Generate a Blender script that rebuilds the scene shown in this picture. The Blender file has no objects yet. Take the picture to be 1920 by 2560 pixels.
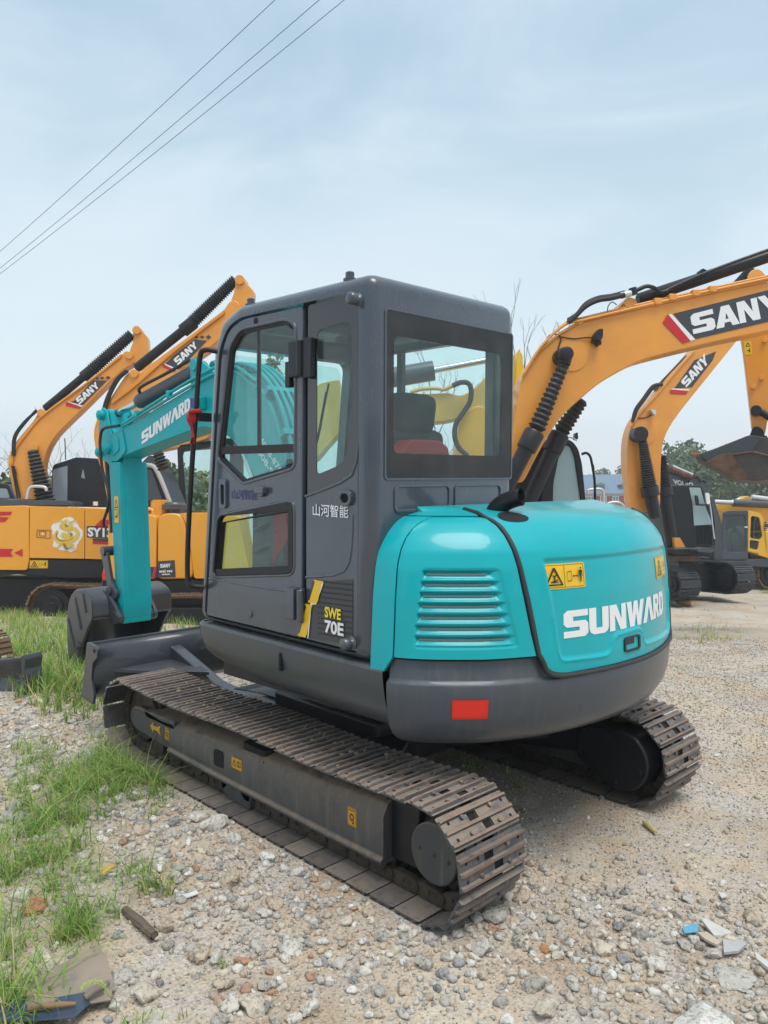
import bpy, bmesh, math, random
import numpy as np
from mathutils import Vector, Matrix, Euler
from math import sin, cos, pi, radians, atan2, hypot, sqrt
SC = bpy.context.scene
COL = SC.collection
rnd = random.Random(7)
# ------------------------------------------------------------------ camera
CX, CY, CZ = -3.398, 3.273, 1.812
YAW, PITCH, ROLL, FPX = radians(-44.239), radians(-2.859), radians(0.18), 1981.5
_F = Vector((cos(YAW)*cos(PITCH), sin(YAW)*cos(PITCH), sin(PITCH)))
_r = Vector((sin(YAW), -cos(YAW), 0)); _u = _r.cross(_F)
_R = _r*cos(ROLL)+_u*sin(ROLL); _U = -_r*sin(ROLL)+_u*cos(ROLL)
CAM = Vector((CX, CY, CZ))
cd = bpy.data.cameras.new('camera'); cam = bpy.data.objects.new('camera', cd); COL.objects.link(cam)
m = Matrix((( _R.x, _U.x, -_F.x, CX), (_R.y, _U.y, -_F.y, CY), (_R.z, _U.z, -_F.z, CZ), (0, 0, 0, 1)))
cam.matrix_world = m
cd.sensor_fit = 'VERTICAL'; cd.sensor_height = 36; cd.sensor_width = 27
cd.lens = FPX/2560*36; cd.clip_start = .05; cd.clip_end = 3000
SC.camera = cam
# ------------------------------------------------------------------ light
W = bpy.data.worlds.new('World'); SC.world = W; W.use_nodes = True
nt = W.node_tree; nt.nodes.clear()
def N(t, typ, **k):
    n = t.nodes.new(typ)
    for a, b in k.items(): setattr(n, a, b)
    return n
SUN_EL, SUN_AZ = radians(69), radians(165)      # direction towards the sun, azimuth from +x
sky = N(nt, 'ShaderNodeTexSky', sky_type='NISHITA', sun_disc=False, sun_elevation=SUN_EL, sun_rotation=radians(90)-SUN_AZ, dust_density=3.0, air_density=1.2)
tc = N(nt, 'ShaderNodeTexCoord'); sep = N(nt, 'ShaderNodeSeparateXYZ'); nt.links.new(tc.outputs['Generated'], sep.inputs[0])
ramp = N(nt, 'ShaderNodeValToRGB'); nt.links.new(sep.outputs['Z'], ramp.inputs[0])
cr_ = ramp.color_ramp
stops = [(0.0, (.64, .70, .73)), (.06, (.61, .68, .72)), (.17, (.49, .59, .65)), (.32, (.37, .485, .565)), (.47, (.285, .41, .515)), (.75, (.46, .56, .66)), (1.0, (.66, .71, .76))]
cr_.elements[0].position = 0; cr_.elements[0].color = stops[0][1]+(1,)
cr_.elements[1].position = 1; cr_.elements[1].color = stops[-1][1]+(1,)
for p_, c_ in stops[1:-1]:
    e = cr_.elements.new(p_); e.color = c_+(1,)
mp = N(nt, 'ShaderNodeMapping'); mp.inputs['Scale'].default_value = (1.0, 1.0, 3.0); nt.links.new(tc.outputs['Generated'], mp.inputs[0])
no = N(nt, 'ShaderNodeTexNoise'); no.inputs['Scale'].default_value = 2.1; no.inputs['Detail'].default_value = 7; no.inputs['Roughness'].default_value = .56; no.inputs['Distortion'].default_value = .5
nt.links.new(mp.outputs[0], no.inputs['Vector'])
r2 = N(nt, 'ShaderNodeValToRGB'); r2.color_ramp.elements[0].position = .38; r2.color_ramp.elements[1].position = .64
r2.color_ramp.interpolation = 'B_SPLINE'
nt.links.new(no.outputs['Fac'], r2.inputs[0])
mm = N(nt, 'ShaderNodeMath', operation='MULTIPLY'); mm.inputs[1].default_value = .75; nt.links.new(r2.outputs[0], mm.inputs[0])
mx = N(nt, 'ShaderNodeMix', data_type='RGBA'); nt.links.new(mm.outputs[0], mx.inputs['Factor']); nt.links.new(ramp.outputs[0], mx.inputs[6]); mx.inputs[7].default_value = (.57, .645, .70, 1)
sc_ = N(nt, 'ShaderNodeMix', data_type='RGBA', blend_type='MULTIPLY'); sc_.inputs['Factor'].default_value = 1; sc_.inputs[7].default_value = (10, 10, 10, 1)
nt.links.new(mx.outputs[2], sc_.inputs[6])
mk = N(nt, 'ShaderNodeMix', data_type='RGBA'); mk.inputs['Factor'].default_value = .92
nt.links.new(sky.outputs[0], mk.inputs[6]); nt.links.new(sc_.outputs[2], mk.inputs[7])
bg = N(nt, 'ShaderNodeBackground'); bg.inputs['Strength'].default_value = .1; nt.links.new(mk.outputs[2], bg.inputs[0])
wo = N(nt, 'ShaderNodeOutputWorld'); nt.links.new(bg.outputs[0], wo.inputs[0])
sd = bpy.data.lights.new('sun', 'SUN'); sd.energy = 1.5; sd.angle = radians(30); sd.color = (1, .96, .9)
sun = bpy.data.objects.new('sun', sd); COL.objects.link(sun); sun.location = (0, 0, 30)
sdir = Vector((cos(SUN_AZ)*cos(SUN_EL), sin(SUN_AZ)*cos(SUN_EL), sin(SUN_EL)))
sun.rotation_euler = sdir.to_track_quat('Z', 'Y').to_euler()
SC.view_settings.view_transform = 'Standard'; SC.view_settings.look = 'None'; SC.view_settings.gamma = 1
SC.view_settings.exposure = .60; SC.view_settings.use_curve_mapping = False
# ------------------------------------------------------------------ helpers
def ray(u, v): return _F+_R*((u-960)/FPX)+_U*((1280-v)/FPX)
def on(ax, val, u, v):
    d = ray(u, v); i = 'xyz'.index(ax); t = (val-CAM[i])/d[i]; return CAM+d*t
def at(u, v, D): return CAM+ray(u, v)*D
def gz0(d):
    return float(np.interp(d, [0, 7, 9, 16, 20, 60, 400, 2000], [0, 0, -.2, -1.15, -1.38, -3.75, -23.6, -117]))
def depth(x, y): return (x-CX)*cos(YAW)+(y-CY)*sin(YAW)
def gz(x, y): return gz0(depth(x, y))
def ground_at(u, v):
    D = 3.0
    for k in range(60):
        P = at(u, v, D); g = gz(P.x, P.y); D = D*(CZ-g)/max(CZ-P.z, .01)*.6+D*.4
    P = at(u, v, D); P.z = gz(P.x, P.y); return P
class MB:
    def __init__(s): s.v = []; s.f = []; s.mi = []; s.cur = 0
    def add(s, vs, fs):
        b = len(s.v); s.v += [tuple(v) for v in vs]; s.f += [tuple(i+b for i in f) for f in fs]; s.mi += [s.cur]*len(fs); return s
    def box(s, c, d, rot=None):
        vs = [Vector((i*d[0]/2, j*d[1]/2, k*d[2]/2)) for i in (-1, 1) for j in (-1, 1) for k in (-1, 1)]
        if rot is not None:
            R = rot if isinstance(rot, Matrix) else Euler(rot).to_matrix(); vs = [R@v for v in vs]
        c = Vector(c); return s.add([v+c for v in vs], [(0, 1, 3, 2), (4, 6, 7, 5), (0, 4, 5, 1), (2, 3, 7, 6), (0, 2, 6, 4), (1, 5, 7, 3)])
    def bb(s, a, b):
        return s.box([(a[i]+b[i])/2 for i in range(3)], [abs(a[i]-b[i]) for i in range(3)])
    def prism(s, poly, ax, a, b):
        def mk(p, t): return {'x': (t, p[0], p[1]), 'y': (p[0], t, p[1]), 'z': (p[0], p[1], t)}[ax]
        n = len(poly); vs = [mk(p, a) for p in poly]+[mk(p, b) for p in poly]
        fs = [tuple(range(n)), tuple(range(2*n-1, n-1, -1))]+[(i, i+n, (i+1) % n+n, (i+1) % n) for i in range(n)]
        return s.add(vs, fs)
    def cyl(s, p0, p1, r0, r1=None, n=16, caps=True):
        r1 = r0 if r1 is None else r1; p0 = Vector(p0); p1 = Vector(p1); z = (p1-p0).normalized()
        x = z.orthogonal().normalized(); y = z.cross(x)
        vs = [p0+x*cos(2*pi*i/n)*r0+y*sin(2*pi*i/n)*r0 for i in range(n)]+[p1+x*cos(2*pi*i/n)*r1+y*sin(2*pi*i/n)*r1 for i in range(n)]
        fs = [(i, (i+1) % n, (i+1) % n+n, i+n) for i in range(n)]
        if caps: fs += [tuple(range(n-1, -1, -1)), tuple(range(n, 2*n))]
        return s.add(vs, fs)
    def lathe(s, p0, p1, prof, n=16):
        p0 = Vector(p0); p1 = Vector(p1); L = (p1-p0).length; z = (p1-p0)/L; x = z.orthogonal().normalized(); y = z.cross(x)
        vs = []
        for t, r in prof: vs += [p0+z*(t*L)+(x*cos(2*pi*i/n)+y*sin(2*pi*i/n))*r for i in range(n)]
        fs = []
        for k in range(len(prof)-1): fs += [(k*n+i, k*n+(i+1) % n, (k+1)*n+(i+1) % n, (k+1)*n+i) for i in range(n)]
        fs += [tuple(range(n-1, -1, -1)), tuple((len(prof)-1)*n+i for i in range(n))]
        return s.add(vs, fs)
    def tube(s, path, r, n=8, caps=True):
        P = [Vector(p) for p in path]; rs = r if isinstance(r, (list, tuple)) else [r]*len(P); vs = []; up = None
        for i, p in enumerate(P):
            t = (P[min(i+1, len(P)-1)]-P[max(i-1, 0)]).normalized()
            x = t.orthogonal().normalized() if up is None else (up-t*up.dot(t)).normalized()
            up = x; y = t.cross(x)
            vs += [p+(x*cos(2*pi*k/n)+y*sin(2*pi*k/n))*rs[i] for k in range(n)]
        fs = []
        for i in range(len(P)-1): fs += [(i*n+k, i*n+(k+1) % n, (i+1)*n+(k+1) % n, (i+1)*n+k) for k in range(n)]
        if caps: fs += [tuple(range(n-1, -1, -1)), tuple((len(P)-1)*n+k for k in range(n))]
        return s.add(vs, fs)
    def grid(s, rows, closed=False):
        nr, nc = len(rows), len(rows[0]); vs = [p for r in rows for p in r]; fs = []
        for i in range(nr-1):
            for j in range(nc-1+(1 if closed else 0)): fs.append((i*nc+j, i*nc+(j+1) % nc, (i+1)*nc+(j+1) % nc, (i+1)*nc+j))
        return s.add(vs, fs)
    def build(s, name, mat, parent=None, bevel=0, smooth=35, seg=2, solid=0, fix=True, off=-1):
        me = bpy.data.meshes.new(name); me.from_pydata(s.v, [], s.f); 
        mats = mat if isinstance(mat, (list, tuple)) else [mat]
        for q in mats: me.materials.append(q)
        if len(mats) > 1: me.polygons.foreach_set('material_index', s.mi)
        if fix:
            bm = bmesh.new(); bm.from_mesh(me); bmesh.ops.recalc_face_normals(bm, faces=bm.faces); bm.to_mesh(me); bm.free()
        if smooth:
            me.polygons.foreach_set('use_smooth', [True]*len(me.polygons)); me.set_sharp_from_angle(angle=radians(smooth))
        me.update()
        return link(name, me, parent, bevel, seg, solid, off)
def link(name, me, parent=None, bevel=0, seg=2, solid=0, off=-1):
    o = bpy.data.objects.new(name, me); COL.objects.link(o)
    if parent is not None: o.parent = parent
    if solid:
        q = o.modifiers.new('solid', 'SOLIDIFY'); q.thickness = solid; q.offset = off
    if bevel:
        q = o.modifiers.new('bevel', 'BEVEL'); q.width = bevel; q.segments = seg; q.limit_method = 'ANGLE'; q.angle_limit = radians(32); q.harden_normals = False
    return o
def tag(o, label=None, cat=None, group=None, kind=None):
    if label: o['label'] = label
    if cat: o['category'] = cat
    if group: o['group'] = group
    if kind: o['kind'] = kind
    return o
def empty(name, loc=(0, 0, 0), M=None):
    o = bpy.data.objects.new(name, None); COL.objects.link(o); o.empty_display_size = .3
    if M is not None: o.matrix_world = M
    else: o.location = loc
    return o
def spline(P, n=6, closed=False):
    P = [Vector(p) for p in P]
    Q = [P[-1]]+P+[P[0], P[1]] if closed else [P[0]*2-P[1]]+P+[P[-1]*2-P[-2]]
    o = []
    for i in range(1, len(Q)-2):
        a, b, c, d = Q[i-1:i+3]
        for k in range(n):
            t = k/n; o.append(.5*((2*b)+(-a+c)*t+(2*a-5*b+4*c-d)*t*t+(-a+3*b-3*c+d)*t**3))
    if not closed: o.append(P[-1])
    return o
def rrect(x0, y0, x1, y1, r, n=5):
    o = []
    for cx, cy, a in ((x1-r, y1-r, 0), (x0+r, y1-r, 90), (x0+r, y0+r, 180), (x1-r, y0+r, 270)):
        for k in range(n+1):
            t = radians(a+90*k/n); o.append((cx+r*cos(t), cy+r*sin(t)))
    return o
def rpoly(P, r, n=5):
    """round the corners of a polygon; r a number or one per corner"""
    o = []; m_ = len(P); rs = r if isinstance(r, (list, tuple)) else [r]*m_
    for i in range(m_):
        a, b, c = Vector(P[i-1]), Vector(P[i]), Vector(P[(i+1) % m_]); R = rs[i]
        if R <= 0: o.append(tuple(b)); continue
        d1 = (a-b); d2 = (c-b); l1, l2 = d1.length, d2.length; d1.normalize(); d2.normalize()
        q = min(R, l1*.48, l2*.48); p0 = b+d1*q; p1 = b+d2*q
        for k in range(n+1):
            t = k/n; o.append(tuple(p0*(1-t)**2+b*2*t*(1-t)+p1*t*t))
    return o
def fill(loops, depth=0, bev=0):
    """flat plate (with holes) in local XY, extruded +-depth/2 in Z -> mesh verts, faces"""
    cu = bpy.data.curves.new('t', 'CURVE'); cu.dimensions = '2D'; cu.fill_mode = 'BOTH'; cu.extrude = max(depth/2-bev, 0); cu.bevel_depth = bev; cu.offset = -bev
    cu.bevel_resolution = 1
    for L in loops:
        sp = cu.splines.new('POLY'); sp.points.add(len(L)-1); sp.use_cyclic_u = True
        for q, p in zip(sp.points, L): q.co = (p[0], p[1], 0, 1)
    o = bpy.data.objects.new('t', cu); COL.objects.link(o)
    me = bpy.data.meshes.new_from_object(o, depsgraph=None) if False else o.to_mesh()
    vs = [v.co.copy() for v in me.vertices]; fs = [tuple(p.vertices) for p in me.polygons]
    o.to_mesh_clear(); bpy.data.objects.remove(o); bpy.data.curves.remove(cu)
    return vs, fs
def plate(mb, loops, ax, a, b, bev=0, flip=False):
    vs, fs = fill(loops, abs(b-a), bev); c = (a+b)/2
    def mk(v): return {'x': (c+v.z, v.x, v.y), 'y': (v.x, c+v.z, v.y), 'z': (v.x, v.y, c+v.z)}[ax]
    return mb.add([mk(v) for v in vs], fs)
def text_mesh(txt, bold=0.0, shear=0):
    cu = bpy.data.curves.new('t', 'FONT'); cu.body = txt; cu.offset = bold; cu.resolution_u = 3; cu.shear = shear; cu.align_x = 'LEFT'
    o = bpy.data.objects.new('t', cu); COL.objects.link(o); me = o.to_mesh()
    vs = [v.co.copy() for v in me.vertices]; fs = [tuple(p.vertices) for p in me.polygons]
    o.to_mesh_clear(); bpy.data.objects.remove(o); bpy.data.curves.remove(cu)
    if not vs: return [], []
    x0 = min(v.x for v in vs); x1 = max(v.x for v in vs); y0 = min(v.y for v in vs); y1 = max(v.y for v in vs)
    return [Vector(((v.x-x0)/(x1-x0), (v.y-y0)/(y1-y0), 0)) for v in vs], fs
# block letters, unit height; (width, outer loops and holes)
GL = {
 'S': (.95, [[(0.12, 0), (.82, 0), (.95, .12), (.95, .48), (.84, .6), (.36, .6), (.36, .76), (.95, .76), (.95, 1), (.14, 1), (0, .88), (0, .5), (.12, .38), (.6, .38), (.6, .24), (0, .24), (0, 0)]]),
 'U': (.86, [[(0, 1), (0, .22), (.06, .08), (.2, 0), (.66, 0), (.8, .08), (.86, .22), (.86, 1), (.56, 1), (.56, .24), (.3, .24), (.3, 1)]]),
 'N': (.86, [[(0, 0), (0, 1), (.34, 1), (.6, .42), (.6, 1), (.86, 1), (.86, 0), (.54, 0), (.26, .6), (.26, 0)]]),
 'W': (1.02, [[(0, 1), (.17, 0), (.44, 0), (.55, .52), (.63, 0), (.86, 0), (1.12, 1), (.84, 1), (.74, .48), (.66, 1), (.42, 1), (.34, .48), (.28, 1)]]),
 'A': (.86, [[(-.06, 0), (.28, 1), (.62, 1), (.92, 0), (.62, 0), (.56, .2), (.32, .2), (.27, 0)]]),
 'V': (.86, [[(-.04, 0), (.3, 1), (.64, 1), (.92, 0), (.62, 0), (.47, .62), (.25, 0)]]),
 'R': (.66, [[(0, 0), (0, 1), (.5, 1), (.64, .88), (.64, .55), (.52, .44), (.68, 0), (.42, 0), (.26, .4), (.26, 0)], [(.26, .6), (.4, .6), (.4, .8), (.26, .8)]]),
 'D': (.66, [[(0, 0), (0, 1), (.44, 1), (.66, .8), (.66, .2), (.44, 0)], [(.26, .2), (.4, .26), (.4, .74), (.26, .8)]]),
 'Y': (.9, [[(.3, 0), (.3, .4), (-.04, 1), (.28, 1), (.46, .64), (.64, 1), (.96, 1), (.6, .4), (.6, 0)]]),
}
def word(s, gap=.07):
    vs, fs, x = [], [], 0
    for ch in s:
        w, L = GL[ch]; a, b = fill([[(p[0]+x, p[1]) for p in l] for l in (L if ch != 'A' else L+[[(.38, .36), (.51, .36), (.45, .66)]])])
        n = len(vs); vs += a; fs += [tuple(i+n for i in f) for f in b]; x += w+gap
    x -= gap
    return [Vector((v.x/x, v.y, 0)) for v in vs], fs
def subdiv(vs, fs, L, asp=1.0):
    bm = bmesh.new(); bv = [bm.verts.new((v.x*asp, v.y, 0)) for v in vs]
    for f in fs:
        try: bm.faces.new([bv[i] for i in f])
        except ValueError: pass
    bmesh.ops.triangulate(bm, faces=bm.faces)
    for k in range(5):
        es = [e for e in bm.edges if e.calc_length() > L]
        if not es: break
        bmesh.ops.subdivide_edges(bm, edges=es, cuts=1); bmesh.ops.triangulate(bm, faces=[f for f in bm.faces if len(f.verts) > 3])
    bm.verts.index_update(); o = [Vector((v.co.x/asp, v.co.y, 0)) for v in bm.verts]; g = [tuple(v.index for v in f.verts) for f in bm.faces]; bm.free(); return o, g
def decal(name, parent, fn, layers, mats, off=.002, step=.0012, sub=0, asp=1):
    """layers: (material index, verts2d, faces); fn(s, t, offset) -> 3D"""
    mb = MB()
    for k, (mi, vs, fs) in enumerate(layers):
        if sub: vs, fs = subdiv(vs, fs, sub, asp)
        mb.cur = mi; mb.add([fn(v.x, v.y, off+step*k) for v in vs], fs)
    return mb.build(name, mats, parent, smooth=0, fix=False)
def quadfn(A, B, C_, D_, nrm):
    """A bottom-left, B bottom-right, C top-right, D top-left"""
    A, B, C_, D_ = map(Vector, (A, B, C_, D_)); nrm = Vector(nrm).normalized()
    return lambda s, t, o: A*(1-s)*(1-t)+B*s*(1-t)+C_*s*t+D_*(1-s)*t+nrm*o
def poly2(*loops): return fill([list(l) for l in loops])
def warn_sticker():
    """the yellow two panel warning plate: triangle, box, double arrow, figure"""
    L = [(0,)+poly2(rrect(0, 0, 1, 1, .05))]
    L.append((1,)+poly2(rrect(.03, .05, .97, .95, .03), rrect(.038, .066, .962, .934, .03)))
    L.append((1,)+poly2([(.5, .06), (.508, .06), (.508, .94), (.5, .94)]))
    L.append((1,)+poly2([(.07, .14), (.25, .84), (.29, .84), (.47, .14)], [(.115, .19), (.425, .19), (.27, .74)]))
    L.append((1,)+poly2([(.17, .25), (.37, .25), (.37, .28), (.3, .29), (.36, .36), (.33, .38), (.29, .33), (.29, .48), (.33, .55), (.31, .58), (.27, .52), (.24, .56), (.22, .53), (.26, .46), (.26, .34), (.2, .3)]))
    L.append((1,)+poly2([(.56, .26), (.66, .28), (.66, .68), (.56, .66)], [(.568, .29), (.652, .31), (.652, .65), (.568, .63)]))
    L.append((1,)+poly2([(.68, .47), (.71, .53), (.71, .49), (.77, .49), (.77, .53), (.8, .47), (.77, .41), (.77, .45), (.71, .45), (.71, .41)]))
    L.append((1,)+poly2([(.83, .7), (.9, .7), (.915, .45), (.905, .44), (.89, .6), (.887, .22), (.872, .22), (.868, .42), (.862, .42), (.858, .22), (.843, .22), (.84, .6), (.825, .44), (.815, .45)]))
    L.append((1,)+poly2([(.865+.02*cos(t*pi/4), .77+.04*sin(t*pi/4)) for t in range(8)]))
    return L
# ------------------------------------------------------------------ materials
def mat(name, c, rough=.5, metal=0, coat=0, c2=None, nscale=6, namt=.5, bump=0, bscale=60, dust=None, dustamt=0, dscale=5, spec=.5, wear=None, wearamt=0, drip=0, rand=0):
    m_ = bpy.data.materials.new(name); m_.use_nodes = True; t = m_.node_tree; b = t.nodes['Principled BSDF']
    b.inputs['Roughness'].default_value = rough; b.inputs['Metallic'].default_value = metal; b.inputs['Specular IOR Level'].default_value = spec
    b.inputs['Coat Weight'].default_value = coat; b.inputs['Coat Roughness'].default_value = .08
    tcn = N(t, 'ShaderNodeTexCoord'); last = None
    def noise(sc, det=4, ro=.6, vec=None):
        n = N(t, 'ShaderNodeTexNoise'); n.inputs['Scale'].default_value = sc; n.inputs['Detail'].default_value = det; n.inputs['Roughness'].default_value = ro
        t.links.new(vec or tcn.outputs['Object'], n.inputs['Vector']); return n
    def rampn(src, lo, hi):
        r = N(t, 'ShaderNodeMapRange'); r.inputs['From Min'].default_value = lo; r.inputs['From Max'].default_value = hi; t.links.new(src, r.inputs['Value']); return r
    def mix(fac, a, bcol, amt=1):
        q = N(t, 'ShaderNodeMix', data_type='RGBA')
        if isinstance(fac, (int, float)): q.inputs['Factor'].default_value = fac
        else:
            k = N(t, 'ShaderNodeMath', operation='MULTIPLY'); k.inputs[1].default_value = amt; t.links.new(fac, k.inputs[0]); t.links.new(k.outputs[0], q.inputs['Factor'])
        if hasattr(a, 'links'): t.links.new(a, q.inputs[6])
        else: q.inputs[6].default_value = tuple(a)+(1,)
        if hasattr(bcol, 'links'): t.links.new(bcol, q.inputs[7])
        else: q.inputs[7].default_value = tuple(bcol)+(1,)
        return q.outputs[2]
    cur = c
    if c2: cur = mix(rampn(noise(nscale).outputs['Fac'], .38, .62).outputs[0], cur, c2, namt)
    if wear:
        w_ = rampn(noise(38, 6, .7).outputs['Fac'], .56, .66); cur = mix(w_.outputs[0], cur, wear, wearamt)
    rsock = None
    if dust:
        g = N(t, 'ShaderNodeNewGeometry'); sp = N(t, 'ShaderNodeSeparateXYZ'); t.links.new(g.outputs['Normal'], sp.inputs[0])
        a = rampn(sp.outputs['Z'], -.1, 1.0); n1 = rampn(noise(dscale, 8, .7).outputs['Fac'], .28 if dustamt > .55 else .36, .50 if dustamt > .55 else .62)
        k = N(t, 'ShaderNodeMath', operation='MULTIPLY'); t.links.new(a.outputs[0], k.inputs[0]); t.links.new(n1.outputs[0], k.inputs[1])
        fac = k.outputs[0]
        if drip:
            mpn = N(t, 'ShaderNodeMapping'); mpn.inputs['Scale'].default_value = (40, 40, 2.2); t.links.new(tcn.outputs['Object'], mpn.inputs[0])
            dn = rampn(noise(1.0, 3, .5, mpn.outputs[0]).outputs['Fac'], .5, .72)
            d2 = N(t, 'ShaderNodeMath', operation='MULTIPLY_ADD'); d2.inputs[1].default_value = drip; t.links.new(dn.outputs[0], d2.inputs[0]); t.links.new(fac, d2.inputs[2]); fac = d2.outputs[0]
        if rand:
            oi = N(t, 'ShaderNodeObjectInfo'); rm = N(t, 'ShaderNodeMath', operation='MULTIPLY_ADD'); rm.inputs[1].default_value = rand; rm.inputs[2].default_value = 1-rand*.6; t.links.new(oi.outputs['Random'], rm.inputs[0]); rk = N(t, 'ShaderNodeMath', operation='MULTIPLY'); t.links.new(rm.outputs[0], rk.inputs[0]); t.links.new(fac, rk.inputs[1]); fac = rk.outputs[0]
        cl = N(t, 'ShaderNodeClamp'); t.links.new(fac, cl.inputs[0])
        cur = mix(cl.outputs[0], cur, dust, dustamt)
        rr = N(t, 'ShaderNodeMath', operation='MULTIPLY_ADD'); t.links.new(cl.outputs[0], rr.inputs[0]); rr.inputs[1].default_value = (.95-rough)*dustamt; rr.inputs[2].default_value = rough
        t.links.new(rr.outputs[0], b.inputs['Roughness'])
    if hasattr(cur, 'links'): t.links.new(cur, b.inputs['Base Color'])
    else: b.inputs['Base Color'].default_value = tuple(cur)+(1,)
    if bump:
        bn = N(t, 'ShaderNodeBump'); bn.inputs['Strength'].default_value = bump; bn.inputs['Distance'].default_value = .01
        t.links.new(noise(bscale, 6, .65).outputs['Fac'], bn.inputs['Height']); t.links.new(bn.outputs[0], b.inputs['Normal'])
    return m_
DUST = (.30, .22, .15)
M = {}
M['teal'] = mat('teal paint', (.0, .39, .435), .32, coat=.3, spec=.25, c2=(.0, .365, .41), nscale=5, namt=.7, bump=.05, bscale=3.5, dust=(.25, .36, .36), dustamt=.06)
M['tealb'] = mat('teal boom paint', (.0, .34, .385), .45, coat=.1, spec=.25, c2=(.0, .38, .41), nscale=9, namt=.7, bump=.06, bscale=30)
M['grey'] = mat('slate grey paint', (.044, .058, .080), .26, coat=.6, c2=(.054, .063, .080), nscale=5, bump=.05, bscale=5, dust=(.3, .3, .3), dustamt=.14, drip=.10)
M['greyd'] = mat('slate grey paint dusty', (.042, .055, .075), .36, coat=.3, c2=(.060, .060, .064), nscale=2.2, bump=.05, bscale=6, dust=(.2, .18, .15), dustamt=.38, dscale=8, drip=.22)
M['frame'] = mat('track frame paint', (.036, .047, .060), .40, c2=(.05, .052, .055), nscale=9, bump=.12, bscale=50, dust=DUST, dustamt=.92, dscale=11, drip=.22)
M['shoe'] = mat('worn steel shoe', (.060, .072, .092), .36, metal=.3, c2=(.13, .11, .095), nscale=12, namt=.7, bump=.45, bscale=70, dust=(.40, .32, .24), dustamt=.62, dscale=11, wear=(.42, .19, .08), wearamt=.6, rand=.9)
M['edge'] = mat('rusty worn grouser edge', (.22, .12, .075), .55, metal=.2, c2=(.13, .12, .115), nscale=7, namt=1.0, bump=.5, bscale=80, dust=(.40, .30, .22), dustamt=.6, dscale=10, rand=.6)
M['link'] = mat('dark track chain', (.03, .03, .033), .5, metal=.4, c2=(.10, .075, .05), nscale=16, namt=.8, bump=.4, bscale=50, dust=DUST, dustamt=.5)
M['mud'] = mat('packed dry mud', (.27, .19, .12), .95, c2=(.35, .26, .18), nscale=18, bump=.8, bscale=60)
M['blackp'] = mat('black paint', (.009, .010, .014), .42, coat=.15, spec=.3, c2=(.016, .016, .018), nscale=7, bump=.04, bscale=20, dust=(.12, .11, .10), dustamt=.18)
M['bucket'] = mat('charcoal bucket paint', (.034, .041, .055), .32, coat=.4, c2=(.04, .042, .05), nscale=8, bump=.06, bscale=18, dust=(.16, .14, .12), dustamt=.22)
M['rubber'] = mat('black rubber', (.014, .013, .014), .6, bump=.05, bscale=40)
M['frit'] = mat('black glass border', (.020, .016, .020), .04, spec=.9)
M['dark'] = mat('dark gap', (.006, .006, .007), .8)
M['inter'] = mat('cab interior trim', (.05, .052, .055), .7, c2=(.07, .07, .07))
M['interl'] = mat('cab headlining', (.16, .17, .17), .8)
M['seat'] = mat('black seat cloth', (.018, .02, .024), .85, bump=.3, bscale=200)
M['red'] = mat('red cloth', (.42, .012, .018), .8, c2=(.3, .008, .01), bump=.5, bscale=30)
M['redp'] = mat('red reflective plate', (.72, .022, .008), .35)
M['redl'] = mat('red print', (.55, .012, .02), .4)
M['white'] = mat('white print', (.80, .80, .80), .35)
M['wmetal'] = mat('bare white metal', (.6, .61, .62), .4, metal=.4)
M['chrome'] = mat('chrome rod', (.62, .64, .66), .12, metal=1)
M['stick'] = mat('yellow sticker', (.82, .50, .012), .3)
M['yprint'] = mat('yellow print', (.85, .66, .0), .35)
M['ydull'] = mat('amber sticker', (.70, .36, .02), .5, c2=(.55, .28, .03), nscale=30)
M['black'] = mat('black print', (.01, .01, .011), .4)
M['gprint'] = mat('charcoal print', (.045, .048, .055), .35)
M['yel'] = mat('amber machine paint', (.82, .35, .012), .32, coat=.45, c2=(.76, .325, .015), nscale=4, bump=.02, bscale=9, dust=(.5, .38, .22), dustamt=.12)
M['orange'] = mat('orange boom paint', (.80, .315, .028), .36, coat=.3, c2=(.70, .27, .028), nscale=1.6, namt=.8, bump=.04, bscale=9, dust=(.42, .32, .2), dustamt=.3, dscale=6, drip=.12)
M['pale'] = mat('pale yellow paint', (.62, .40, .09), .4, c2=(.55, .33, .06), nscale=4)
M['lemon'] = mat('strong yellow paint', (.78, .42, .03), .35, c2=(.7, .38, .03), nscale=3, dust=(.4, .33, .25), dustamt=.2)
M['boot'] = mat('black rubber bellows', (.018, .018, .02), .5, dust=(.2, .19, .18), dustamt=.3)
M['blue'] = mat('dark blue print', (.03, .03, .16), .5)
M['bluem'] = mat('blue lamp mesh', (.01, .05, .25), .5)
M['brown'] = mat('dry brown gravelly bucket steel', (.09, .055, .04), .7, c2=(.2, .11, .07), nscale=5, namt=.8, bump=.4, bscale=20, dust=(.3, .2, .14), dustamt=.5)
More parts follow.
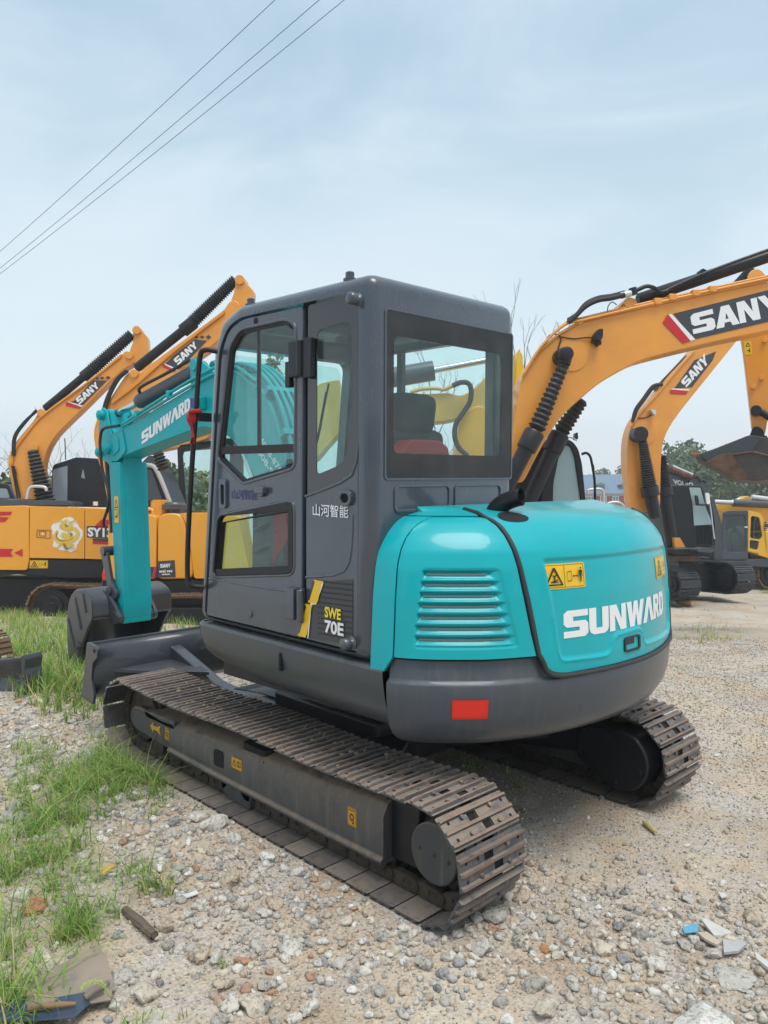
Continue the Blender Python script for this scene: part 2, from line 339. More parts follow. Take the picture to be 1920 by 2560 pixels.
def glass(name, tint, refl=1.0, rough=.0):
    m_ = bpy.data.materials.new(name); m_.use_nodes = True; t = m_.node_tree; t.nodes.clear()
    tr = N(t, 'ShaderNodeBsdfTransparent'); tr.inputs[0].default_value = tint+(1,); gl = N(t, 'ShaderNodeBsdfGlossy'); gl.inputs['Roughness'].default_value = rough
    lw = N(t, 'ShaderNodeLayerWeight'); pw = N(t, 'ShaderNodeMath', operation='POWER'); pw.inputs[1].default_value = 4.5; t.links.new(lw.outputs['Facing'], pw.inputs[0])
    k = N(t, 'ShaderNodeMath', operation='MULTIPLY_ADD'); k.inputs[1].default_value = .9; k.inputs[2].default_value = .035*refl; t.links.new(pw.outputs[0], k.inputs[0])
    mx_ = N(t, 'ShaderNodeMixShader'); t.links.new(k.outputs[0], mx_.inputs[0]); t.links.new(tr.outputs[0], mx_.inputs[1]); t.links.new(gl.outputs[0], mx_.inputs[2])
    df = N(t, 'ShaderNodeBsdfDiffuse'); df.inputs[0].default_value = (.5, .48, .44, 1); tc_ = N(t, 'ShaderNodeTexCoord'); n_ = N(t, 'ShaderNodeTexNoise'); n_.inputs['Scale'].default_value = 7; n_.inputs['Detail'].default_value = 7; n_.inputs['Roughness'].default_value = .65; t.links.new(tc_.outputs['Object'], n_.inputs['Vector'])
    mr = N(t, 'ShaderNodeMapRange'); mr.inputs['From Min'].default_value = .4; mr.inputs['From Max'].default_value = .75; mr.inputs['To Min'].default_value = .01; mr.inputs['To Max'].default_value = .06; t.links.new(n_.outputs['Fac'], mr.inputs['Value'])
    m3 = N(t, 'ShaderNodeMixShader'); t.links.new(mr.outputs[0], m3.inputs[0]); t.links.new(mx_.outputs[0], m3.inputs[1]); t.links.new(df.outputs[0], m3.inputs[2])
    o = N(t, 'ShaderNodeOutputMaterial'); t.links.new(m3.outputs[0], o.inputs[0]); return m_
M['glass'] = glass('green tinted glass', (.86, .975, .96), 1.0)
M['fritg'] = glass('dotted black glass border', (.13, .11, .13), 1.6)
M['glassd'] = glass('dark tinted glass', (.35, .42, .42), 1.2)
# concrete setting: base plane for far things, tilted like the yard behind
UPT = (Vector((0, 0, 1))+Vector((cos(YAW), sin(YAW), 0))*.06).normalized()
# ------------------------------------------------------------------ the teal excavator
def arr(P): return [tuple(p) for p in P]
EX = tag(empty('compact_excavator'), 'teal and slate grey compact excavator standing on gravel in the foreground', 'excavator')
# --- upper body outline
OUT = [(-.955, .972), (-1.04, .965), (-1.10, .945), (-1.16, .91), (-1.23, .855), (-1.30, .785), (-1.38, .69), (-1.45, .56), (-1.515, .41), (-1.56, .25), (-1.59, .08), (-1.60, -.08), (-1.595, -.24), (-1.565, -.42), (-1.52, -.58), (-1.455, -.75), (-1.37, -.88), (-1.27, -.98), (-1.16, -1.045), (-1.05, -1.075), (-.955, -1.08)]
OL = np.array([(p.x, p.y) for p in spline([(a, b, 0) for a, b in OUT], 6)])
sl = np.concatenate([[0], np.cumsum(np.hypot(*np.diff(OL, axis=0).T))]); SMAX = sl[-1]
tg = np.gradient(OL, axis=0); tg /= np.hypot(*tg.T)[:, None]; NRM = np.stack([tg[:, 1], -tg[:, 0]], 1)
if NRM[len(NRM)//2][0] > 0: NRM = -NRM
PRZ = [.60, 1.0, 1.29, 1.41, 1.48, 1.52, 1.556, 1.60, 1.625, 1.637]; PRI = [0, 0, .015, .03, .05, .075, .105, .155, .21, .28]
_zz = np.linspace(.5, 1.637+.1, 1238); _ii = np.interp(_zz, PRZ, PRI); _ii = np.where(_zz > 1.637, .28+(_zz-1.637)*7.0, _ii)
_k = np.exp(-np.linspace(-3, 3, 61)**2/2); _k /= _k.sum(); _ii = np.convolve(np.pad(_ii, 30, mode='edge'), _k, 'valid'); PRZ, PRI = _zz[_zz <= 1.6372][::8], _ii[_zz <= 1.6372][::8]; TOPI = PRI[-1]
def base2(s):
    n = np.array([np.interp(s, sl, NRM[:, 0]), np.interp(s, sl, NRM[:, 1])]); n /= np.hypot(*n)
    return np.interp(s, sl, OL[:, 0]), np.interp(s, sl, OL[:, 1]), n[0], n[1]
def surf(s, z, off=0.0):
    x, y, nx, ny = base2(s)
    if z <= 1.637:
        ins = np.interp(z, PRZ, PRI); dz = 1e-3*8
        di = (np.interp(z+dz, PRZ, PRI)-np.interp(z-dz, PRZ, PRI))/(2*dz); l = hypot(1, di)
        return Vector((x-nx*ins+nx*off/l, y-ny*ins+ny*off/l, z+off*di/l))
    t = (z-1.637)/.1      # top cap, t 0..1
    x0, y0 = x-nx*TOPI, y-ny*TOPI; x1 = -.955; y1 = .68-(y0*-1+.68)/(1.62)*1.5 if False else max(min(y0, .70), -.80)
    return Vector((x0*(1-t)+x1*t, y0*(1-t)+y1*t, 1.637+.022*sin(t*pi/2)+off))
def hoodfn(s0, s1, z0, z1): return lambda a, b, o: surf(s0+(s1-s0)*a, z0+(z1-z0)*b, o)
def inside(px, py, poly):
    c = np.zeros(px.shape, bool); n = len(poly)
    for i in range(n):
        x0, y0 = poly[i]; x1, y1 = poly[(i+1) % n]
        if y0 == y1: continue
        c ^= ((y0 > py) != (y1 > py)) & (px < (x1-x0)*(py-y0)/(y1-y0)+x0)
    return c
def sdist(px, py, poly):
    d = np.full(px.shape, 9.0); n = len(poly)
    for i in range(n):
        ax, ay = poly[i]; bx, by = poly[(i+1) % n]; vx, vy = bx-ax, by-ay; L = vx*vx+vy*vy+1e-12
        t = np.clip(((px-ax)*vx+(py-ay)*vy)/L, 0, 1); d = np.minimum(d, np.hypot(px-ax-t*vx, py-ay-t*vy))
    return np.where(inside(px, py, poly), d, -d)
def sstep(x, a, b):
    t = np.clip((x-a)/(b-a), 0, 1); return t*t*(3-2*t)
def patch(name, zs, sL, sR, ncol, mat_, disp=None, lip=.02, solid=True, zlist=None):
    """panel of the hood between the boundary functions sL(z), sR(z)"""
    rows = []; Z = np.array(zs); A = np.array([sL(z) for z in zs]); B = np.array([sR(z) for z in zs]); U = np.linspace(0, 1, ncol)
    S = A[:, None]+(B-A)[:, None]*U[None]; ZZ = np.repeat(Z[:, None], ncol, 1)
    D = disp(S, ZZ) if disp else np.zeros(S.shape)
    g = [[surf(S[i, j], ZZ[i, j], D[i, j]) for j in range(ncol)] for i in range(len(zs))]
    # rolled edge all round
    def edge(p, q): return p
    inn = [[surf(min(max(S[i, j], 0), SMAX), ZZ[i, j], -lip) for j in (0, ncol-1)] for i in range(len(zs))]
    top = [surf(S[-1, j], ZZ[-1, j], -lip) for j in range(ncol)]; bot = [surf(S[0, j], ZZ[0, j], -lip) for j in range(ncol)]
    G = [[bot[0]]+bot+[bot[-1]]]+[[inn[i][0]]+g[i]+[inn[i][1]] for i in range(len(zs))]+[[top[0]]+top+[top[-1]]]
    mb = MB().grid(G)
    return mb.build(name, mat_, EX, smooth=40, fix=False)
def itp(tab): zs = [a for a, b in tab]; ss = [b for a, b in tab]; return lambda z: float(np.interp(z, zs, ss))
seamA = itp([(.97, .075), (1.04, .122), (1.33, .125), (1.43, .126), (1.49, .134), (1.537, .146), (1.574, .172), (1.604, .223), (1.62, .277)])
sealL = itp([(1.03, .749), (1.133, .723), (1.318, .684), (1.43, .664), (1.489, .651), (1.548, .635), (1.585, .616), (1.612, .585), (1.62, .55)])
doorL = itp([(.955, .90), (.96, .855), (.967, .825), (.993, .79), (1.044, .768), (1.207, .734), (1.448, .682), (1.544, .66), (1.58, .648), (1.611, .622), (1.63, .585), (1.637, .56), (1.737, .56)])
doorR = itp([(.955, 1.98), (1.0, 2.06), (1.2, 2.07), (1.45, 2.07), (1.737, 2.07)])
def topz(a, b, n): return [1.637+.1*t for t in np.linspace(0, 1, n)][1:]
# fender strip beside the cab with its strip over the top
zf = list(np.linspace(.972, 1.60, 40))+[1.612, 1.62]
patch('fender_strip', zf, lambda z: 0.0 if z > 1.0 else 0, lambda z: seamA(z)-.004, 8, M['teal'])
patch('hood_top_strip', [1.624, 1.63, 1.637]+topz(0, 0, 6), lambda z: .0, lambda z: .548, 24, M['teal'])
LV = [(1.370, .241, .571), (1.326, .234, .589), (1.281, .229, .598), (1.237, .223, .612), (1.190, .219, .625), (1.144, .214, .636), (1.099, .212, .651)]
LFR = rpoly([(.205, 1.078), (.668, 1.078), (.585, 1.418), (.236, 1.418)], .03, 4)
def louvers(S, Z):
    d = .006*sstep(sdist(S, Z, LFR), -.001, .014)*-1
    for z0, a, b in LV:
        e = sstep(S, a, a+.016)*sstep(-S, -b, -b+.05)
        t = (Z-z0)/.036
        prof = np.where((t > 0) & (t < 1), -.019*np.clip(t*1.25, 0, 1)*sstep(-t, -1.0, -.93), 0)
        lipp = .004*np.exp(-((Z-z0+.003)/.005)**2)
        d += (prof+lipp)*np.clip(e*1.3, 0, 1)
    return d
zp = list(np.linspace(1.040, 1.60, 225))+[1.606, 1.612, 1.618]
SP = patch('hood_side_panel', zp, lambda z: seamA(z)+.004, lambda z: sealL(z)-.004, 110, M['teal'], louvers)
for z0, a, b in LV:
    MB().grid([[surf(s, z0+h, -.0155+k) for s in np.linspace(a+.02, b-.05, 16)] for h, k in ((.016, .004), (.024, .004), (.0245, -.004))]).build('louver_mesh', mat('louver mesh', (.18, .25, .25), .9, bump=.8, bscale=300) if z0 == LV[0][0] else bpy.data.materials['louver mesh'], SP, fix=False)
RCS = rpoly([(.790, 1.447), (.80, 1.40), (.868, 1.010), (1.172, 1.002), (1.205, 1.085), (1.44, 1.090), (1.47, 1.005), (1.96, .985), (2.03, 1.02), (2.03, 1.43), (1.5, 1.447)], [.02, .02, .03, .04, .04, .04, .04, .02, .02, .03, 0], 4)
def recess(S, Z):
    d = -.011*sstep(sdist(S, Z, RCS), -.004, .014)
    d += .004*np.exp(-((sdist(S, Z, RCS)+.004)/.006)**2)*(Z < 1.2)
    return d
zd = [.955, .958, .962, .97, .98]+list(np.linspace(.99, 1.60, 122))+[1.608, 1.616, 1.625, 1.632, 1.637]+topz(0, 0, 9)
DR = patch('engine_door', zd, doorL, doorR, 150, M['teal'], recess)
zr = list(np.linspace(.96, 1.60, 30))+[1.61, 1.62, 1.63, 1.637]+topz(0, 0, 9)
patch('hood_side_strip', zr, lambda z: 2.078, lambda z: SMAX, 14, M['teal'])
# dark inner body behind the gaps
MB().grid([[surf(s, z, -.03) for s in np.linspace(0, SMAX, 60)] for z in list(np.linspace(.97, 1.62, 14))+[1.637, 1.737]]).build('hood_liner', M['dark'], EX, fix=False)
# rubber seal round the door
path = [surf((sealL(z)+doorL(max(z, 1.044)))/2+.001, z, -.003) for z in np.linspace(1.618, 1.045, 40)]
path += [surf(s, z, .006) for s, z in ((.775, 1.01), (.79, .975), (.815, .955), (.86, .945))]+[surf(s, .943, .006) for s in np.linspace(.9, 2.0, 30)]+[surf(2.05, .95, .006), surf(2.073, .98, .002)]+[surf(2.073, z, .0) for z in np.linspace(1.02, 1.62, 20)]
MB().tube([surf(.555, 1.637+.03, .0), surf(.565, 1.63, .003)]+path, .011, 8).build('door_seal', mat('grey rubber seal', (.032, .031, .034), .6), EX, smooth=60)
# handle
hb = MB(); hf = hoodfn(1.272, 1.415, .992, 1.062)
vs, fs = fill([rrect(0, 0, 1, 1, .18), rrect(.1, .14, .9, .88, .12)], 0)
rows = []
hb.grid([[hf(a, b, o) for a, b in rrect(0, 0, 1, 1, .18)+[rrect(0, 0, 1, 1, .18)[0]]] for o in (-.02, .006)])
hb.grid([[hf(a, b, .006) for a, b in rrect(0, 0, 1, 1, .18)+[rrect(0, 0, 1, 1, .18)[0]]], [hf(a, b, .006) for a, b in rrect(.1, .14, .9, .88, .12)+[rrect(.1, .14, .9, .88, .12)[0]]], [hf(a, b, -.022) for a, b in rrect(.12, .16, .88, .86, .12)+[rrect(.12, .16, .88, .86, .12)[0]]]])
hb.add([hf(a, b, -.022) for a, b in ((.1, .12), (.9, .12), (.9, .9), (.1, .9))], [(0, 1, 2, 3)])
hb.add([hf(a, b, o) for o in (.003, -.01) for a, b in ((.12, .5), (.62, .5), (.62, .86), (.12, .86))], [(0, 1, 2, 3), (0, 4, 5, 1)])
HD = hb.build('door_handle', M['blackp'], DR, fix=False)
decal('lock_barrel', HD, hf, [(0,)+poly2([(.8+.07*cos(t*pi/6), .55+.12*sin(t*pi/6)) for t in range(12)])], [M['bluem']], off=.0)
# stickers and lettering on the engine door
decal('warning_sticker', DR, hoodfn(.782, 1.028, 1.315, 1.424), warn_sticker(), [M['stick'], M['black']], off=-.0085, sub=.12, asp=2.3)
decal('warning_sticker', DR, hoodfn(1.70, 1.962, 1.285, 1.395), warn_sticker(), [M['stick'], M['black']], off=-.0085, sub=.12, asp=2.3)
v_, f_ = word('SUNWVRD', .045)
decal('maker_lettering', DR, hoodfn(.892, 1.83, 1.100, 1.218), [(0, v_, f_)], [M['white']], off=-.0085, sub=.22, asp=6)
# exhaust
pth = spline([(-1.14, .385, 1.53), (-1.145, .385, 1.60), (-1.165, .380, 1.648), (-1.21, .372, 1.68), (-1.262, .362, 1.70), (-1.285, .356, 1.705)], 5)
e_ = MB().tube(pth, .041, 18, caps=False); e_.tube(pth, .036, 18, caps=False).build('exhaust_pipe', M['blackp'], EX, smooth=60)
decal('exhaust_opening', EX, hoodfn(.655, .815, 1.597, 1.634), [(0,)+poly2([(.5+.5*cos(t*pi/12), .5+.5*sin(t*pi/12)) for t in range(24)])], [M['dark']], off=.003, sub=.15, asp=2)
# --- counterweight and side skirt: one outline, lofted profiles
def loft(name, S, prof, mat_, ztop=None, cap=True, parent=EX):
    rows = []
    for k, (z, ins) in enumerate(prof):
        r = []
        for s in S:
            x, y, nx, ny = base2(s); zz = z
            if ztop and z > .94: zz = .94+(z-.94)*ztop(s)
            r.append(Vector((x-nx*ins, y-ny*ins, zz)))
        rows.append(r)
    mb = MB().grid(rows)
    if cap:
        n = len(S); mb.add([rows[i][j] for j in (0,) for i in range(len(prof))], [tuple(range(len(prof)))]); mb.add([rows[i][-1] for i in range(len(prof))], [tuple(range(len(prof)))])
    return mb.build(name, mat_, parent, smooth=30, fix=False)
PC = [(.62, .60), (.615, .30), (.625, .20), (.645, .13), (.67, .08), (.70, .045), (.74, .02), (.80, .004), (.86, -.002), (.922, -.004), (.930, -.001), (.942, .016), (.95, .020), (1.024, .030), (1.032, .036), (1.034, .05), (1.034, .30)]
cwt = lambda s: float(np.interp(s, [0, .76, .80, .84, 3], [1, 1, .55, .04, .04]))
CW = loft('counterweight', np.concatenate([np.linspace(.092, .7, 40), np.linspace(.705, .86, 24), np.linspace(.87, SMAX, 70)]), PC, M['greyd'], cwt)
def cwp(s, z, off=0):
    x, y, nx, ny = base2(s); i = float(np.interp(z, [a for a, b in PC[1:]], [b for a, b in PC[1:]])); return Vector((x-nx*(i-off), y-ny*(i-off), z))
decal('reflective_plate', CW, lambda a, b, o: cwp(.372+.150*a, .790+.082*b, o), [(0,)+poly2([(0, 0), (1, 0), (1, 1), (0, 1)]), (1,)+poly2(rrect(.03, .05, .97, .95, .01), rrect(.04, .065, .96, .935, .01))], [M['redp'], M['redl']], off=.004, sub=.2, asp=1.5)
# skirt: straight along the left side, round the front corner
SK = [(-1.028, .968), (-.9, .972), (-.5, .972), (0, .972), (.3, .972), (.42, .965), (.47, .93), (.50, .86), (.53, .70), (.56, .4), (.56, .1), (.56, -.3), (.50, -1.0)]
SKP = [(.60, .50), (.66, .22), (.70, .12), (.74, .065), (.79, .03), (.85, .012), (.92, .0), (.968, -.004), (.982, .004), (.986, .02), (.986, .3)]
skc = spline([(a, b, 0) for a, b in SK], 6)
rows = []
for z, ins in SKP:
    r = []
    for i, p_ in enumerate(skc):
        t = (skc[min(i+1, len(skc)-1)]-skc[max(i-1, 0)]).normalized(); n_ = Vector((-t.y, t.x, 0))*(1 if True else -1)
        if n_.y < 0 and p_.x < .4: n_ = -n_
        if p_.x >= .4 and n_.dot(Vector((1, .3, 0))) < 0: n_ = -n_
        fr_ = float(np.interp(p_.x, [-1.1, .0, .45, .6], [0, .02, .14, .2])) if z < .9 else float(np.interp(p_.x, [-1.1, .3, .6], [0, 0, .01]))
        q = p_-n_*ins*(1+fr_*3); zz = z+(.96-z)*fr_*1.3 if z < .9 else z+.0
        r.append(Vector((q.x, q.y, zz)))
    rows.append(r)
SKO = MB().grid(rows).build('side_skirt', M['greyd'], EX, smooth=30, fix=False)
MB().prism(rpoly([(-.325, .845), (-.31, .845), (-.31, .935), (-.325, .935)], .007, 4), 'y', .93, .979).build('drain_slot', M['dark'], SKO)
# floor deck under the cab
MB().prism([(.45, .8), (.45, -.9), (-1.1, -.9), (-1.3, -.4), (-1.35, 0), (-1.25, .4), (-1.05, .75)], 'z', .66, .975).build('swing_deck', M['blackp'], EX)
MB().cyl((0, 0, .50), (0, 0, .68), .46, n=40).build('swing_ring', M['blackp'], EX)
MB().bb((-.85, -1.03, .72), (.8, -.5, 1.25)).build('right_tank', M['greyd'], EX, bevel=.05)
# --- cab shell (hollow, window openings cut with booleans)
YL, YR, XR = .972, -.035, -.955
def mesh_of(o):
    dg = bpy.context.evaluated_depsgraph_get(); return bpy.data.meshes.new_from_object(o.evaluated_get(dg))
prof_o = [(-.955, .99), (-.955, 2.655), (.03, 2.665), (.20, 2.61), (.285, 2.46), (.335, 2.0), (.445, .99)]
prof_i = [(-.895, .93), (-.895, 2.585), (.0, 2.59), (.15, 2.55), (.225, 2.42), (.275, 2.0), (.385, .93)]
def rounded_box(poly, ya, yb, r, rend):
    bm = bmesh.new(); mb = MB().prism(poly, 'y', ya, yb); bv = [bm.verts.new(v) for v in mb.v]
    for f in mb.f: bm.faces.new([bv[i] for i in f])
    bmesh.ops.recalc_face_normals(bm, faces=bm.faces)
    bmesh.ops.bevel(bm, geom=list(bm.edges), offset=r, segments=4, profile=.5, affect='EDGES'); return bm
def bm_obj(bm, name):
    me = bpy.data.meshes.new(name); bm.to_mesh(me); bm.free(); o = bpy.data.objects.new(name, me); COL.objects.link(o); return o
shell = bm_obj(rounded_box(prof_o, YR, YL, .062, 0), 'shell')
inner = bm_obj(rounded_box(prof_i, YR+.05, YL-.05, .05, 0), 'inner')
cut = MB()
sidecut = rpoly([(-.878, 1.02), (-.878, 2.50), (-.82, 2.585), (.015, 2.592), (.13, 2.555), (.205, 2.45), (.262, 2.0), (.372, 1.02)], .05)
cut.prism(sidecut, 'y', .88, 1.05)                                                            # left side
c2_ = MB(); c2_.prism(rpoly([(-.80, 1.75), (-.80, 2.5), (.12, 2.5), (.2, 2.0), (.24, 1.5), (-.3, 1.4), (-.8, 1.5)], .05), 'y', -.12, .04)      # right windows
c3_ = MB(); c3_.prism(rrect(.0, 1.785, .885, 2.505, .02), 'x', -1.05, -.85)                   # rear window
c4_ = MB(); c4_.prism(rrect(.04, 1.10, .90, 2.47, .06), 'x', .12, .6)                        # windscreen
c5_ = MB(); c5_.prism(rrect(-.55, .15, -.1, .75, .04), 'z', 2.5, 2.8)                         # roof hatch
cutters = [inner]+[bm_obj((lambda b: (b.from_mesh(x.build('c', M['dark'], None, smooth=0).data), b)[1])(bmesh.new()), 'k') for x in (cut, c2_, c3_, c4_)]
for c_ in cutters:
    q = shell.modifiers.new('b', 'BOOLEAN'); q.operation = 'DIFFERENCE'; q.solver = 'EXACT'; q.object = c_
me = mesh_of(shell); me.materials.clear(); me.materials.append(M['grey'])
for o in [x for x in bpy.data.objects if x.name.split('.')[0] in ('shell', 'inner', 'k', 'c')]: bpy.data.objects.remove(o)
me.polygons.foreach_set('use_smooth', [True]*len(me.polygons)); me.set_sharp_from_angle(angle=radians(28))
CAB = link('cab_shell', me, EX)
# raised window bead of the rear face and two pressed rectangles
b_ = MB()
plate(b_, [rrect(-.008, 1.777, .896, 2.513, .02), rrect(.002, 1.787, .886, 2.505, .01)], 'x', -.961, -.950, .002); b_.build('window_bead', M['grey'], CAB)
for a, c in ((.465, .835), (.075, .435)):
    b_ = MB(); plate(b_, [rrect(a, 1.635, c, 1.755, .025), rrect(a+.012, 1.650, c-.012, 1.745, .02)], 'x', -.962, -.950, .004); b_.build('pressed_panel', M['grey'], CAB)
b_ = MB(); b_.tube([(-.80, YL-.03, 2.648), (-.955, YL-.04, 2.52)], .004, 6); 
# rear window
def ring(name, ax, a, b, outer, inner_, m_, parent, bev=0):
    q = MB(); plate(q, [outer, inner_], ax, a, b, bev); return q.build(name, m_, parent)
def pane(name, ax, v, loop, m_, parent, th=.004):
    q = MB(); plate(q, [loop], ax, v-th/2, v+th/2); return q.build(name, m_, parent)
RW = ring('rear_window', 'x', -.958, -.953, rrect(-.003, 1.782, .889, 2.508, .01), rrect(.085, 1.895, .84, 2.40, .03), M['fritg'], EX)
pane('pane', 'x', -.9555, rrect(.08, 1.89, .845, 2.405, .03), M['glass'], RW)
# door
dpoly = rpoly([(-.478, 1.03), (-.492, 2.575), (.005, 2.582), (.12, 2.545), (.19, 2.44), (.248, 2.0), (.360, 1.03)], [.01, .02, .08, .06, .1, .1, .02])
w1 = rpoly([(-.43, 1.83), (-.44, 2.50), (-.36, 2.535), (.02, 2.535), (.10, 2.47), (.12, 2.44), (.235, 1.90), (.225, 1.875), (.01, 1.755), (-.02, 1.755)], [.04, .08, .04, .1, .06, .03, .05, .03, .03, .02])
w2 = rpoly([(-.418, 1.33), (-.418, 1.675), (.235, 1.575), (.29, 1.25)], [.05, .05, .04, .05])
q = MB(); plate(q, [dpoly, w1, w2], 'y', .940, .968, .006); DO = q.build('cab_door', M['grey'], EX, smooth=40)
def shrink(P, d):
    o = []; n = len(P)
    ar = sum(P[i][0]*P[(i+1) % n][1]-P[(i+1) % n][0]*P[i][1] for i in range(n)); sg = 1 if ar > 0 else -1
    for i in range(n):
        a, b, c = Vector(P[i-1]), Vector(P[i]), Vector(P[(i+1) % n]); t = (c-a)
        if t.length < 1e-9: o.append(tuple(b)); continue
        t.normalize(); o.append((b.x-t.y*d*sg, b.y+t.x*d*sg))
    return o
def uniq(P):
    o = []
    for p in P:
        if not o or hypot(p[0]-o[-1][0], p[1]-o[-1][1]) > 1e-4: o.append(p)
    return o
w1, w2 = uniq(w1), uniq(w2)
ring('window_rubber', 'y', .938, .962, w1, shrink(w1, .022), M['rubber'], DO, .003)
ring('window_rubber', 'y', .938, .974, w2, shrink(w2, .034), M['rubber'], DO, .003)
pane('window_pane', 'y', .950, shrink(w2, .03), M['glass'], DO)
MB().bb((-.42, .942, 1.905), (.21, .964, 1.945)).build('window_bar', M['rubber'], DO)
ua = [(-.415, 1.94), (-.415, 2.47), (-.35, 2.51), (-.13, 2.512), (-.13, 1.94)]; ub = [(-.115, 1.94), (-.115, 2.512), (.03, 2.51), (.09, 2.44), (.195, 1.94)]
pane('window_pane', 'y', .954, ua, M['glass'], DO); pane('window_pane', 'y', .946, ub, M['glass'], DO)
pane('window_pane', 'y', .951, [(-.415, 1.91), (-.415, 1.86), (-.02, 1.78), (.01, 1.78), (.20, 1.885), (.2, 1.91)], M['glass'], DO)
MB().bb((-.125, .940, 1.94), (-.112, .958, 2.52)).build('sash_bar', M['inter'], DO)
MB().bb((-.41, .956, 2.21), (-.375, .985, 2.33)).build('sash_catch', M['blackp'], DO, bevel=.004)
# crease lines pressed in the door and quarter panel
def bead(name, pts, parent, r=.007, y=.966, m_=None): return MB().tube([(a, y, b) for a, b in pts], r, 8).build(name, m_ or M['grey'], parent, smooth=60)
bead('pressed_bead', [(.33, 1.235), (.1, 1.235), (-.2, 1.238), (-.474, 1.246)], DO)
bead('window_bead', w1+[w1[0]], DO, .009); bead('window_bead', shrink(w2, -.006)+[shrink(w2, -.006)[0]], DO, .008)
# door furniture
q = MB(); plate(q, [rrect(.142, 1.62, .205, 1.775, .02), rrect(.158, 1.64, .188, 1.745, .008)], 'y', .962, .982, .003); PH = q.build('pull_handle', M['grey'], DO)
MB().bb((.158, .955, 1.64), (.188, .969, 1.745)).build('handle_pocket', M['dark'], PH)
q = MB(); q.box((-.175, .985, 1.722), (.075, .03, .03)); q.box((-.115, .992, 1.725), (.13, .010, .008)); q.cyl((-.175, .96, 1.715), (-.175, .99, 1.715), .026, n=14); q.build('door_latch', M['grey'], DO, bevel=.004)
for zc, h in ((2.335, .165), (1.19, .15)):
    q = MB()
    x0 = -.415 if zc > 2 else -.385
    q.bb((x0-.065, .962, zc-h/2), (x0, .996, zc+h/2)); q.bb((-.575 if zc > 2 else -.50, .962, zc-h/2-.01), (-.51 if zc > 2 else -.49, .990, zc+h/2+.005)); q.cyl((-.495, .99, zc-h/2), (-.495, .99, zc+h/2), .017, n=12)
    q.build('door_hinge', M['blackp'] if zc > 2 else M['grey'], DO, bevel=.004)
MB().cyl((-.06, .96, 1.09), (-.06, .975, 1.09), .018, n=14).build('plug', M['grey'], DO, bevel=.003)
MB().cyl((-.12, .964, 2.557), (-.12, .9695, 2.557), .018, n=14).build('plug', M['dark'], DO)
# rear quarter: sheet below, black glass above
q = MB(); plate(q, [uniq(rpoly([(-.508, 1.03), (-.508, 1.705), (-.835, 1.80), (-.872, 1.95), (-.872, 1.03)], [.01, .02, .10, .05, .01]))], 'y', .940, .967, .005); QP = q.build('quarter_panel', M['grey'], EX, smooth=40)
qo = uniq(rpoly([(-.506, 1.695), (-.513, 2.577), (-.81, 2.580), (-.868, 2.50), (-.874, 1.95), (-.836, 1.79)], [.01, .02, .05, .06, .08, .12]))
qi = uniq(rpoly([(-.572, 1.80), (-.575, 2.455), (-.785, 2.47), (-.812, 2.44), (-.812, 2.0), (-.775, 1.855)], [.03, .04, .04, .03, .08, .08]))
QW = ring('quarter_window', 'y', .950, .955, qo, qi, M['frit'], EX); pane('pane', 'y', .951, shrink(qi, -.01), M['glass'], QW)
bead('pressed_bead', spline_pts if False else [(-.508, 1.322), (-.62, 1.336), (-.71, 1.35), (-.78, 1.375), (-.815, 1.42), (-.83, 1.50), (-.838, 1.63)], QP, .006)
bead('pressed_bead', [(-.508, 1.70), (-.62, 1.728), (-.76, 1.768), (-.83, 1.80), (-.86, 1.86), (-.872, 1.94)], QP, .008)
q = MB(); plate(q, [rrect(-.84, 1.665, -.755, 1.735, .03), rrect(-.822, 1.68, -.772, 1.718, .018)], 'y', .962, .985, .004); KL = q.build('key_lock', M['grey'], QP)
MB().cyl((-.797, .955, 1.70), (-.797, .970, 1.70), .022, n=12).build('lock_core', M['dark'], KL)
for x, z in ((-.835, 1.065), (-.875, 2.545)):
    q = MB(); q.lathe((x, .962, z), (x, 1.03, z), [(0, .028), (.15, .03), (.3, .018), (.4, .018), (.45, .026), (.9, .026), (1, .018)], 16); q.build('door_stop', M['grey'], CAB, smooth=50)
for x in (-.74, .02):
    MB().lathe((x, .90, 2.655), (x, .90, 2.70), [(0, .03), (.3, .03), (.4, .02), (.9, .02), (1, .012)], 14).build('roof_plug', M['greyd'], CAB, smooth=50)
# gap liner behind the door
MB().bb((-.86, .925, 1.02), (-.44, .935, 1.70)).build('inner_panel', M['dark'], CAB)
MB().bb((-.535, .925, 1.02), (-.455, .935, 2.59)).build('door_pillar', M['dark'], CAB)
MB().bb((-.40, .925, 1.02), (.34, .935, 1.22)).build('inner_panel', M['dark'], CAB)
# lettering
def yq(x0, z0, x1, z1, y=.969): return quadfn((x0, y, z0), (x1, y, z0), (x1, y, z1), (x0, y, z1), (0, 1, 0))
v_, f_ = text_mesh('山河智能', .008); decal('side_lettering', QP, yq(-.565, 1.612, -.81, 1.668), [(0, v_, f_)], [M['white']])
decal('side_lettering', DO, yq(.10, 1.672, -.125, 1.722), [(0, v_, f_)], [M['blue']])
K = lambda x, z: ((x+.45)/-.40, (z-1.02)/.34)
def kp(P): return poly2([K(*p) for p in P])
sw = [(0,)+kp([(-.555, 1.305), (-.838, 1.345), (-.838, 1.055), (-.52, 1.04)])]
for i in range(11):
    z = 1.07+i*.024; sw.append((4,)+kp([(-.60, z), (-.836, z+.008), (-.836, z+.014), (-.60, z+.006)]))
sw += [(1,)+kp([(-.645, 1.315), (-.640, 1.30), (-.592, 1.205), (-.56, 1.20), (-.535, 1.04), (-.528, 1.04), (-.552, 1.212), (-.585, 1.215), (-.628, 1.30), (-.628, 1.316)])]
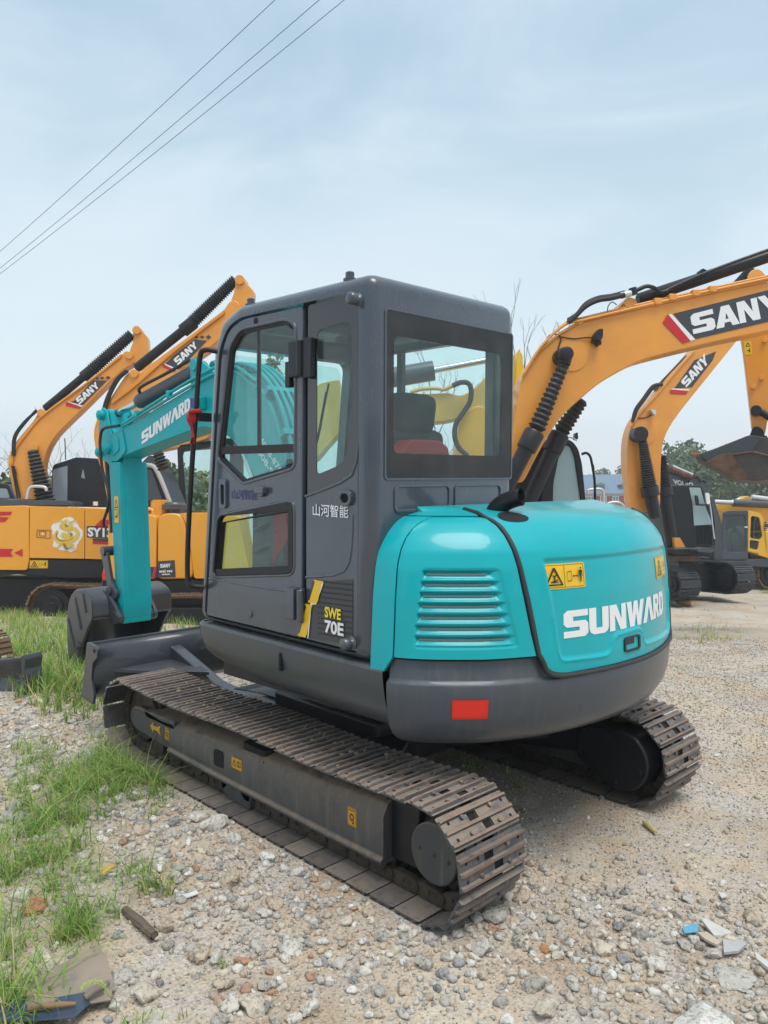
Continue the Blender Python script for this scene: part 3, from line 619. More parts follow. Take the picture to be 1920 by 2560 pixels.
sw += [(2,)+kp([(-.575, 1.318), (-.64, 1.318), (-.64, 1.308), (-.632, 1.305), (-.604, 1.218), (-.598, 1.218), (-.598, 1.208), (-.535, 1.208), (-.535, 1.218), (-.545, 1.22), (-.583, 1.305), (-.583, 1.31)])]
sw += [(2,)+kp([(-.512, 1.20), (-.565, 1.20), (-.565, 1.19), (-.558, 1.187), (-.525, 1.055), (-.518, 1.05), (-.518, 1.04), (-.46, 1.04), (-.46, 1.052), (-.472, 1.055), (-.520, 1.187), (-.514, 1.192)])]
fnS = lambda a, b, o: Vector((-.45-.40*a, .967+o, 1.02+.34*b))
v1_, f1_ = text_mesh('SWE', .035); v2_, f2_ = text_mesh('70E', .035)
def place(v, x0, z0, x1, z1, sl_=0):
    a0, b0 = K(x0, z0); a1, b1 = K(x1, z1); return [Vector((a0+(a1-a0)*p.x, b0+(b1-b0)*p.y+sl_*p.x, 0)) for p in v]
sw += [(3, place(v1_, -.655, 1.155, -.765, 1.205), f1_), (1, place(v2_, -.655, 1.085, -.785, 1.145), f2_)]
decal('model_plate', QP, fnS, sw, [M['gprint'], M['white'], M['stick'], M['yprint'], M['black']], off=.0025, step=.0004)
# hand rail
q = MB(); q.tube(spline([(.20, .985, 2.44), (.235, 1.04, 2.445), (.262, 1.055, 2.40), (.30, 1.055, 2.15), (.34, 1.055, 1.9), (.385, 1.055, 1.55), (.405, 1.055, 1.27), (.39, 1.045, 1.20), (.355, .98, 1.185)], 5), .014, 10)
q.box((.285, 1.02, 2.10), (.03, .08, .045)); q.build('grab_rail', M['blackp'], CAB, smooth=50)
# --- cab interior
SE = MB(); SE.box((-.42, .45, 1.42), (.46, .46, .14)); SEO = SE.build('operator_seat', M['seat'], EX, bevel=.04, seg=3)
q = MB(); q.box((-.63, .45, 1.74), (.12, .46, .58), (0, radians(-8), 0)); q.build('seat_back', M['seat'], SEO, bevel=.05, seg=3)
q = MB(); q.box((-.69, .45, 2.10), (.10, .30, .20), (0, radians(-8), 0)); q.build('headrest', M['seat'], SEO, bevel=.05, seg=3)
MB().box((-.66, .45, 1.55), (.16, .5, .16)).build('seat_base', M['inter'], SEO, bevel=.02)
for y in (.16, .74):
    q = MB(); q.box((-.30, y, 1.52), (.42, .10, .16)); q.tube(spline([(-.16, y, 1.6), (-.13, y, 1.7), (-.10, y, 1.78)], 4), .014, 8); q.lathe((-.10, y, 1.76), (-.09, y, 1.88), [(0, .02), (.5, .028), (1, .015)], 12); q.build('control_lever', M['blackp'], SEO, bevel=.0)
MB().bb((-.87, .03, 1.0), (.30, .91, 1.06)).build('cab_floor', M['inter'], CAB)
MB().bb((-.87, .05, 1.06), (-.74, .90, 1.74)).build('rear_shelf', M['inter'], CAB)
q = MB(); q.tube([(.26, .35, 1.75), (.20, .30, 2.05), (.17, .27, 2.28)], .008, 6); q.tube([(.215, .30, 2.0), (.185, .24, 2.33)], .006, 6); q.build('wiper', M['blackp'], CAB)
q = MB(); q.box((.05, .15, 1.72), (.10, .10, .28)); q.build('side_console', M['inter'], CAB, bevel=.02)
pane('windscreen_pane', 'x', .31, rrect(.04, 1.12, .90, 2.45, .05), M['glass'], CAB)
MB().prism([(.10, 1.06), (.27, 1.06), (.24, 1.72), (.16, 1.72)], 'y', .36, .62).build('pedal_console', M['inter'], CAB)
q = MB()
for y in (.42, .54): q.tube([(.14, y, 1.2), (.08, y, 1.5), (.06, y, 1.68)], .014, 8)
q.build('travel_lever', M['blackp'], CAB)
MB().bb((-.18, -.03, 1.45), (-.14, .0, 2.52)).build('sash_bar', M['inter'], CAB)
# --- crawler tracks
GA, SW = .824, .41
def track_path(L0, L1, zc, r, n, sag=.0):
    """stations along the belt: (x, z, angle of travel direction)"""
    per = 2*(L1-L0)+2*pi*r; out = []
    for i in range(n):
        d = (i+.35)*per/n
        if d < (L1-L0): out.append((L0+d, zc-r, 0.0, 0)); continue
        d -= (L1-L0)
        if d < pi*r: a = d/r; out.append((L1+r*sin(a), zc-r*cos(a), a, 1)); continue
        d -= pi*r
        if d < (L1-L0): t = d/(L1-L0); out.append((L1-d, zc+r-sag*sin(t*pi*2)**2, pi, 2)); continue
        d -= (L1-L0); a = d/r; out.append((L0-r*sin(a), zc+r*cos(a), pi+a, 3))
    return out, per
def shoe_mesh(p, w, h=.024, t=.012, name='track_shoe'):
    """one triple grouser shoe: x along the belt, y across, -z outward; with slots and bolt heads"""
    mb = MB(); L = p*.5; hw = w/2
    # leading lip curls up
    prof = [(-L-.004, 0), (-L+.012, -t*.2), (-L+.014, -h), (-L+.024, -h), (-L+.030, -t), (-.010, -t), (-.006, -h), (.006, -h), (.010, -t), (L-.030, -t), (L-.024, -h), (L-.014, -h), (L-.010, -t*.7), (L-.002, -t*.5), (L-.004, 0)]
    ys = [-hw, -hw+.012, -.135, -.115, -.055, .0, .055, .115, .135, hw-.012, hw]
    rows = []
    rr_ = random.Random(3)
    for y in ys:
        e = .7 if abs(y) > hw-.005 else 1
        rows.append([Vector((x*(1 if e == 1 else .97), y, z*e)) for x, z in prof])
    nr, nc = len(rows), len(prof); vs = [p_ for r in rows for p_ in r]; fs = []
    for i in range(nr-1):
        for j in range(nc):
            # two oblong openings through the valleys in the middle
            if i in (5, ) and j in (4,): continue
            if i in (4, ) and j in (8,): continue
            fs.append((i*nc+j, i*nc+(j+1) % nc, (i+1)*nc+(j+1) % nc, (i+1)*nc+j))
    tips = [f for f in fs if all(abs(vs[i].z) > h*.66 for i in f)]; rest = [f for f in fs if not all(abs(vs[i].z) > h*.66 for i in f)]
    mb.cur = 2; mb.add(vs, tips); mb.cur = 0; mb.add(vs, rest); mb.add([rows[0][j] for j in range(nc)], [tuple(range(nc))]); mb.add([rows[-1][j] for j in range(nc)], [tuple(range(nc-1, -1, -1))])
    for x, y in ((-L*.5, -.085), (-L*.5, .09), (L*.5, -.09), (L*.5, .085)): mb.cyl((x, y, -t+.002), (x, y, -t-.012), .011, .009, 8)
    mb.cur = 1
    for x, y in ((-L*.5, -.165), (-L*.5, .165), (L*.5, -.165), (L*.5, .165)): mb.cyl((x, y, -t+.002), (x, y, -t-.0006), .008, .008, 8)
    for (x, y) in ((-L*.5, .0275), (L*.5, -.0275)): mb.box((x, y, -.001), (.05, .05, .002))
    return mb
def link_mesh(p):
    mb = MB()
    for y in (-.052, .052):
        mb.prism([(-p*.62, .02), (-p*.6, .055), (-p*.3, .07), (p*.25, .07), (p*.5, .055), (p*.55, .02), (p*.3, .002), (-p*.4, .002)], 'y', y-.016, y+.016)
        mb.cyl((-p*.5, y-.022, .04), (-p*.5, y+.022, .04), .022, n=10); mb.cyl((p*.0, y+(.016 if y > 0 else -.016), .045), (p*.0, y+(.024 if y > 0 else -.024), .045), .012, n=8)
    mb.cyl((-p*.5, -.05, .04), (-p*.5, .05, .04), .017, n=8); return mb
st, per = track_path(-1.275, 1.285, .2525, .229, 44, .016)
pitch = per/44
shoe_o = None; link_o = None
for side in (1, -1):
    yc = GA*side; s_ = side
    TF = MB()
    # box beam of the side frame with a sloping top
    yo, yi = yc+.105, yc-.105
    cs = lambda top, bot: [(yo*1, bot), (yo, bot+.02)]
    secs = []
    for x, top, bot in ((-1.0, .395, .115), (-.6, .375, .115), (.3, .345, .125), (.84, .325, .135)):
        secs.append([Vector((x, yc+dy*1.0, z)) for dy, z in ((-.11, bot), (.125, bot), (.128, bot+.02), (.112, bot+.03), (.112, top-.07), (.085, top-.02), (.03, top), (-.06, top), (-.11, top-.05))])
    if side < 0: secs = [[Vector((v.x, 2*yc-v.y, v.z)) for v in r] for r in secs]
    TF.grid(secs, closed=True); TF.add(secs[0], [tuple(range(9))]); TF.add(secs[-1], [tuple(range(9))])
    TFO = TF.build('track_frame', M['frame'], EX, bevel=.006)
    # front fork that carries the idler
    q = MB(); o1, o2 = yc-.09, yc+.09
    for ya, yb in ((yc+.07, yc+.10), (yc-.10, yc-.07)):
        q.prism(rpoly([(.80, .14), (1.28, .17), (1.36, .21), (1.36, .27), (1.30, .315), (1.12, .315), (.95, .30), (.80, .31)], .03), 'y', ya, yb)
    q.prism([(.80, .275), (1.14, .275), (1.18, .315), (.80, .325)], 'y', yc-.10, yc+.10)
    q.build('idler_fork', M['frame'], TFO, bevel=.006)
    MB().cyl((1.285, yc-.05, .2525), (1.285, yc+.05, .2525), .165, n=32).cyl((1.285, yc-.02, .2525), (1.285, yc+.02, .2525), .185, n=32).build('idler', M['link'], TFO, bevel=.005)
    # sprocket and motor
    sp_ = MB(); nteeth = 19
    tp = []
    for i in range(nteeth*4):
        a = 2*pi*i/(nteeth*4); r = (.155, .19, .19, .155)[i % 4]; tp.append((-1.275+r*cos(a), .2525+r*sin(a)))
    sp_.prism(tp, 'y', yc-.02, yc+.02); sp_.build('sprocket', M['link'], TFO, bevel=.003)
    ys_ = 1 if side > 0 else -1
    if side > 0:
        q = MB(); q.cyl((-1.265, yc-.02, .2475), (-1.265, yc+.085, .2475), .128, n=48)
        CO = q.build('hub_cover', M['frame'], TFO, bevel=.006)
        for dx, dz in ((-.08, -.005), (.0, .0), (.08, .005)):
            MB().cyl((-1.265+dx, yc+.08, .2475+dz), (-1.265+dx, yc+.091, .2475+dz), .011, n=12).cyl((-1.265+dx, yc+.085, .2475+dz), (-1.265+dx, yc+.095, .2475+dz), .005, n=8).build('bolt', M['frame'], CO)
        MB().bb((-1.16, yc-.10, .13), (-.985, yc+.06, .40)).build('motor_bracket', M['blackp'], TFO, bevel=.01)
        # openings in the beam
        MB().prism(rrect(.245, .195, .345, .285, .02), 'y', yc+.10, yc+.1135).build('beam_opening', M['dark'], TFO)
        MB().prism(rrect(-.10, yc+.0, .12, yc+.08, .03), 'z', .30, .372).build('beam_opening', M['dark'], TFO)
        for xx, zz, w_, h_, kind in ((1.02, .235, .13, .07, 'arrow'), (.88, .235, .052, .075, 'st'), (.12, .26, .095, .06, 'bk'), (-.80, .265, .06, .085, 'st')):
            fq = lambda a, b, o, xx=xx, zz=zz, w_=w_, h_=h_: Vector((xx+w_/2-w_*a, (yc+.1125 if xx < .85 else yc+.101)+o, zz-h_/2+h_*b))
            if kind == 'arrow': L = [(0,)+poly2([(0, .5), (.28, 1), (.28, .68), (.62, .68), (1, .95), (.86, .5), (1, .05), (.62, .32), (.28, .32), (.28, 0)])]
            elif kind == 'st': L = [(0,)+poly2(rrect(0, 0, 1, 1, .1)), (1,)+poly2(rrect(.06, .04, .94, .96, .06), rrect(.09, .06, .91, .94, .05)), (1,)+poly2(*[[(.14+.12*i, .82), (.2+.12*i, .90), (.26+.12*i, .82)] for i in range(6)]), (1,)+poly2([(.5+.24*cos(t*pi/8), .48+.2*sin(t*pi/8)) for t in range(16)], [(.5+.15*cos(t*pi/8), .48+.12*sin(t*pi/8)) for t in range(16)]), (1,)+poly2([(.5, .2), (.7, .12), (.78, .3), (.72, .3), (.66, .2), (.52, .26)])]
            else: L = [(0,)+poly2(rrect(0, 0, 1, 1, .1)), (1,)+poly2([(.08, .2), (.25, .8), (.29, .8), (.46, .2)], [(.14, .27), (.39, .27), (.27, .68)]), (1,)+poly2(rrect(.56, .25, .9, .75, .04), rrect(.60, .33, .71, .69, .02), rrect(.75, .33, .86, .69, .02))]
            decal('frame_sticker', TFO, fq, L, [M['ydull'], M['black']], off=.0015, step=.0006)
        MB().prism(rpoly([(.04, .13), (.04, .02), (.22, .02), (.31, .06), (.33, .13)], .02), 'y', yc+.03, yc+.085).build('track_guide', M['frame'], TFO, bevel=.006)
    else:
        yy = yc+.205-.02          # inboard face of the far final drive
        q = MB(); cov = [(-.985, .395), (-1.20, .41)]+[(-1.255+.168*cos(radians(a)), .2475+.168*sin(radians(a))) for a in range(100, 275, 12)]+[(-1.2, .085), (-.985, .20)]
        q.prism(cov, 'y', yy-.16, yy+.03); CO = q.build('drive_cover', M['blackp'], TFO, bevel=.012)
        for x, z in ((-1.03, .36), (-1.18, .375), (-1.02, .24), (-1.375, .22), (-1.23, .13)):
            MB().cyl((x, yy+.03, z), (x, yy+.045, z), .018, n=8).cyl((x, yy+.04, z), (x, yy+.052, z), .010, n=6).build('bolt', M['blackp'], CO)
        MB().prism([(-.985, .385), (-.985, .22), (-.4, .13), (1.0, .13), (1.0, .30), (-.4, .33)], 'y', yc+.10, yy+.0).build('frame_web', M['blackp'], TFO, bevel=.01)
    for x in (-.93, -.68, -.43, -.18, .07, .32, .57, .80, 1.02):
        q = MB()
        for a, b, r in ((-.085, -.045, .062), (-.045, -.03, .078), (-.03, .03, .05), (.03, .045, .078), (.045, .085, .062)): q.cyl((x, yc+a, .125), (x, yc+b, .125), r, n=18)
        q.build('track_roller', M['link'], TFO)
    for i, (x, z, a, sg) in enumerate(st):
        if shoe_o is None:
            shoe_o = shoe_mesh(pitch*.955, SW).build('track_shoe', [M['shoe'], M['dark'], M['edge']], TFO, smooth=25); o = shoe_o
            link_o = link_mesh(pitch).build('track_link', M['link'], TFO, smooth=30); k = link_o
        else:
            o = shoe_o.copy(); COL.objects.link(o); k = link_o.copy(); COL.objects.link(k)
        jit = rnd.uniform(-.02, .02) if sg == 2 else 0
        for e, dy in ((o, rnd.uniform(-.003, .003)), (k, 0)):
            e.parent = TFO; e.location = (x, yc+dy, z); e.rotation_euler = (0, -a+jit, 0)
    # mud caked on the shoes and beam: real lumps
    if side > 0:
        q = MB(); r3 = random.Random(11)
        for i in range(240):
            x = r3.uniform(-1.2, 1.0); dens = math.exp(-((x-.15)/.5)**2)*.8+.25
            if r3.random() > dens: continue
            y = yc+r3.gauss(-.02, .09); y = min(max(y, yc-.19), yc+.19); w_ = r3.uniform(.004, .017); h_ = r3.uniform(.002, .006)
            q.lathe((x, y, .486), (x, y, .488+h_), [(0, w_), (.5, w_*r3.uniform(.5, .9)), (1, w_*.2)], 6)
        for i in range(60):
            x = r3.uniform(-.9, .9); y = yc+r3.uniform(-.05, .10); zt = float(np.interp(x, [-1, .84], [.39, .325]))-max(0, (y-yc-.03)*.6); w_ = r3.uniform(.003, .010)
            q.lathe((x, y, zt-.004), (x, y, zt+r3.uniform(.004, .012)), [(0, w_), (.6, w_*.7), (1, w_*.2)], 6)
        mo = q.build('dried_mud', M['mud'], TFO, smooth=60, fix=False); tag(mo, kind='stuff')
# undercarriage centre
q = MB(); q.prism([(-.45, -.45), (-.45, .45), (.45, .45), (.45, -.45)], 'z', .22, .50); q.build('centre_frame', M['blackp'], EX, bevel=.02)
for sx in (-1, 1):
    for sy in (-1, 1):
        MB().prism([(sx*.25, sy*.30), (sx*.45, sy*.15), (sx*.85, sy*.74), (sx*.60, sy*.74)], 'z', .24, .42).build('frame_leg', M['blackp'], EX, bevel=.015)
q = MB(); q.grid([[Vector((x, y, z)) for x, z in ((.35, .44), (.7, .43), (.95, .40))] for y in (-.4, .4)]); q.build('centre_plate', M['greyd'], EX, solid=.01, fix=False)
# --- dozer blade
BL = MB(); prof = [(1.97, .225), (1.915, .27), (1.885, .34), (1.875, .42), (1.885, .50), (1.915, .57), (1.95, .612)]
rows = [[Vector((x, y, z)) for x, z in prof] for y in (-.93, .93)]
BLO = BL.grid(rows).build('dozer_blade', M['bucket'], EX, smooth=40, solid=.014, off=0, fix=False)
MB().tube([(1.95, -.93, .612), (1.95, .93, .612)], .012, 8).build('blade_top_edge', M['bucket'], BLO)
for y in (-.935, .935):
    q = MB(); q.prism(rpoly([(1.78, .595), (1.79, .545), (1.86, .50), (1.885, .38), (1.85, .27), (1.87, .20), (2.07, .22), (2.02, .34), (1.99, .48), (1.95, .63), (1.80, .62)], .02), 'y', y-.010, y+.010)
    EP = q.build('blade_end_plate', M['bucket'], BLO, bevel=.004)
    MB().cyl((1.83, y-.012, .585), (1.83, y+.012, .585), .016, n=12).build('lifting_eye', M['dark'], EP)
for y in (.30, -.30):
    q = MB(); q.prism([(.75, .20), (.75, .32), (1.30, .36), (1.80, .50), (1.885, .52), (1.885, .30), (1.30, .24)], 'y', y-.045, y+.045); q.build('blade_arm', M['bucket'], BLO, bevel=.008)
for s_g in (1, -1): MB().prism([(1.885, .80*s_g), (1.885, .20*s_g), (1.35, .34*s_g)], 'z', .40, .425).build('blade_gusset', M['bucket'], BLO, bevel=.004)
MB().cyl((.6, .0, .40), (1.35, .0, .42), .055, n=16).cyl((1.35, .0, .42), (1.82, .0, .44), .03, n=12).build('blade_cylinder', M['blackp'], BLO)
# --- boom
by0, by1 = .0, -.235
boomP = rpoly([(.72, 1.02), (.74, 1.32), (.92, 1.92), (1.08, 2.27), (1.28, 2.475), (1.54, 2.56), (1.95, 2.515), (3.05, 2.255), (3.38, 2.17), (3.58, 2.10), (3.63, 2.0), (3.56, 1.93), (3.44, 1.915), (3.28, 1.955), (3.0, 2.0), (1.95, 2.165), (1.66, 2.10), (1.45, 1.98), (1.24, 1.72), (1.10, 1.02)], [.02, .05, .1, .1, .12, .12, .1, .02, .05, .05, .04, .04, .04, .04, .02, .1, .12, .12, .1, .05])
BO = MB().prism(boomP, 'y', by0, by1).build('boom', M['tealb'], EX, bevel=.008)
q = MB(); q.prism(rpoly([(3.30, 2.19), (3.22, 1.99), (3.40, 1.90), (3.62, 1.92), (3.66, 2.03), (3.52, 2.15)], .04), 'y', by0-.001, by0+.014); q.prism(rpoly([(3.36, 2.13), (3.33, 2.0), (3.47, 1.95), (3.60, 2.02), (3.50, 2.12)], .04), 'y', by0+.01, by0+.024); q.build('boom_nose', M['tealb'], BO, bevel=.004)
for y0_ in (by0-.03, by1+.03):      # arm cylinder brackets
    q = MB(); q.prism(rpoly([(1.78, 2.54), (1.92, 2.50), (2.16, 2.46), (2.17, 2.60), (2.13, 2.70), (2.07, 2.70), (2.0, 2.66)], .03), 'y', y0_-.015, y0_+.015); q.cyl((2.10, y0_-.035, 2.645), (2.10, y0_+.035, 2.645), .048, n=18); q.build('cylinder_bracket', M['tealb'], BO, bevel=.004)
for k, dz in enumerate((0, .045)):
    pts = [(1.22, by0+.02, 2.40+dz), (1.54, by0+.02, 2.55+dz*.8), (1.95, by0+.015, 2.515+dz), (2.9, by0+.012, 2.30+dz*.7), (3.3, by0+.0, 2.21+dz*.5)]
    MB().tube(spline(pts, 4), .013, 8).build('steel_pipe', M['tealb'], BO, smooth=60)
for k in range(4):      # pipes over the back of the boom, with clamps
    y = by0-.035-k*.055
    MB().tube(spline([(.76, y, 1.35), (.89, y, 1.95), (1.04, y, 2.30), (1.25, y, 2.51), (1.52, y, 2.60), (1.85, y, 2.555)], 5), .017, 8).build('steel_pipe', M['tealb'], BO, smooth=60)
for x, z, a in ((.94, 2.08, 66), (1.12, 2.38, 50), (1.60, 2.58, -10)):
    q = MB(); q.box((x, (by0+by1)/2, z), (.045, .26, .05), (0, -radians(a), 0)); q.build('pipe_clamp', M['tealb'], BO, bevel=.004)
for x, z in ((2.45, 2.44), (3.0, 2.31)):
    MB().box((x, by0+.012, z), (.05, .04, .06)).build('pipe_clamp', M['tealb'], BO, bevel=.006)
v_, f_ = word('SUNWVRD', .045)
decal('boom_lettering', BO, lambda a, b, o: Vector((2.945-.80*a-.0*b, by0+o, 2.045+.25*a+.105*b-.0*a)), [(0, v_, f_)], [M['white']], off=.003)
v1_, f1_ = text_mesh('4008-876', .02); v2_, f2_ = text_mesh('4008-9', .02)
decal('boom_number', BO, lambda a, b, o: Vector((1.22-.24*a-.03*b, by0+o, 2.03-.235*a+.035*b)), [(0, v1_, f1_)], [M['white']], off=.003)
decal('boom_number', BO, lambda a, b, o: Vector((1.28-.20*a-.03*b, by0+o, 1.985-.20*a+.035*b)), [(0, v2_, f2_)], [M['white']], off=.003)
q = MB(); q.box((1.98, by0+.03, 2.335), (.14, .06, .10)); WLB = q.build('work_lamp', M['tealb'], BO, bevel=.008)
MB().box((1.97, by0+.064, 2.34), (.12, .01, .075)).build('lamp_face', M['bluem'], WLB)
q = MB(); q.cyl((1.62, -.12, 2.02), (1.40, -.12, 1.66), .028, n=14); q.build('piston_rod', M['chrome'], BO); MB().lathe((1.40, -.12, 1.66), (1.02, -.12, 1.02), [(0, .05), (.05, .06), (1, .06)], 16).build('boom_cylinder', M['blackp'], BO)
MB().prism([(.58, 1.0), (1.22, 1.0), (1.22, 1.30), (1.10, 1.58), (.66, 1.58), (.58, 1.40)], 'y', .03, .07).build('boom_bracket', M['blackp'], BO, bevel=.01)
for z in (1.15, 1.32, 1.47): MB().tube(spline([(.60, .09, z), (.85, .11, z+.03), (1.15, .09, z-.06)], 4), .018, 8).build('hydraulic_hose', M['rubber'], BO, smooth=60)
# arm cylinder
yc_ = (by0+by1)/2
q = MB(); q.lathe((2.12, yc_, 2.645), (3.20, yc_, 2.435), [(0, .035), (.02, .055), (.10, .055), (.11, .062), (.93, .062), (.94, .07), (1, .065)], 20); AC = q.build('arm_cylinder', M['greyd'], EX, smooth=40)
MB().cyl((3.18, yc_, 2.439), (3.62, yc_, 2.352), .03, n=16).build('piston_rod', M['chrome'], AC, smooth=40)
MB().lathe((3.60, yc_, 2.356), (3.70, yc_, 2.337), [(0, .035), (.3, .045), (1, .045)], 14).build('rod_eye', M['bucket'], AC)
MB().tube(spline([(2.25, yc_+.06, 2.70), (2.6, yc_+.08, 2.62), (3.05, yc_+.07, 2.545), (3.12, yc_+.04, 2.50)], 4), .014, 8).build('hose', M['rubber'], AC, smooth=60)
# arm
ay0, ay1 = .012, -.255
armP = rpoly([(3.62, 2.38), (3.69, 2.39), (3.735, 2.31), (3.755, 2.05), (3.73, 1.93), (3.56, 1.80), (3.45, .60), (3.43, .46), (3.30, .46), (3.285, .60), (3.32, 1.60), (3.345, 1.95), (3.47, 2.10), (3.58, 2.20)], [.03, .03, .03, .06, .06, .05, .02, .04, .04, .02, .05, .02, .02, .02])
q = MB(); q.prism([p for p in armP if True], 'y', -.03, -.205)
AR = q.build('arm', M['tealb'], EX, bevel=.008)
q = MB(); q.prism(rpoly([(3.345, 1.90), (3.56, 1.90), (3.455, .62), (3.43, .44), (3.30, .44), (3.285, .62)], .02), 'y', ay0, ay1); q.build('arm_box', M['tealb'], AR, bevel=.008)
for y in (ay0, ay1+.02):
    q = MB(); q.prism(rpoly([(3.60, 2.37), (3.69, 2.41), (3.75, 2.30), (3.775, 2.0), (3.72, 1.92), (3.50, 1.88), (3.46, 2.05), (3.53, 2.18)], .03), 'y', y-.02, y+.0); q.build('arm_cheek', M['tealb'], AR, bevel=.004)
for x, z, r in ((3.67, 2.33, .045), (3.71, 1.99, .042), (3.53, 2.02, .05)):
    MB().cyl((x, ay0-.29, z), (x, ay0+.045, z), r, n=20).cyl((x, ay0+.04, z), (x, ay0+.055, z), r*.6, n=12).build('pivot_pin', M['tealb'], AR, bevel=.004)
fq = lambda a, b, o: Vector((3.455-.085*a, ay0+o, 1.35+.24*b))
decal('warning_sticker', AR, fq, [(0,)+poly2(rrect(0, 0, 1, 1, .1)), (1,)+poly2([(.12, .56), (.46, .88), (.54, .88), (.88, .56)], [(.25, .60), (.75, .60), (.5, .82)]), (1,)+poly2([(.3, .2), (.7, .2), (.7, .4), (.62, .4), (.62, .26), (.3, .26)]), (1,)+poly2([(.05, .48), (.95, .48), (.95, .5), (.05, .5)])], [M['stick'], M['black']], off=.003)
# bucket cylinder and its hoses, in front of the arm
q = MB(); q.lathe((3.79, -.10, 1.96), (3.69, -.10, 1.24), [(0, .03), (.03, .046), (.95, .046), (1, .052)], 16); BC = q.build('bucket_cylinder', M['blackp'], EX, smooth=40)
MB().cyl((3.69, -.10, 1.24), (3.66, -.10, 1.06), .026, n=14).build('piston_rod', M['chrome'], BC)
for i, dy in enumerate((.0,)):
    MB().tube(spline([(3.30, .03+dy*.3, 2.22), (3.55, .06, 2.20), (3.60, .07+dy, 2.12), (3.585, .08+dy, 2.02), (3.53, .085+dy, 1.82), (3.42, .08+dy, 1.62), (3.45, .08+dy, 1.48), (3.60, .05+dy, 1.36), (3.70, .0+dy, 1.30)], 5), .013, 8).build('hydraulic_hose', M['rubber'], BC, smooth=60)
# link and bucket
for y in (.035, -.27):
    q = MB(); q.prism(rpoly([(3.68, 1.06), (3.62, 1.10), (3.55, 1.07), (3.46, .80), (3.36, .72), (3.38, .66), (3.46, .66), (3.54, .74)], .03), 'y', y-.015, y+.015); q.build('bucket_link', M['bucket'], EX, bevel=.005)
    q = MB(); q.prism(rpoly([(3.52, .84), (3.62, .80), (3.62, .70), (3.56, .66), (3.48, .72)], .03), 'y', y-.045, y-.02); q.build('bucket_link', M['bucket'], EX, bevel=.005)
MB().cyl((3.60, -.30, 1.08), (3.60, .07, 1.08), .045, n=16).build('link_pin', M['bucket'], EX, bevel=.004)
MB().cyl((3.50, -.30, .72), (3.50, .07, .72), .04, n=16).build('link_pin', M['bucket'], EX, bevel=.004)
MB().cyl((3.35, -.32, .50), (3.35, .08, .50), .055, n=18).build('link_pin', M['bucket'], EX, bevel=.004)
bys0, bys1 = .21, -.56
back = [(3.49, .49), (3.495, .57), (3.515, .655), (3.60, .705), (3.73, .725), (3.88, .69), (3.99, .59), (4.04, .42), (4.045, .22), (4.01, .04), (3.93, -.05)]
bk = spline([(a, 0, b) for a, b in back], 3)
BK = MB().grid([[Vector((p.x, y, p.z)) for p in bk] for y in (bys1, bys0)]).build('bucket', M['bucket'], EX, smooth=40, solid=.018, off=0, fix=False)
MB().tube([(3.49, bys1, .485), (3.49, bys0, .485)], .012, 8).build('bucket_lip', M['bucket'], BK)
for y in (bys0, bys1):
    q = MB(); q.prism([(p.x, p.z) for p in bk]+[(3.84, -.07), (3.71, .24), (3.58, .40)], 'y', y-.012, y+.012); SPB = q.build('bucket_side', M['bucket'], BK, bevel=.004)
    if y > 0:
        for (x0, z0, x1, z1) in ((3.69, .70, 3.615, .53), (3.86, .64, 3.73, .36), (4.02, .42, 3.86, .12)):
            d = Vector((x1-x0, 0, z1-z0)); MB().box(((x0+x1)/2, y+.018, (z0+z1)/2), (.020, .016, d.length), (0, atan2(d.x, d.z), 0)).build('wear_strip', M['greyd'], SPB, bevel=.003)
        MB().prism(rpoly([(3.74, .20), (3.80, .24), (3.90, -.02), (3.84, -.09)], .01), 'y', y+.012, y+.03).build('side_cutter', M['bucket'], SPB, bevel=.004)
        for x, z in ((3.78, .18), (3.81, .10), (3.85, .01)): MB().cyl((x, y+.02, z), (x, y+.042, z), .016, n=8).build('bolt', M['bucket'], SPB)
for k in range(4):
    y = bys0-.06-k*(bys0-bys1-.12)/3; MB().prism([(3.96, -.02), (3.90, -.0), (3.82, -.14), (3.85, -.15)], 'y', y-.035, y+.035).build('bucket_tooth', M['brown'], BK, bevel=.006)
for y in (.055, -.295):      # ears that reach back to the arm pin
    MB().prism(rpoly([(3.27, .50), (3.31, .56), (3.40, .64), (3.56, .73), (3.66, .72), (3.56, .55), (3.42, .47), (3.33, .44)], .03), 'y', y-.016, y+.016).build('bucket_ear', M['bucket'], BK, bevel=.005)
# red rag on the rail
q = MB(); rr = random.Random(5); rows = []
for i in range(9):
    t = i/8; w = .019+.012*sin(t*7)+(.014 if i < 3 else 0)*(1-t); a0 = t*.8
    rows.append([Vector((.318+(w*.8)*cos(a)*(1+.35*sin(2*a+9*t))+.008*sin(6*t), 1.068+(w*.55)*sin(a)*(1+.3*sin(3*a+5*t)), 2.125-.15*t-.012*sin(2*a)*(1+t))) for a in [2*pi*k/10+a0 for k in range(10)]])
q.grid(rows, closed=True); q.add(rows[0], [tuple(range(10))]); q.add(rows[-1], [tuple(range(10))]); q.tube(spline([(.30, 1.035, 2.12), (.272, 1.055, 2.13), (.30, 1.09, 2.125), (.33, 1.055, 2.12), (.30, 1.035, 2.12)], 4), .012, 6)
tag(q.build('rag', M['red'], None, smooth=70), 'red rag tied round the black grab rail of the teal excavator cab', 'rag')
q = MB(); rows = []
for i in range(10):
    t = i/9; rows.append([Vector((-.24+.16*u*(1-.25*t)+.03*t-.01*sin(6*t+4*u), .84+.015*sin(5*u+3*t), 1.66-.34*t*(.35+.65*u))) for u in [k/7 for k in range(8)]])
q.grid(rows); tag(q.build('cloth', M['red'], None, smooth=70, solid=.004, fix=False), 'red cloth hanging inside the teal excavator cab behind its lower door window', 'cloth')

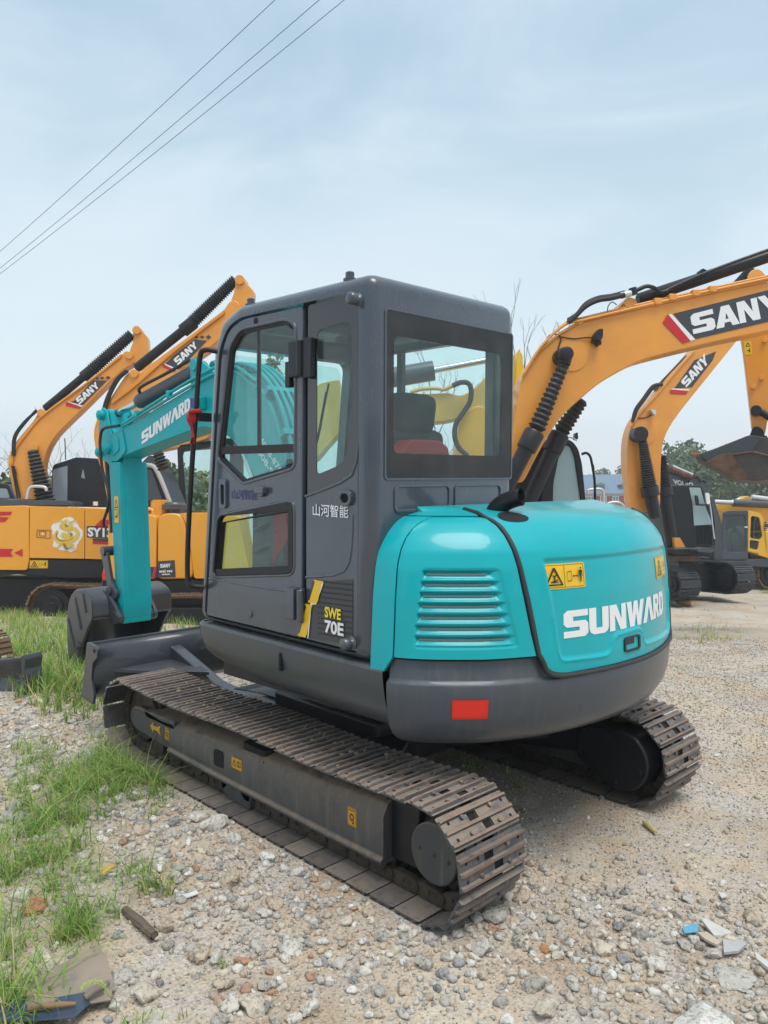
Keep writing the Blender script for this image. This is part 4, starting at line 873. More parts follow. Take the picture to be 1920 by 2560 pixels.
tag(MB().prism(rpoly([(.36, 1.80), (.36, 1.93), (.42, 1.965), (.62, 1.965), (.70, 1.90), (.70, 1.80)], .02), 'x', -.86, -.76).build('storage_box', M['red'], None, bevel=.01), 'red box on the shelf behind the seat of the teal excavator cab', 'box')
# ------------------------------------------------------------------ background machines
RH = Vector((sin(YAW), -cos(YAW), 0)); FH = Vector((cos(YAW), sin(YAW), 0))
class Rig:
    """a vertical side plane at depth D; x to the right of the picture, y away, z up"""
    def __init__(s, name, u, D, yaw, label, cat, group=None):
        a = radians(yaw); up = UPT; e = (RH*cos(a)+FH*sin(a)); e = (e-up*e.dot(up)).normalized(); n = up.cross(e)
        if n.dot(FH) < 0: n = -n
        P = at(u, 1183, D); P.z = gz(P.x, P.y); s.M = Matrix.Translation(P) @ Matrix(((e.x, n.x, up.x), (e.y, n.y, up.y), (e.z, n.z, up.z))).to_4x4()
        s.I = s.M.inverted(); s.o = tag(empty(name, M=s.M), label, cat, group); s.c = s.I @ CAM
    def p(s, u, v, y=0):
        d = (s.I.to_3x3() @ ray(u, v)); t = (y-s.c.y)/d.y; q = s.c+d*t; return (q.x, q.z)
    def P(s, u, v, y=0): x, z = s.p(u, v, y); return Vector((x, y, z))
    def poly(s, mb, pts, y0, y1, r=0, n=3):
        P = [s.p(u, v, y0) for u, v in pts]
        if r: P = uniq(rpoly(P, r, n))
        mb.prism(P, 'y', y0, y1); return mb
    def part(s, name, pts, y0, y1, m_, r=0, bevel=0, parent=None, label=None):
        o = s.poly(MB(), pts, y0, y1, r).build(name, m_, parent or s.o, bevel=bevel)
        if label: o['label'] = label
        return o
    def tube(s, name, pts, r, m_, y=0, n=8, parent=None, sm=4):
        P = [s.P(*q) if len(q) > 2 else s.P(q[0], q[1], y) for q in pts]
        return MB().tube(spline(P, sm) if len(P) > 2 else P, r, n).build(name, m_, parent or s.o, smooth=60)
    def bellows(s, name, a, b, r0, r1, n, y=0, m_=None, parent=None):
        A, B = s.P(*a, y), s.P(*b, y); prof = []
        for i in range(n):
            r = r0+(r1-r0)*i/n; prof += [(i/n, r*.72), ((i+.5)/n, r)]
        prof.append((1, r1*.72)); return MB().lathe(A, B, prof, 14).build(name, m_ or M['boot'], parent or s.o, smooth=25)
    def cyl(s, name, a, b, r, m_, y=0, n=14, prof=None, parent=None):
        A, B = s.P(*a, y), s.P(*b, y); q = MB()
        q.lathe(A, B, prof, n) if prof else q.cyl(A, B, r, n=n); return q.build(name, m_, parent or s.o, smooth=40)
    def disc(s, name, c, r, y0, y1, m_, parent=None, n=20):
        x, z = s.p(*c, y0); return MB().cyl((x, y0, z), (x, y1, z), r, n=n).build(name, m_, parent or s.o, bevel=.004)
    def dec(s, name, quad, layers, mats, y, parent, off=.004, step=.002):
        A, B, C_, D_ = [s.P(u, v, y) for u, v in quad]
        return decal(name, parent, lambda a, b, o: A*(1-a)*(1-b)+B*a*(1-b)+C_*a*b+D_*(1-a)*b-Vector((0, o, 0)), layers, mats, off=off, step=step)
    def logo(s, dark, strip, red, tq, y, parent, squares=()):
        u0 = min(p_[0] for p_ in dark+red); v0 = min(p_[1] for p_ in dark+red); f = lambda P: poly2([((u-u0)/300, (v-v0)/300) for u, v in P])
        L = [(0,)+f(dark), (1,)+f(strip), (2,)+f(red)]+[(0,)+f(q) for q in squares]
        wv, wf = word('SANY', .07); A, B, C_, D_ = [Vector(((u-u0)/300, (v-v0)/300, 0)) for u, v in tq]
        L.append((1, [A*(1-v.x)*(1-v.y)+B*v.x*(1-v.y)+C_*v.x*v.y+D_*(1-v.x)*v.y for v in wv], wf))
        return decal('maker_decal', parent, lambda a, b, o: s.P(u0+a*300, v0+b*300, y)-Vector((0, o, 0)), L, [M['gprint'], M['white'], M['redl']], off=.006, step=.002)
def Z(x0, y0, k): return lambda P: [(x0+a*k, y0+b*k) for a, b in P]
ZA, Z3, Z4, Z8, ZQ, ZW, Z5_ = Z(0, 640, .3376), Z(0, 1200, .4219), Z(1280, 600, .3858), Z(1560, 1100, .217), Z(480, 680, .2532), Z(920, 700, .2713), Z(1240, 1100, .4099)
def one(f, *q): return f([q])[0]
_bgshoe = {}
def bgtrack(R, x0, x1, zc, r, y0, w, n, m_, name='track_frame', frame=True, shoe='a', mf=None, rot=0, at_=(0, 0, 0)):
    q = MB(); yc = y0+w/2
    q.prism([(x0, zc-r*.55), (x1, zc-r*.55), (x1, zc+r*.35), (x0, zc+r*.35)], 'y', yc-w*.3, yc+w*.3)
    F = q.build(name, mf or M['blackp'], R.o, bevel=.02); F.location = at_; F.rotation_euler = (0, 0, rot)
    for i, (x, nm) in enumerate(((x0, 'drive_wheel'), (x1, 'idler'))):
        MB().cyl((x, yc-w*.32, zc), (x, yc+w*.3, zc), r*.82, n=28).cyl((x, yc-w*.40, zc), (x, yc-w*.3, zc), r*.5, n=20).cyl((x, yc-w*.44, zc), (x, yc-w*.4, zc), r*.25, n=14).build(nm, mf or M['blackp'], F, bevel=.01)
    st, per = track_path(x0, x1, zc, r, n, r*.05); p_ = per/n
    key = (shoe, round(p_, 3), w)
    if key not in _bgshoe:
        t = r*.06; mb = MB().box((0, 0, -t*.4), (p_*.93, w, t*.8))
        for k in (-.3, 0, .3): mb.box((p_*k, 0, -t*1.1), (p_*.1, w, t*1.2))
        for y in (-w*.08, w*.08): mb.box((0, y, r*.08), (p_*1.0, w*.05, r*.18))
        _bgshoe[key] = mb.build('track_shoe', m_, F); first = True; src = _bgshoe[key]
    else: src = _bgshoe[key]; first = False
    for i, (x, z, a, sg) in enumerate(st):
        if first and i == 0: o = src
        else: o = src.copy(); COL.objects.link(o)
        o.parent = F; o.location = (x, yc, z); o.rotation_euler = (0, -a, 0)
    return F
SILV = M['wmetal']
# ---- A: the left excavator with the dragon sticker
A_ = Rig('excavator', 120, 16.2, 4, 'amber excavator with a golden dragon sticker on its side door, at the left edge', 'excavator', 'amber excavators parked in the yard')
bd = A_.part('counterweight', Z3([(-330, 165), (150, 150), (170, 160), (172, 470), (160, 535), (-330, 530)]), 0, 1.9, M['yel'], .05, .03)
zf3 = lambda P: Z3(P)
A_.dec('red_arrow', Z3([(-120, 455), (135, 455), (135, 408), (-120, 408)]), [(0,)+poly2([(0, 0), (.78, 0), (.72, .5), (.78, 1), (0, 1)]), (0,)+poly2([(.80, .5), (1, 0), (1, 1)][::-1])], [M['redl']], 0, bd, off=.008)
A_.dec('red_arrow', Z3([(-60, 250), (50, 250), (72, 188), (-60, 188)]), [(0,)+poly2([(0, .15), (.8, .0), (.95, .45), (.45, .5), (.45, .62), (1, .68), (1, 1), (0, 1)])], [M['redl']], 0, bd, off=.008)
p1 = A_.part('side_door', Z3([(177, 153), (500, 165), (500, 467), (174, 462)]), 0.02, .06, M['yel'], .015, .008)
A_.part('hood_body', Z3([(150, 160), (660, 175), (660, 466), (150, 460)]), .07, 1.9, M['dark'])
p2 = A_.part('side_door', Z3([(504, 166), (660, 172), (660, 472), (504, 467)]), 0.02, .06, M['yel'], .015, .008)
A_.part('hood_top', Z3([(140, 152), (660, 168), (660, 190), (140, 175)]), .06, 1.9, M['yel'], 0, .02)
A_.dec('lock_recess', Z3([(216, 342), (300, 348), (300, 298), (218, 294)]), [(0,)+poly2(rrect(0, 0, 1, 1, .08), rrect(.05, .08, .95, .92, .06)), (0,)+poly2(rrect(.18, .22, .68, .85, .05), rrect(.22, .28, .64, .79, .05)), (1,)+poly2([(.45+.06*cos(t*pi/5), .5+.12*sin(t*pi/5)) for t in range(10)])], [M['brown'], M['white']], .02, p1)
# generic golden dragon: white ragged outline, gold coiled body
dl = []
rg = random.Random(4); out_ = []
for i in range(54):
    a = 2*pi*i/54; rr_ = .47+.045*sin(5*a+1)+rg.uniform(-.02, .035); out_.append((.5+rr_*cos(a)*1.02, .5+rr_*sin(a)*1.08))
dl.append((0,)+poly2(out_)); mbd = []
def ribbon(P, w):
    P = [p_.to_2d() for p_ in spline([(a, b, 0) for a, b in P], 6)]; L, R_ = [], []
    for i, p_ in enumerate(P):
        t = (P[min(i+1, len(P)-1)]-P[max(i-1, 0)]).normalized(); t2 = i/(len(P)-1); ww = w*(.35+.65*sin(pi*min(t2*1.1+.12, 1))); n_ = Vector((-t.y, t.x)); L.append(p_+n_*ww); R_.append(p_-n_*ww)
    return [Vector((p_.x, p_.y, 0)) for p_ in L+R_], [(i, i+1, len(P)+i+1, len(P)+i) for i in range(len(P)-1)]
for P, w, c in ([(.25, .75), (.5, .72), (.75, .7)], .09, 1), ([(.3, .5), (.5, .45), (.7, .45)], .09, 1), ([(.25, .2), (.5, .2), (.75, .2)], .05, 1), ([(.2, .62), (.12, .45), (.25, .3), (.5, .3), (.72, .36), (.86, .52), (.74, .68), (.56, .6), (.6, .45), (.7, .47)], .075, 1), ([(.2, .58), (.16, .45), (.28, .33), (.5, .32), (.7, .38)], .02, 2), ([(.5, .95), (.38, .8), (.5, .68), (.66, .78), (.56, .9)], .07, 1), ([(.4, .86), (.28, .92), (.1, .85)], .025, 1), ([(.62, .88), (.78, .92), (.93, .82)], .025, 1), ([(.3, .26), (.22, .12), (.1, .14)], .03, 1), ([(.6, .3), (.7, .1), (.88, .1)], .035, 1), ([(.4, .24), (.5, .08), (.66, .14)], .04, 2), ([(.44, .82), (.5, .76), (.58, .82)], .018, 2), ([(.62, .56), (.66, .5), (.7, .54)], .03, 2):
    a, b = ribbon(P, w); dl.append((c, a, b))
M['gold'] = mat('gold print', (.72, .50, .07), .4); M['goldd'] = mat('dark gold print', (.30, .15, .02), .5)
A_.dec('dragon_sticker', Z3([(305, 422), (488, 422), (490, 226), (305, 226)]), dl, [M['white'], M['gold'], M['goldd']], .02, p1)
v1_, f1_ = text_mesh('SY13', .04)
A_.dec('model_lettering', Z3([(520, 335), (665, 342), (665, 285), (520, 280)]), [(0,)+poly2(rrect(-.04, -.12, 1.05, 1.15, .1)), (1, v1_, f1_)], [M['gprint'], M['white']], .02, p2)
A_.dec('red_stripe', Z3([(550, 285), (640, 285), (650, 235), (600, 235)]), [(0,)+poly2([(0, 0), (1, 0), (1, 1), (0, 1)])], [M['redl']], .02, p2)
A_.dec('red_stripe', Z3([(550, 380), (660, 382), (660, 350), (550, 346)]), [(0,)+poly2([(0, 0), (1, 0), (1, 1), (0, 1)]), (1,)+poly2([(0, .5), (1, .5), (1, 1), (0, 1)])], [M['redl'], M['gprint']], .02, p2)
fr_ = A_.part('main_frame', Z3([(168, 468), (660, 474), (660, 580), (400, 585), (100, 560), (-100, 575), (-100, 538), (165, 538)]), .05, 1.8, M['blackp'], 0, .02)
A_.dec('warning_sticker', Z3([(174, 523), (283, 523), (285, 475), (176, 474)]), warn_sticker(), [M['stick'], M['black']], .05, fr_)
A_.part('engine_cover', Z3([(-330, 112), (20, 108), (60, 116), (400, 122), (430, 132), (434, 152), (-330, 150)]), .25, 1.3, M['greyd'], .03, .02)
xh, zh = A_.p(*one(Z3, 320, 752)); zb_ = A_.p(*one(Z3, 300, 885))[1]; rt_ = (A_.p(*one(Z3, 320, 605))[1]-zb_)/2*.97
bgtrack(A_, xh+.02, xh+3.3, zb_+rt_, rt_*.96, -.28, .55, 40, mat('rusty shoe', (.20, .13, .08), .7, metal=.2, c2=(.30, .2, .13), nscale=8, bump=.3, wear=(.4, .3, .2), wearamt=.5))
bgtrack(A_, xh+.02, xh+3.3, zb_+rt_, rt_*.96, 1.7, .55, 40, bpy.data.materials['rusty shoe'])
A_.part('undercarriage', Z3([(-200, 575), (600, 585), (600, 850), (-200, 850)]), .75, 1.5, M['blackp'], 0, .03)
def boom_set(R, outline, y0, th, m_, r=.12):
    return R.part('boom', outline, y0, y0+th, m_, r, .015)
bA = boom_set(A_, ZA([(115, 1800), (85, 1690), (58, 1540), (62, 1480), (105, 1390), (190, 1285), (240, 1230), (290, 1150), (330, 1140), (350, 1155), (640, 940), (860, 770), (930, 700), (965, 712), (990, 760), (985, 800), (900, 850), (760, 985), (620, 1125), (500, 1240), (410, 1330), (345, 1440), (312, 1560), (330, 1810)]), .6, .32, M['orange'])
A_.part('arm', ZA([(985, 528), (1020, 522), (1094, 600), (1100, 725), (1180, 980), (1240, 1300), (1180, 1300), (1060, 860), (975, 780), (958, 700), (985, 640)]), .66, .90, M['orange'], .06, .015)
A_.cyl('arm_cylinder', one(ZA, 330, 1135), one(ZA, 690, 835), .07, M['blackp'], .72, prof=[(0, .06), (.02, .085), (.78, .085), (.79, .12), (1, .12)])
A_.bellows('cylinder_bellows', one(ZA, 680, 845), one(ZA, 978, 578), .15, .13, 22, .72)
A_.bellows('cylinder_bellows', one(ZA, 240, 1440), one(ZA, 340, 1830), .12, .22, 14, .5)
A_.disc('pivot_pin', one(ZA, 240, 1415), .11, .52, 1.0, M['orange'], bA)
A_.disc('pivot_pin', one(ZA, 303, 1160), .08, .56, .98, M['orange'], bA); A_.disc('pivot_pin', one(ZA, 955, 735), .08, .56, .98, M['orange'], bA); A_.disc('pivot_pin', one(ZA, 1010, 547), .09, .6, .96, M['orange'])
for d in (0, 10):
    A_.tube('steel_pipe', ZA([(80+d, 1540), (100+d, 1440), (200+d, 1300), (330+d, 1170-d), (660+d, 930-d), (900, 740-d)]), .022, M['orange'], .58, parent=bA)
    A_.tube('hydraulic_hose', ZA([(95+d, 1480), (105+d, 1340), (180+d, 1230), (270, 1150-d)]), .03, M['rubber'], .56, parent=bA)
    A_.tube('hydraulic_hose', ZA([(100+d*2, 1620), (90+d, 1560), (130+d*2, 1790)]), .02, M['rubber'], .55, parent=bA)
A_.logo(ZA([(508, 1083), (545, 1075), (690, 922), (795, 922), (610, 1110)]), ZA([(500, 1080), (512, 1080), (614, 1108), (604, 1118)]), ZA([(488, 1090), (498, 1082), (604, 1118), (594, 1134), (488, 1110)]), ZA([(588, 1103), (742, 968), (708, 932), (560, 1060)]), .6, bA, [ZA([(705, 908), (720, 898), (738, 908), (722, 918)]), ZA([(738, 905), (756, 893), (776, 903), (758, 917)]), ZA([(780, 903), (800, 888), (822, 900), (802, 916)])])
A_.tube('guard_rail', ZA([(200, 1800), (212, 1740), (240, 1708), (330, 1712), (345, 1740)]), .035, SILV, .3)
cb = A_.part('cab', ZA([(378, 1850), (385, 1580), (395, 1545), (520, 1505), (560, 1490), (730, 1500), (770, 1560), (800, 1700), (800, 1860)]), 1.0, 2.0, M['blackp'], .05, .03)
A_.part('cab_window', ZA([(385, 1850), (392, 1590), (400, 1580), (500, 1552), (497, 1850)]), .985, .998, mat('pale cab window', (.24, .30, .36), .15, spec=.7), .02, parent=cb)
A_.part('cab_window', ZA([(600, 1640), (615, 1575), (630, 1650)]), .985, .998, bpy.data.materials['pale cab window'], .02, parent=cb)
A_.tube('antenna', ZA([(486, 1510), (480, 1350)]), .012, M['black'], 1.2)
A_.cyl('filler_cap', one(Z3, 566, 152), one(Z3, 566, 128), .055, M['white'], 1.0)
# dark cab of the next machine at the frame's left edge
L0 = Rig('excavator', -20, 19, 4, 'black excavator cab cut off by the left edge behind the orange boom', 'excavator', None)
L0.part('cab', ZA([(-260, 1790), (-260, 1700), (-20, 1682), (60, 1690), (105, 1790), (110, 1860), (-260, 1860)]), .4, 1.9, M['blackp'], .05, .02)
L0.part('cab_window', ZA([(-40, 1790), (-30, 1720), (50, 1722), (72, 1790)]), .385, .398, bpy.data.materials['pale cab window'], .03)
L0.part('hood_body', ZA([(-260, 1820), (60, 1825), (60, 1990), (-260, 1990)]), .3, 1.9, M['yel'], .05, .02)
# ---- B: smaller excavator with the rounded hood, right behind the teal arm
B_ = Rig('excavator', 420, 14.2, -4, 'amber excavator with a rounded rear hood between the teal arm and the teal cab', 'excavator', 'amber excavators parked in the yard')
B_.part('main_frame', Z3([(600, 590), (1300, 590), (1300, 760), (990, 772), (720, 760), (600, 690)]), .05, 1.7, M['blackp'], 0, .03)
B_.part('hood_body', Z3([(612, 500), (640, 470), (640, 260), (700, 200), (850, 200), (928, 215), (925, 585), (610, 590)]), .03, 1.7, M['yel'], .06, .03)
B_.part('rear_hood', Z3([(935, 250), (950, 205), (1010, 195), (1060, 200), (1090, 240), (1120, 400), (1140, 500), (1140, 585), (932, 588)]), 0, 1.7, M['yel'], .10, .05)
B_.part('engine_door', Z3([(1068, 196), (1300, 194), (1300, 585), (1150, 585), (1128, 400), (1098, 250)]), .02, 1.7, M['yel'], .05, .03)
ps_ = B_.part('maker_plate', Z3([(932, 482), (1034, 475), (1040, 575), (936, 578)]), -.012, -.002, M['gprint'])
v1_, f1_ = word('SANY', .1)
B_.dec('plate_lettering', Z3([(950, 520), (1010, 517), (1010, 495), (950, 498)]), [(0, v1_, f1_)], [M['white']], -.012, ps_)
B_.dec('plate_print', Z3([(945, 565), (1025, 562), (1025, 525), (945, 528)]), [(0,)+poly2([(x, .45), (x+.1, .45), (x+.1, .75), (x, .75)]) for x in (0, .14, .28, .58, .72, .86)]+[(0,)+poly2([(.2, .05), (.8, .05), (.8, .2), (.2, .2)]), (1,)+poly2([(.45+.07*cos(t*pi/5), .6+.35*sin(t*pi/5)) for t in range(10)])], [M['white'], M['ydull']], -.012, ps_)
B_.dec('round_emblem', Z3([(820, 450), (874, 450), (874, 330), (820, 330)]), [(0,)+poly2([(.5+.5*cos(t*pi/12), .5+.5*sin(t*pi/12)) for t in range(24)]), (1,)+poly2([(.5+.42*cos(t*pi/12), .5+.42*sin(t*pi/12)) for t in range(12, 25)]), (2,)+poly2([(.3, .5), (.9, .5), (.85, .7), (.5, .8)])], [M['white'], M['bluem'], mat('green print', (.05, .35, .08), .4)], .03, ps_)
B_.dec('black_stripe', Z3([(850, 578), (930, 580), (930, 515), (850, 515)]), [(0,)+poly2([(0, 0), (1, 0), (1, 1), (0, 1)]), (1,)+poly2([(.62, 0), (.82, 0), (1, 1), (.8, 1)])], [M['gprint'], M['redl']], .03, ps_)
v1_, f1_ = text_mesh('C', .04); B_.dec('letter', Z3([(851, 565), (863, 565), (863, 535), (851, 535)]), [(0, v1_, f1_)], [M['white']], .02, ps_)
B_.part('tail_lamp', Z3([(604, 545), (628, 550), (630, 592), (606, 592)]), -.03, .02, M['redp'], .01)
B_.cyl('air_cleaner', one(Z3, 946, 205), one(Z3, 946, 118), .19, M['yel'], .8, prof=[(0, .17), (.06, .17), (.9, .17), (.9, .15), (.95, .15), (1, .13)])
B_.cyl('precleaner', one(Z3, 1035, 198), one(Z3, 1035, 134), .2, M['greyd'], .8, n=20, prof=[(0, .12), (.3, .12), (.35, .25), (.8, .25), (.85, .2), (1, .18)])
B_.tube('guard_rail', Z3([(845, 205), (850, 178), (900, 176), (908, 205)]), .03, M['yel'], .5)
B_.tube('guard_rail', Z3([(835, 162), (900, 166), (1000, 164)]), .02, SILV, .9)
cb = B_.part('cab', ZA([(1020, 1900), (1020, 1545), (1125, 1545), (1165, 1590), (1265, 1830), (1265, 1900)]), 1.0, 1.95, M['blackp'], .05, .02)
B_.tube('wrapped_pillar', ZA([(1035, 1550), (1120, 1552), (1160, 1590), (1210, 1700), (1258, 1825)]), .045, mat('white wrapping film', (.5, .5, .5), .4, bump=.6), .97, parent=cb)
B_.part('cab_window', ZA([(1050, 1820), (1050, 1580), (1120, 1580), (1200, 1800)]), .985, .998, M['frit'], .03, parent=cb)
bB = boom_set(B_, ZA([(815, 1815), (770, 1650), (715, 1480), (690, 1320), (705, 1262), (745, 1190), (800, 1080), (850, 1000), (930, 880), (975, 845), (1020, 870), (1400, 590), (1659, 400), (1700, 330), (1760, 330), (1800, 420), (1659, 590), (1540, 690), (1380, 800), (1180, 1030), (1010, 1190), (900, 1300), (850, 1450), (890, 1815)]), .55, .34, M['orange'])
B_.part('arm', ZQ([(428, 52), (450, 40), (478, 42), (604, 180), (590, 330), (620, 700), (500, 700), (400, 420), (370, 330), (420, 180)]), .60, .86, M['orange'], .06, .015)
B_.disc('pivot_pin', one(ZQ, 468, 75), .09, .56, .9, M['orange'])
B_.cyl('arm_cylinder', one(ZA, 1005, 835), one(ZA, 1435, 490), .07, M['blackp'], .7, prof=[(0, .06), (.02, .09), (.80, .09), (.81, .13), (1, .13)])
B_.bellows('cylinder_bellows', one(ZA, 1425, 490), one(ZQ, 432, 75), .14, .12, 24, .7)
for d in (0, 12, 24):
    B_.tube('steel_pipe', ZA([(800+d, 1780), (760+d, 1560), (705+d, 1330), (730+d, 1200+d), (900, 1010-d)][:4]), .022, M['orange'], .53, parent=bB)
for d in (0, 12):
    B_.tube('hydraulic_hose', ZA([(750+d, 1210), (790+d, 1060), (860+d, 920), (935+d, 850)]), .035, M['rubber'], .5, parent=bB)
    B_.tube('steel_pipe', ZA([(830, 1090-d), (1000, 960-d), (1250, 740-d), (1440, 590-d), (1660, 420-d)]), .022, M['orange'], .52, parent=bB)
B_.disc('pivot_pin', one(ZA, 990, 870), .08, .5, .95, M['orange'], bB)
B_.disc('pivot_pin', one(ZA, 945, 1185), .10, .5, .95, M['orange'], bB)
B_.bellows('cylinder_bellows', one(ZA, 1160, 1440), one(ZA, 1215, 1580), .11, .13, 6, .5)
B_.logo(ZA([(1225, 800), (1290, 735), (1440, 618), (1535, 628), (1340, 830), (1312, 845)]), ZA([(1214, 802), (1226, 798), (1318, 840), (1306, 850)]), ZA([(1203, 805), (1212, 800), (1306, 850), (1290, 860), (1203, 822)]), ZA([(1320, 812), (1470, 672), (1438, 632), (1285, 768)]), .55, bB, [ZA([(1440, 605), (1455, 592), (1472, 602), (1456, 616)]), ZA([(1478, 602), (1496, 589), (1516, 600), (1498, 614)]), ZA([(1522, 604), (1544, 585), (1566, 600), (1546, 616)])])
xh, zh = B_.p(*one(Z3, 760, 800)); zb_ = B_.p(*one(Z3, 1000, 895))[1]
bgtrack(B_, xh, xh+2.6, zb_+.34, .33, -.35, .45, 34, bpy.data.materials['rusty shoe'])
# ---- C: machine with the tall black cab behind
C_ = Rig('excavator', 460, 18.5, 0, 'black-cabbed excavator with a clear door window behind the teal boom', 'excavator', None)
cf = MB(); lo = [C_.p(*q, .6) for q in ZA([(1330, 1895), (1312, 1430), (1335, 1400), (1660, 1350), (1800, 1350), (1800, 1895)])]; li = [C_.p(*q, .6) for q in ZA([(1385, 1890), (1350, 1480), (1358, 1450), (1640, 1400), (1700, 1400), (1700, 1890)])]
plate(cf, [lo, li], 'y', .6, .7, .01); cb = cf.build('cab_frame', M['blackp'], C_.o)
C_.part('cab_window', ZA([(1385, 1890), (1350, 1480), (1358, 1450), (1640, 1400), (1700, 1400), (1700, 1890)]), .64, .645, M['glass'], 0, parent=cb)
C_.part('cab_roof', ZA([(1325, 1415), (1345, 1398), (1660, 1350), (1800, 1350), (1800, 1375)]), .6, 1.7, M['blackp'], 0, parent=cb)
C_.part('boom', ZA([(1030, 1480), (1020, 1440), (1190, 1330), (1440, 1282), (1560, 1300), (1540, 1350), (1390, 1400), (1200, 1440)]), 1.0, 1.4, M['orange'], .05, .01)
C_.part('hood_body', ZA([(1040, 1900), (1800, 1880), (1800, 2300), (1040, 2300)]), .8, 1.8, M['yel'], .05, .02)
C_.part('boom_cylinder', ZA([(1020, 1560), (1100, 1478), (1150, 1480), (1210, 1560), (1180, 1590), (1140, 1540), (1060, 1600)]), 1.0, 1.2, M['greyd'], .03, .02)
# ---- partial machine at the left edge: its blade and track
E_ = Rig('excavator', 40, 6.4, -20, 'dark dozer blade and rusty track of an excavator cut off by the left edge', 'excavator', None)
q = MB(); P = [E_.p(*q_, 0) for q_ in Z3([(-300, 1070), (130, 1040), (148, 1050), (140, 1120), (162, 1285), (-300, 1330)])]
rows = []
for t in np.linspace(0, 1, 9):
    yy = .10*sin(t*pi)
    a = [E_.P(*one(Z3, -300, 1070+260*t)), E_.P(*one(Z3, 60+12*t, 1055+245*t)), E_.P(*one(Z3, 135+25*t, 1045+240*t))]
    rows.append([v+Vector((0, yy, 0)) for v in a])
bl = q.grid(rows).build('dozer_blade', M['bucket'], E_.o, smooth=50, solid=.02, fix=False)
E_.part('blade_end_plate', Z3([(120, 1050), (140, 1036), (150, 1060), (143, 1120), (163, 1290), (145, 1312), (135, 1200)]), -.03, .16, M['bucket'], .01, .004, parent=bl)
x1_, z1_ = E_.p(22, 1590, .30)
bgtrack(E_, x1_-2.8, x1_-.60, z1_-.24, .23, .30, .4, 34, bpy.data.materials['rusty shoe'])
# ---- F: big excavator on the right, boom over the teal hood
F_ = Rig('excavator', 1600, 9.6, 3, 'large amber excavator whose arched boom rises over the teal hood on the right', 'excavator', 'amber excavators parked in the yard')
bF = boom_set(F_, Z4([(-30, 1500), (20, 1150), (60, 900), (110, 820), (185, 715), (300, 615), (440, 535), (600, 492), (740, 462), (1000, 405), (1659, 268), (2300, 140), (2600, 120), (2650, 300), (2300, 420), (1659, 590), (1400, 640), (1040, 725), (830, 780), (700, 850), (560, 930), (450, 1025), (340, 1120), (250, 1240), (160, 1400), (60, 1600)]), 0, .42, M['orange'], .15)
MB().tube([F_.P(*q_, y) for q_ in Z4([(70, 890), (115, 815), (190, 710), (305, 608), (440, 530), (600, 487), (1000, 400), (1659, 262)]) for y in (-.015,)], .018, 6).build('boom_flange', M['orange'], bF)
F_.cyl('arm_cylinder', one(Z4, 815, 388), one(Z4, 2100, -40), .075, M['blackp'], .2, n=20, prof=[(0, .06), (.01, .078), (1, .078)])
F_.tube('cylinder_pipe', Z4([(960, 345), (1250, 215), (1659, 65), (1900, -15)]), .02, M['blackp'], .05)
F_.part('pipe_bracket', Z4([(1222, 225), (1218, 195), (1240, 183), (1268, 200), (1262, 215), (1242, 205), (1242, 245), (1226, 245)]), .1, .2, M['blackp'], .01)
F_.part('cylinder_bracket', Z4([(665, 465), (740, 385), (775, 373), (805, 382), (812, 415), (812, 450)]), .05, .35, M['orange'], .04, .01, parent=bF)
F_.disc('pivot_pin', one(Z4, 762, 405), .065, .0, .4, M['orange'], bF)
for d, y in ((0, -.04), (14, .02)):
    F_.tube('steel_pipe', Z4([(75+d, 870), (190+d, 690-d), (340+d, 550-d), (460, 520-d), (700, 462-d), (900, 415-d), (1300, 325-d), (1700, 240-d)]), .018, M['orange'], y, parent=bF)
    F_.tube('hydraulic_hose', Z4([(365, 535-d), (410+d, 495-d), (480, 428-d), (560, 390-d), (640, 378-d), (730, 355-d)]), .030, M['rubber'], y-.02, parent=bF)
F_.tube('hose_pipe', Z4([(760, 345), (810, 325), (870, 300), (920, 310), (960, 338), (1010, 330)]), .026, M['blackp'], .0)
F_.cyl('hose_fitting', one(Z4, 705, 362), one(Z4, 770, 345), .04, SILV, -.02)
F_.cyl('hose_fitting', one(Z4, 780, 312), one(Z4, 790, 355), .05, M['blackp'], -.02)
F_.tube('cable', Z4([(618, 462), (625, 425), (650, 402), (678, 420)]), .006, M['rubber'], -.02)
for u, v in ((935, 405), (1030, 378), (1290, 325), (1180, 350)): 
    x, z = F_.p(*one(Z4, u, v)); MB().box((x, -.02, z), (.09, .10, .08)).build('pipe_clamp', M['orange'], bF, bevel=.01)
F_.logo(Z4([(1045, 478), (1200, 440), (1659, 325), (2000, 240), (1900, 470), (1659, 530), (1180, 645)]), Z4([(1012, 485), (1030, 478), (1186, 645), (1156, 655)]), Z4([(1003, 488), (1012, 485), (1156, 655), (1106, 672), (974, 538)]), Z4([(1172, 612), (1760, 478), (1730, 335), (1150, 485)]), 0, bF)
F_.bellows('cylinder_bellows', one(Z4, 338, 800), one(Z4, 158, 1225), .075, .115, 13, -.16)
F_.cyl('boom_cylinder', one(Z4, 150, 1240), one(Z4, -120, 1760), .1, M['blackp'], -.16, n=20, prof=[(0, .11), (.02, .125), (.22, .12), (.24, .095), (1, .095)])
F_.cyl('rod_eye', one(Z4, 350, 745), one(Z4, 335, 805), .08, M['blackp'], -.16)
x, z = F_.p(*one(Z4, 345, 742), -.2); MB().lathe((x, -.28, z), (x, .02, z), [(0, .05), (.05, .085), (.5, .085), (.55, .105), (.9, .105), (1, .105)], 24).build('pivot_pin', M['blackp'], bF, smooth=40)
F_.disc('boss_plate', one(Z4, 390, 745), .20, -.012, .0, M['orange'], bF, n=30)
F_.bellows('cylinder_bellows', one(Z4, 455, 1040), one(Z4, 318, 1240), .09, .12, 8, .62)
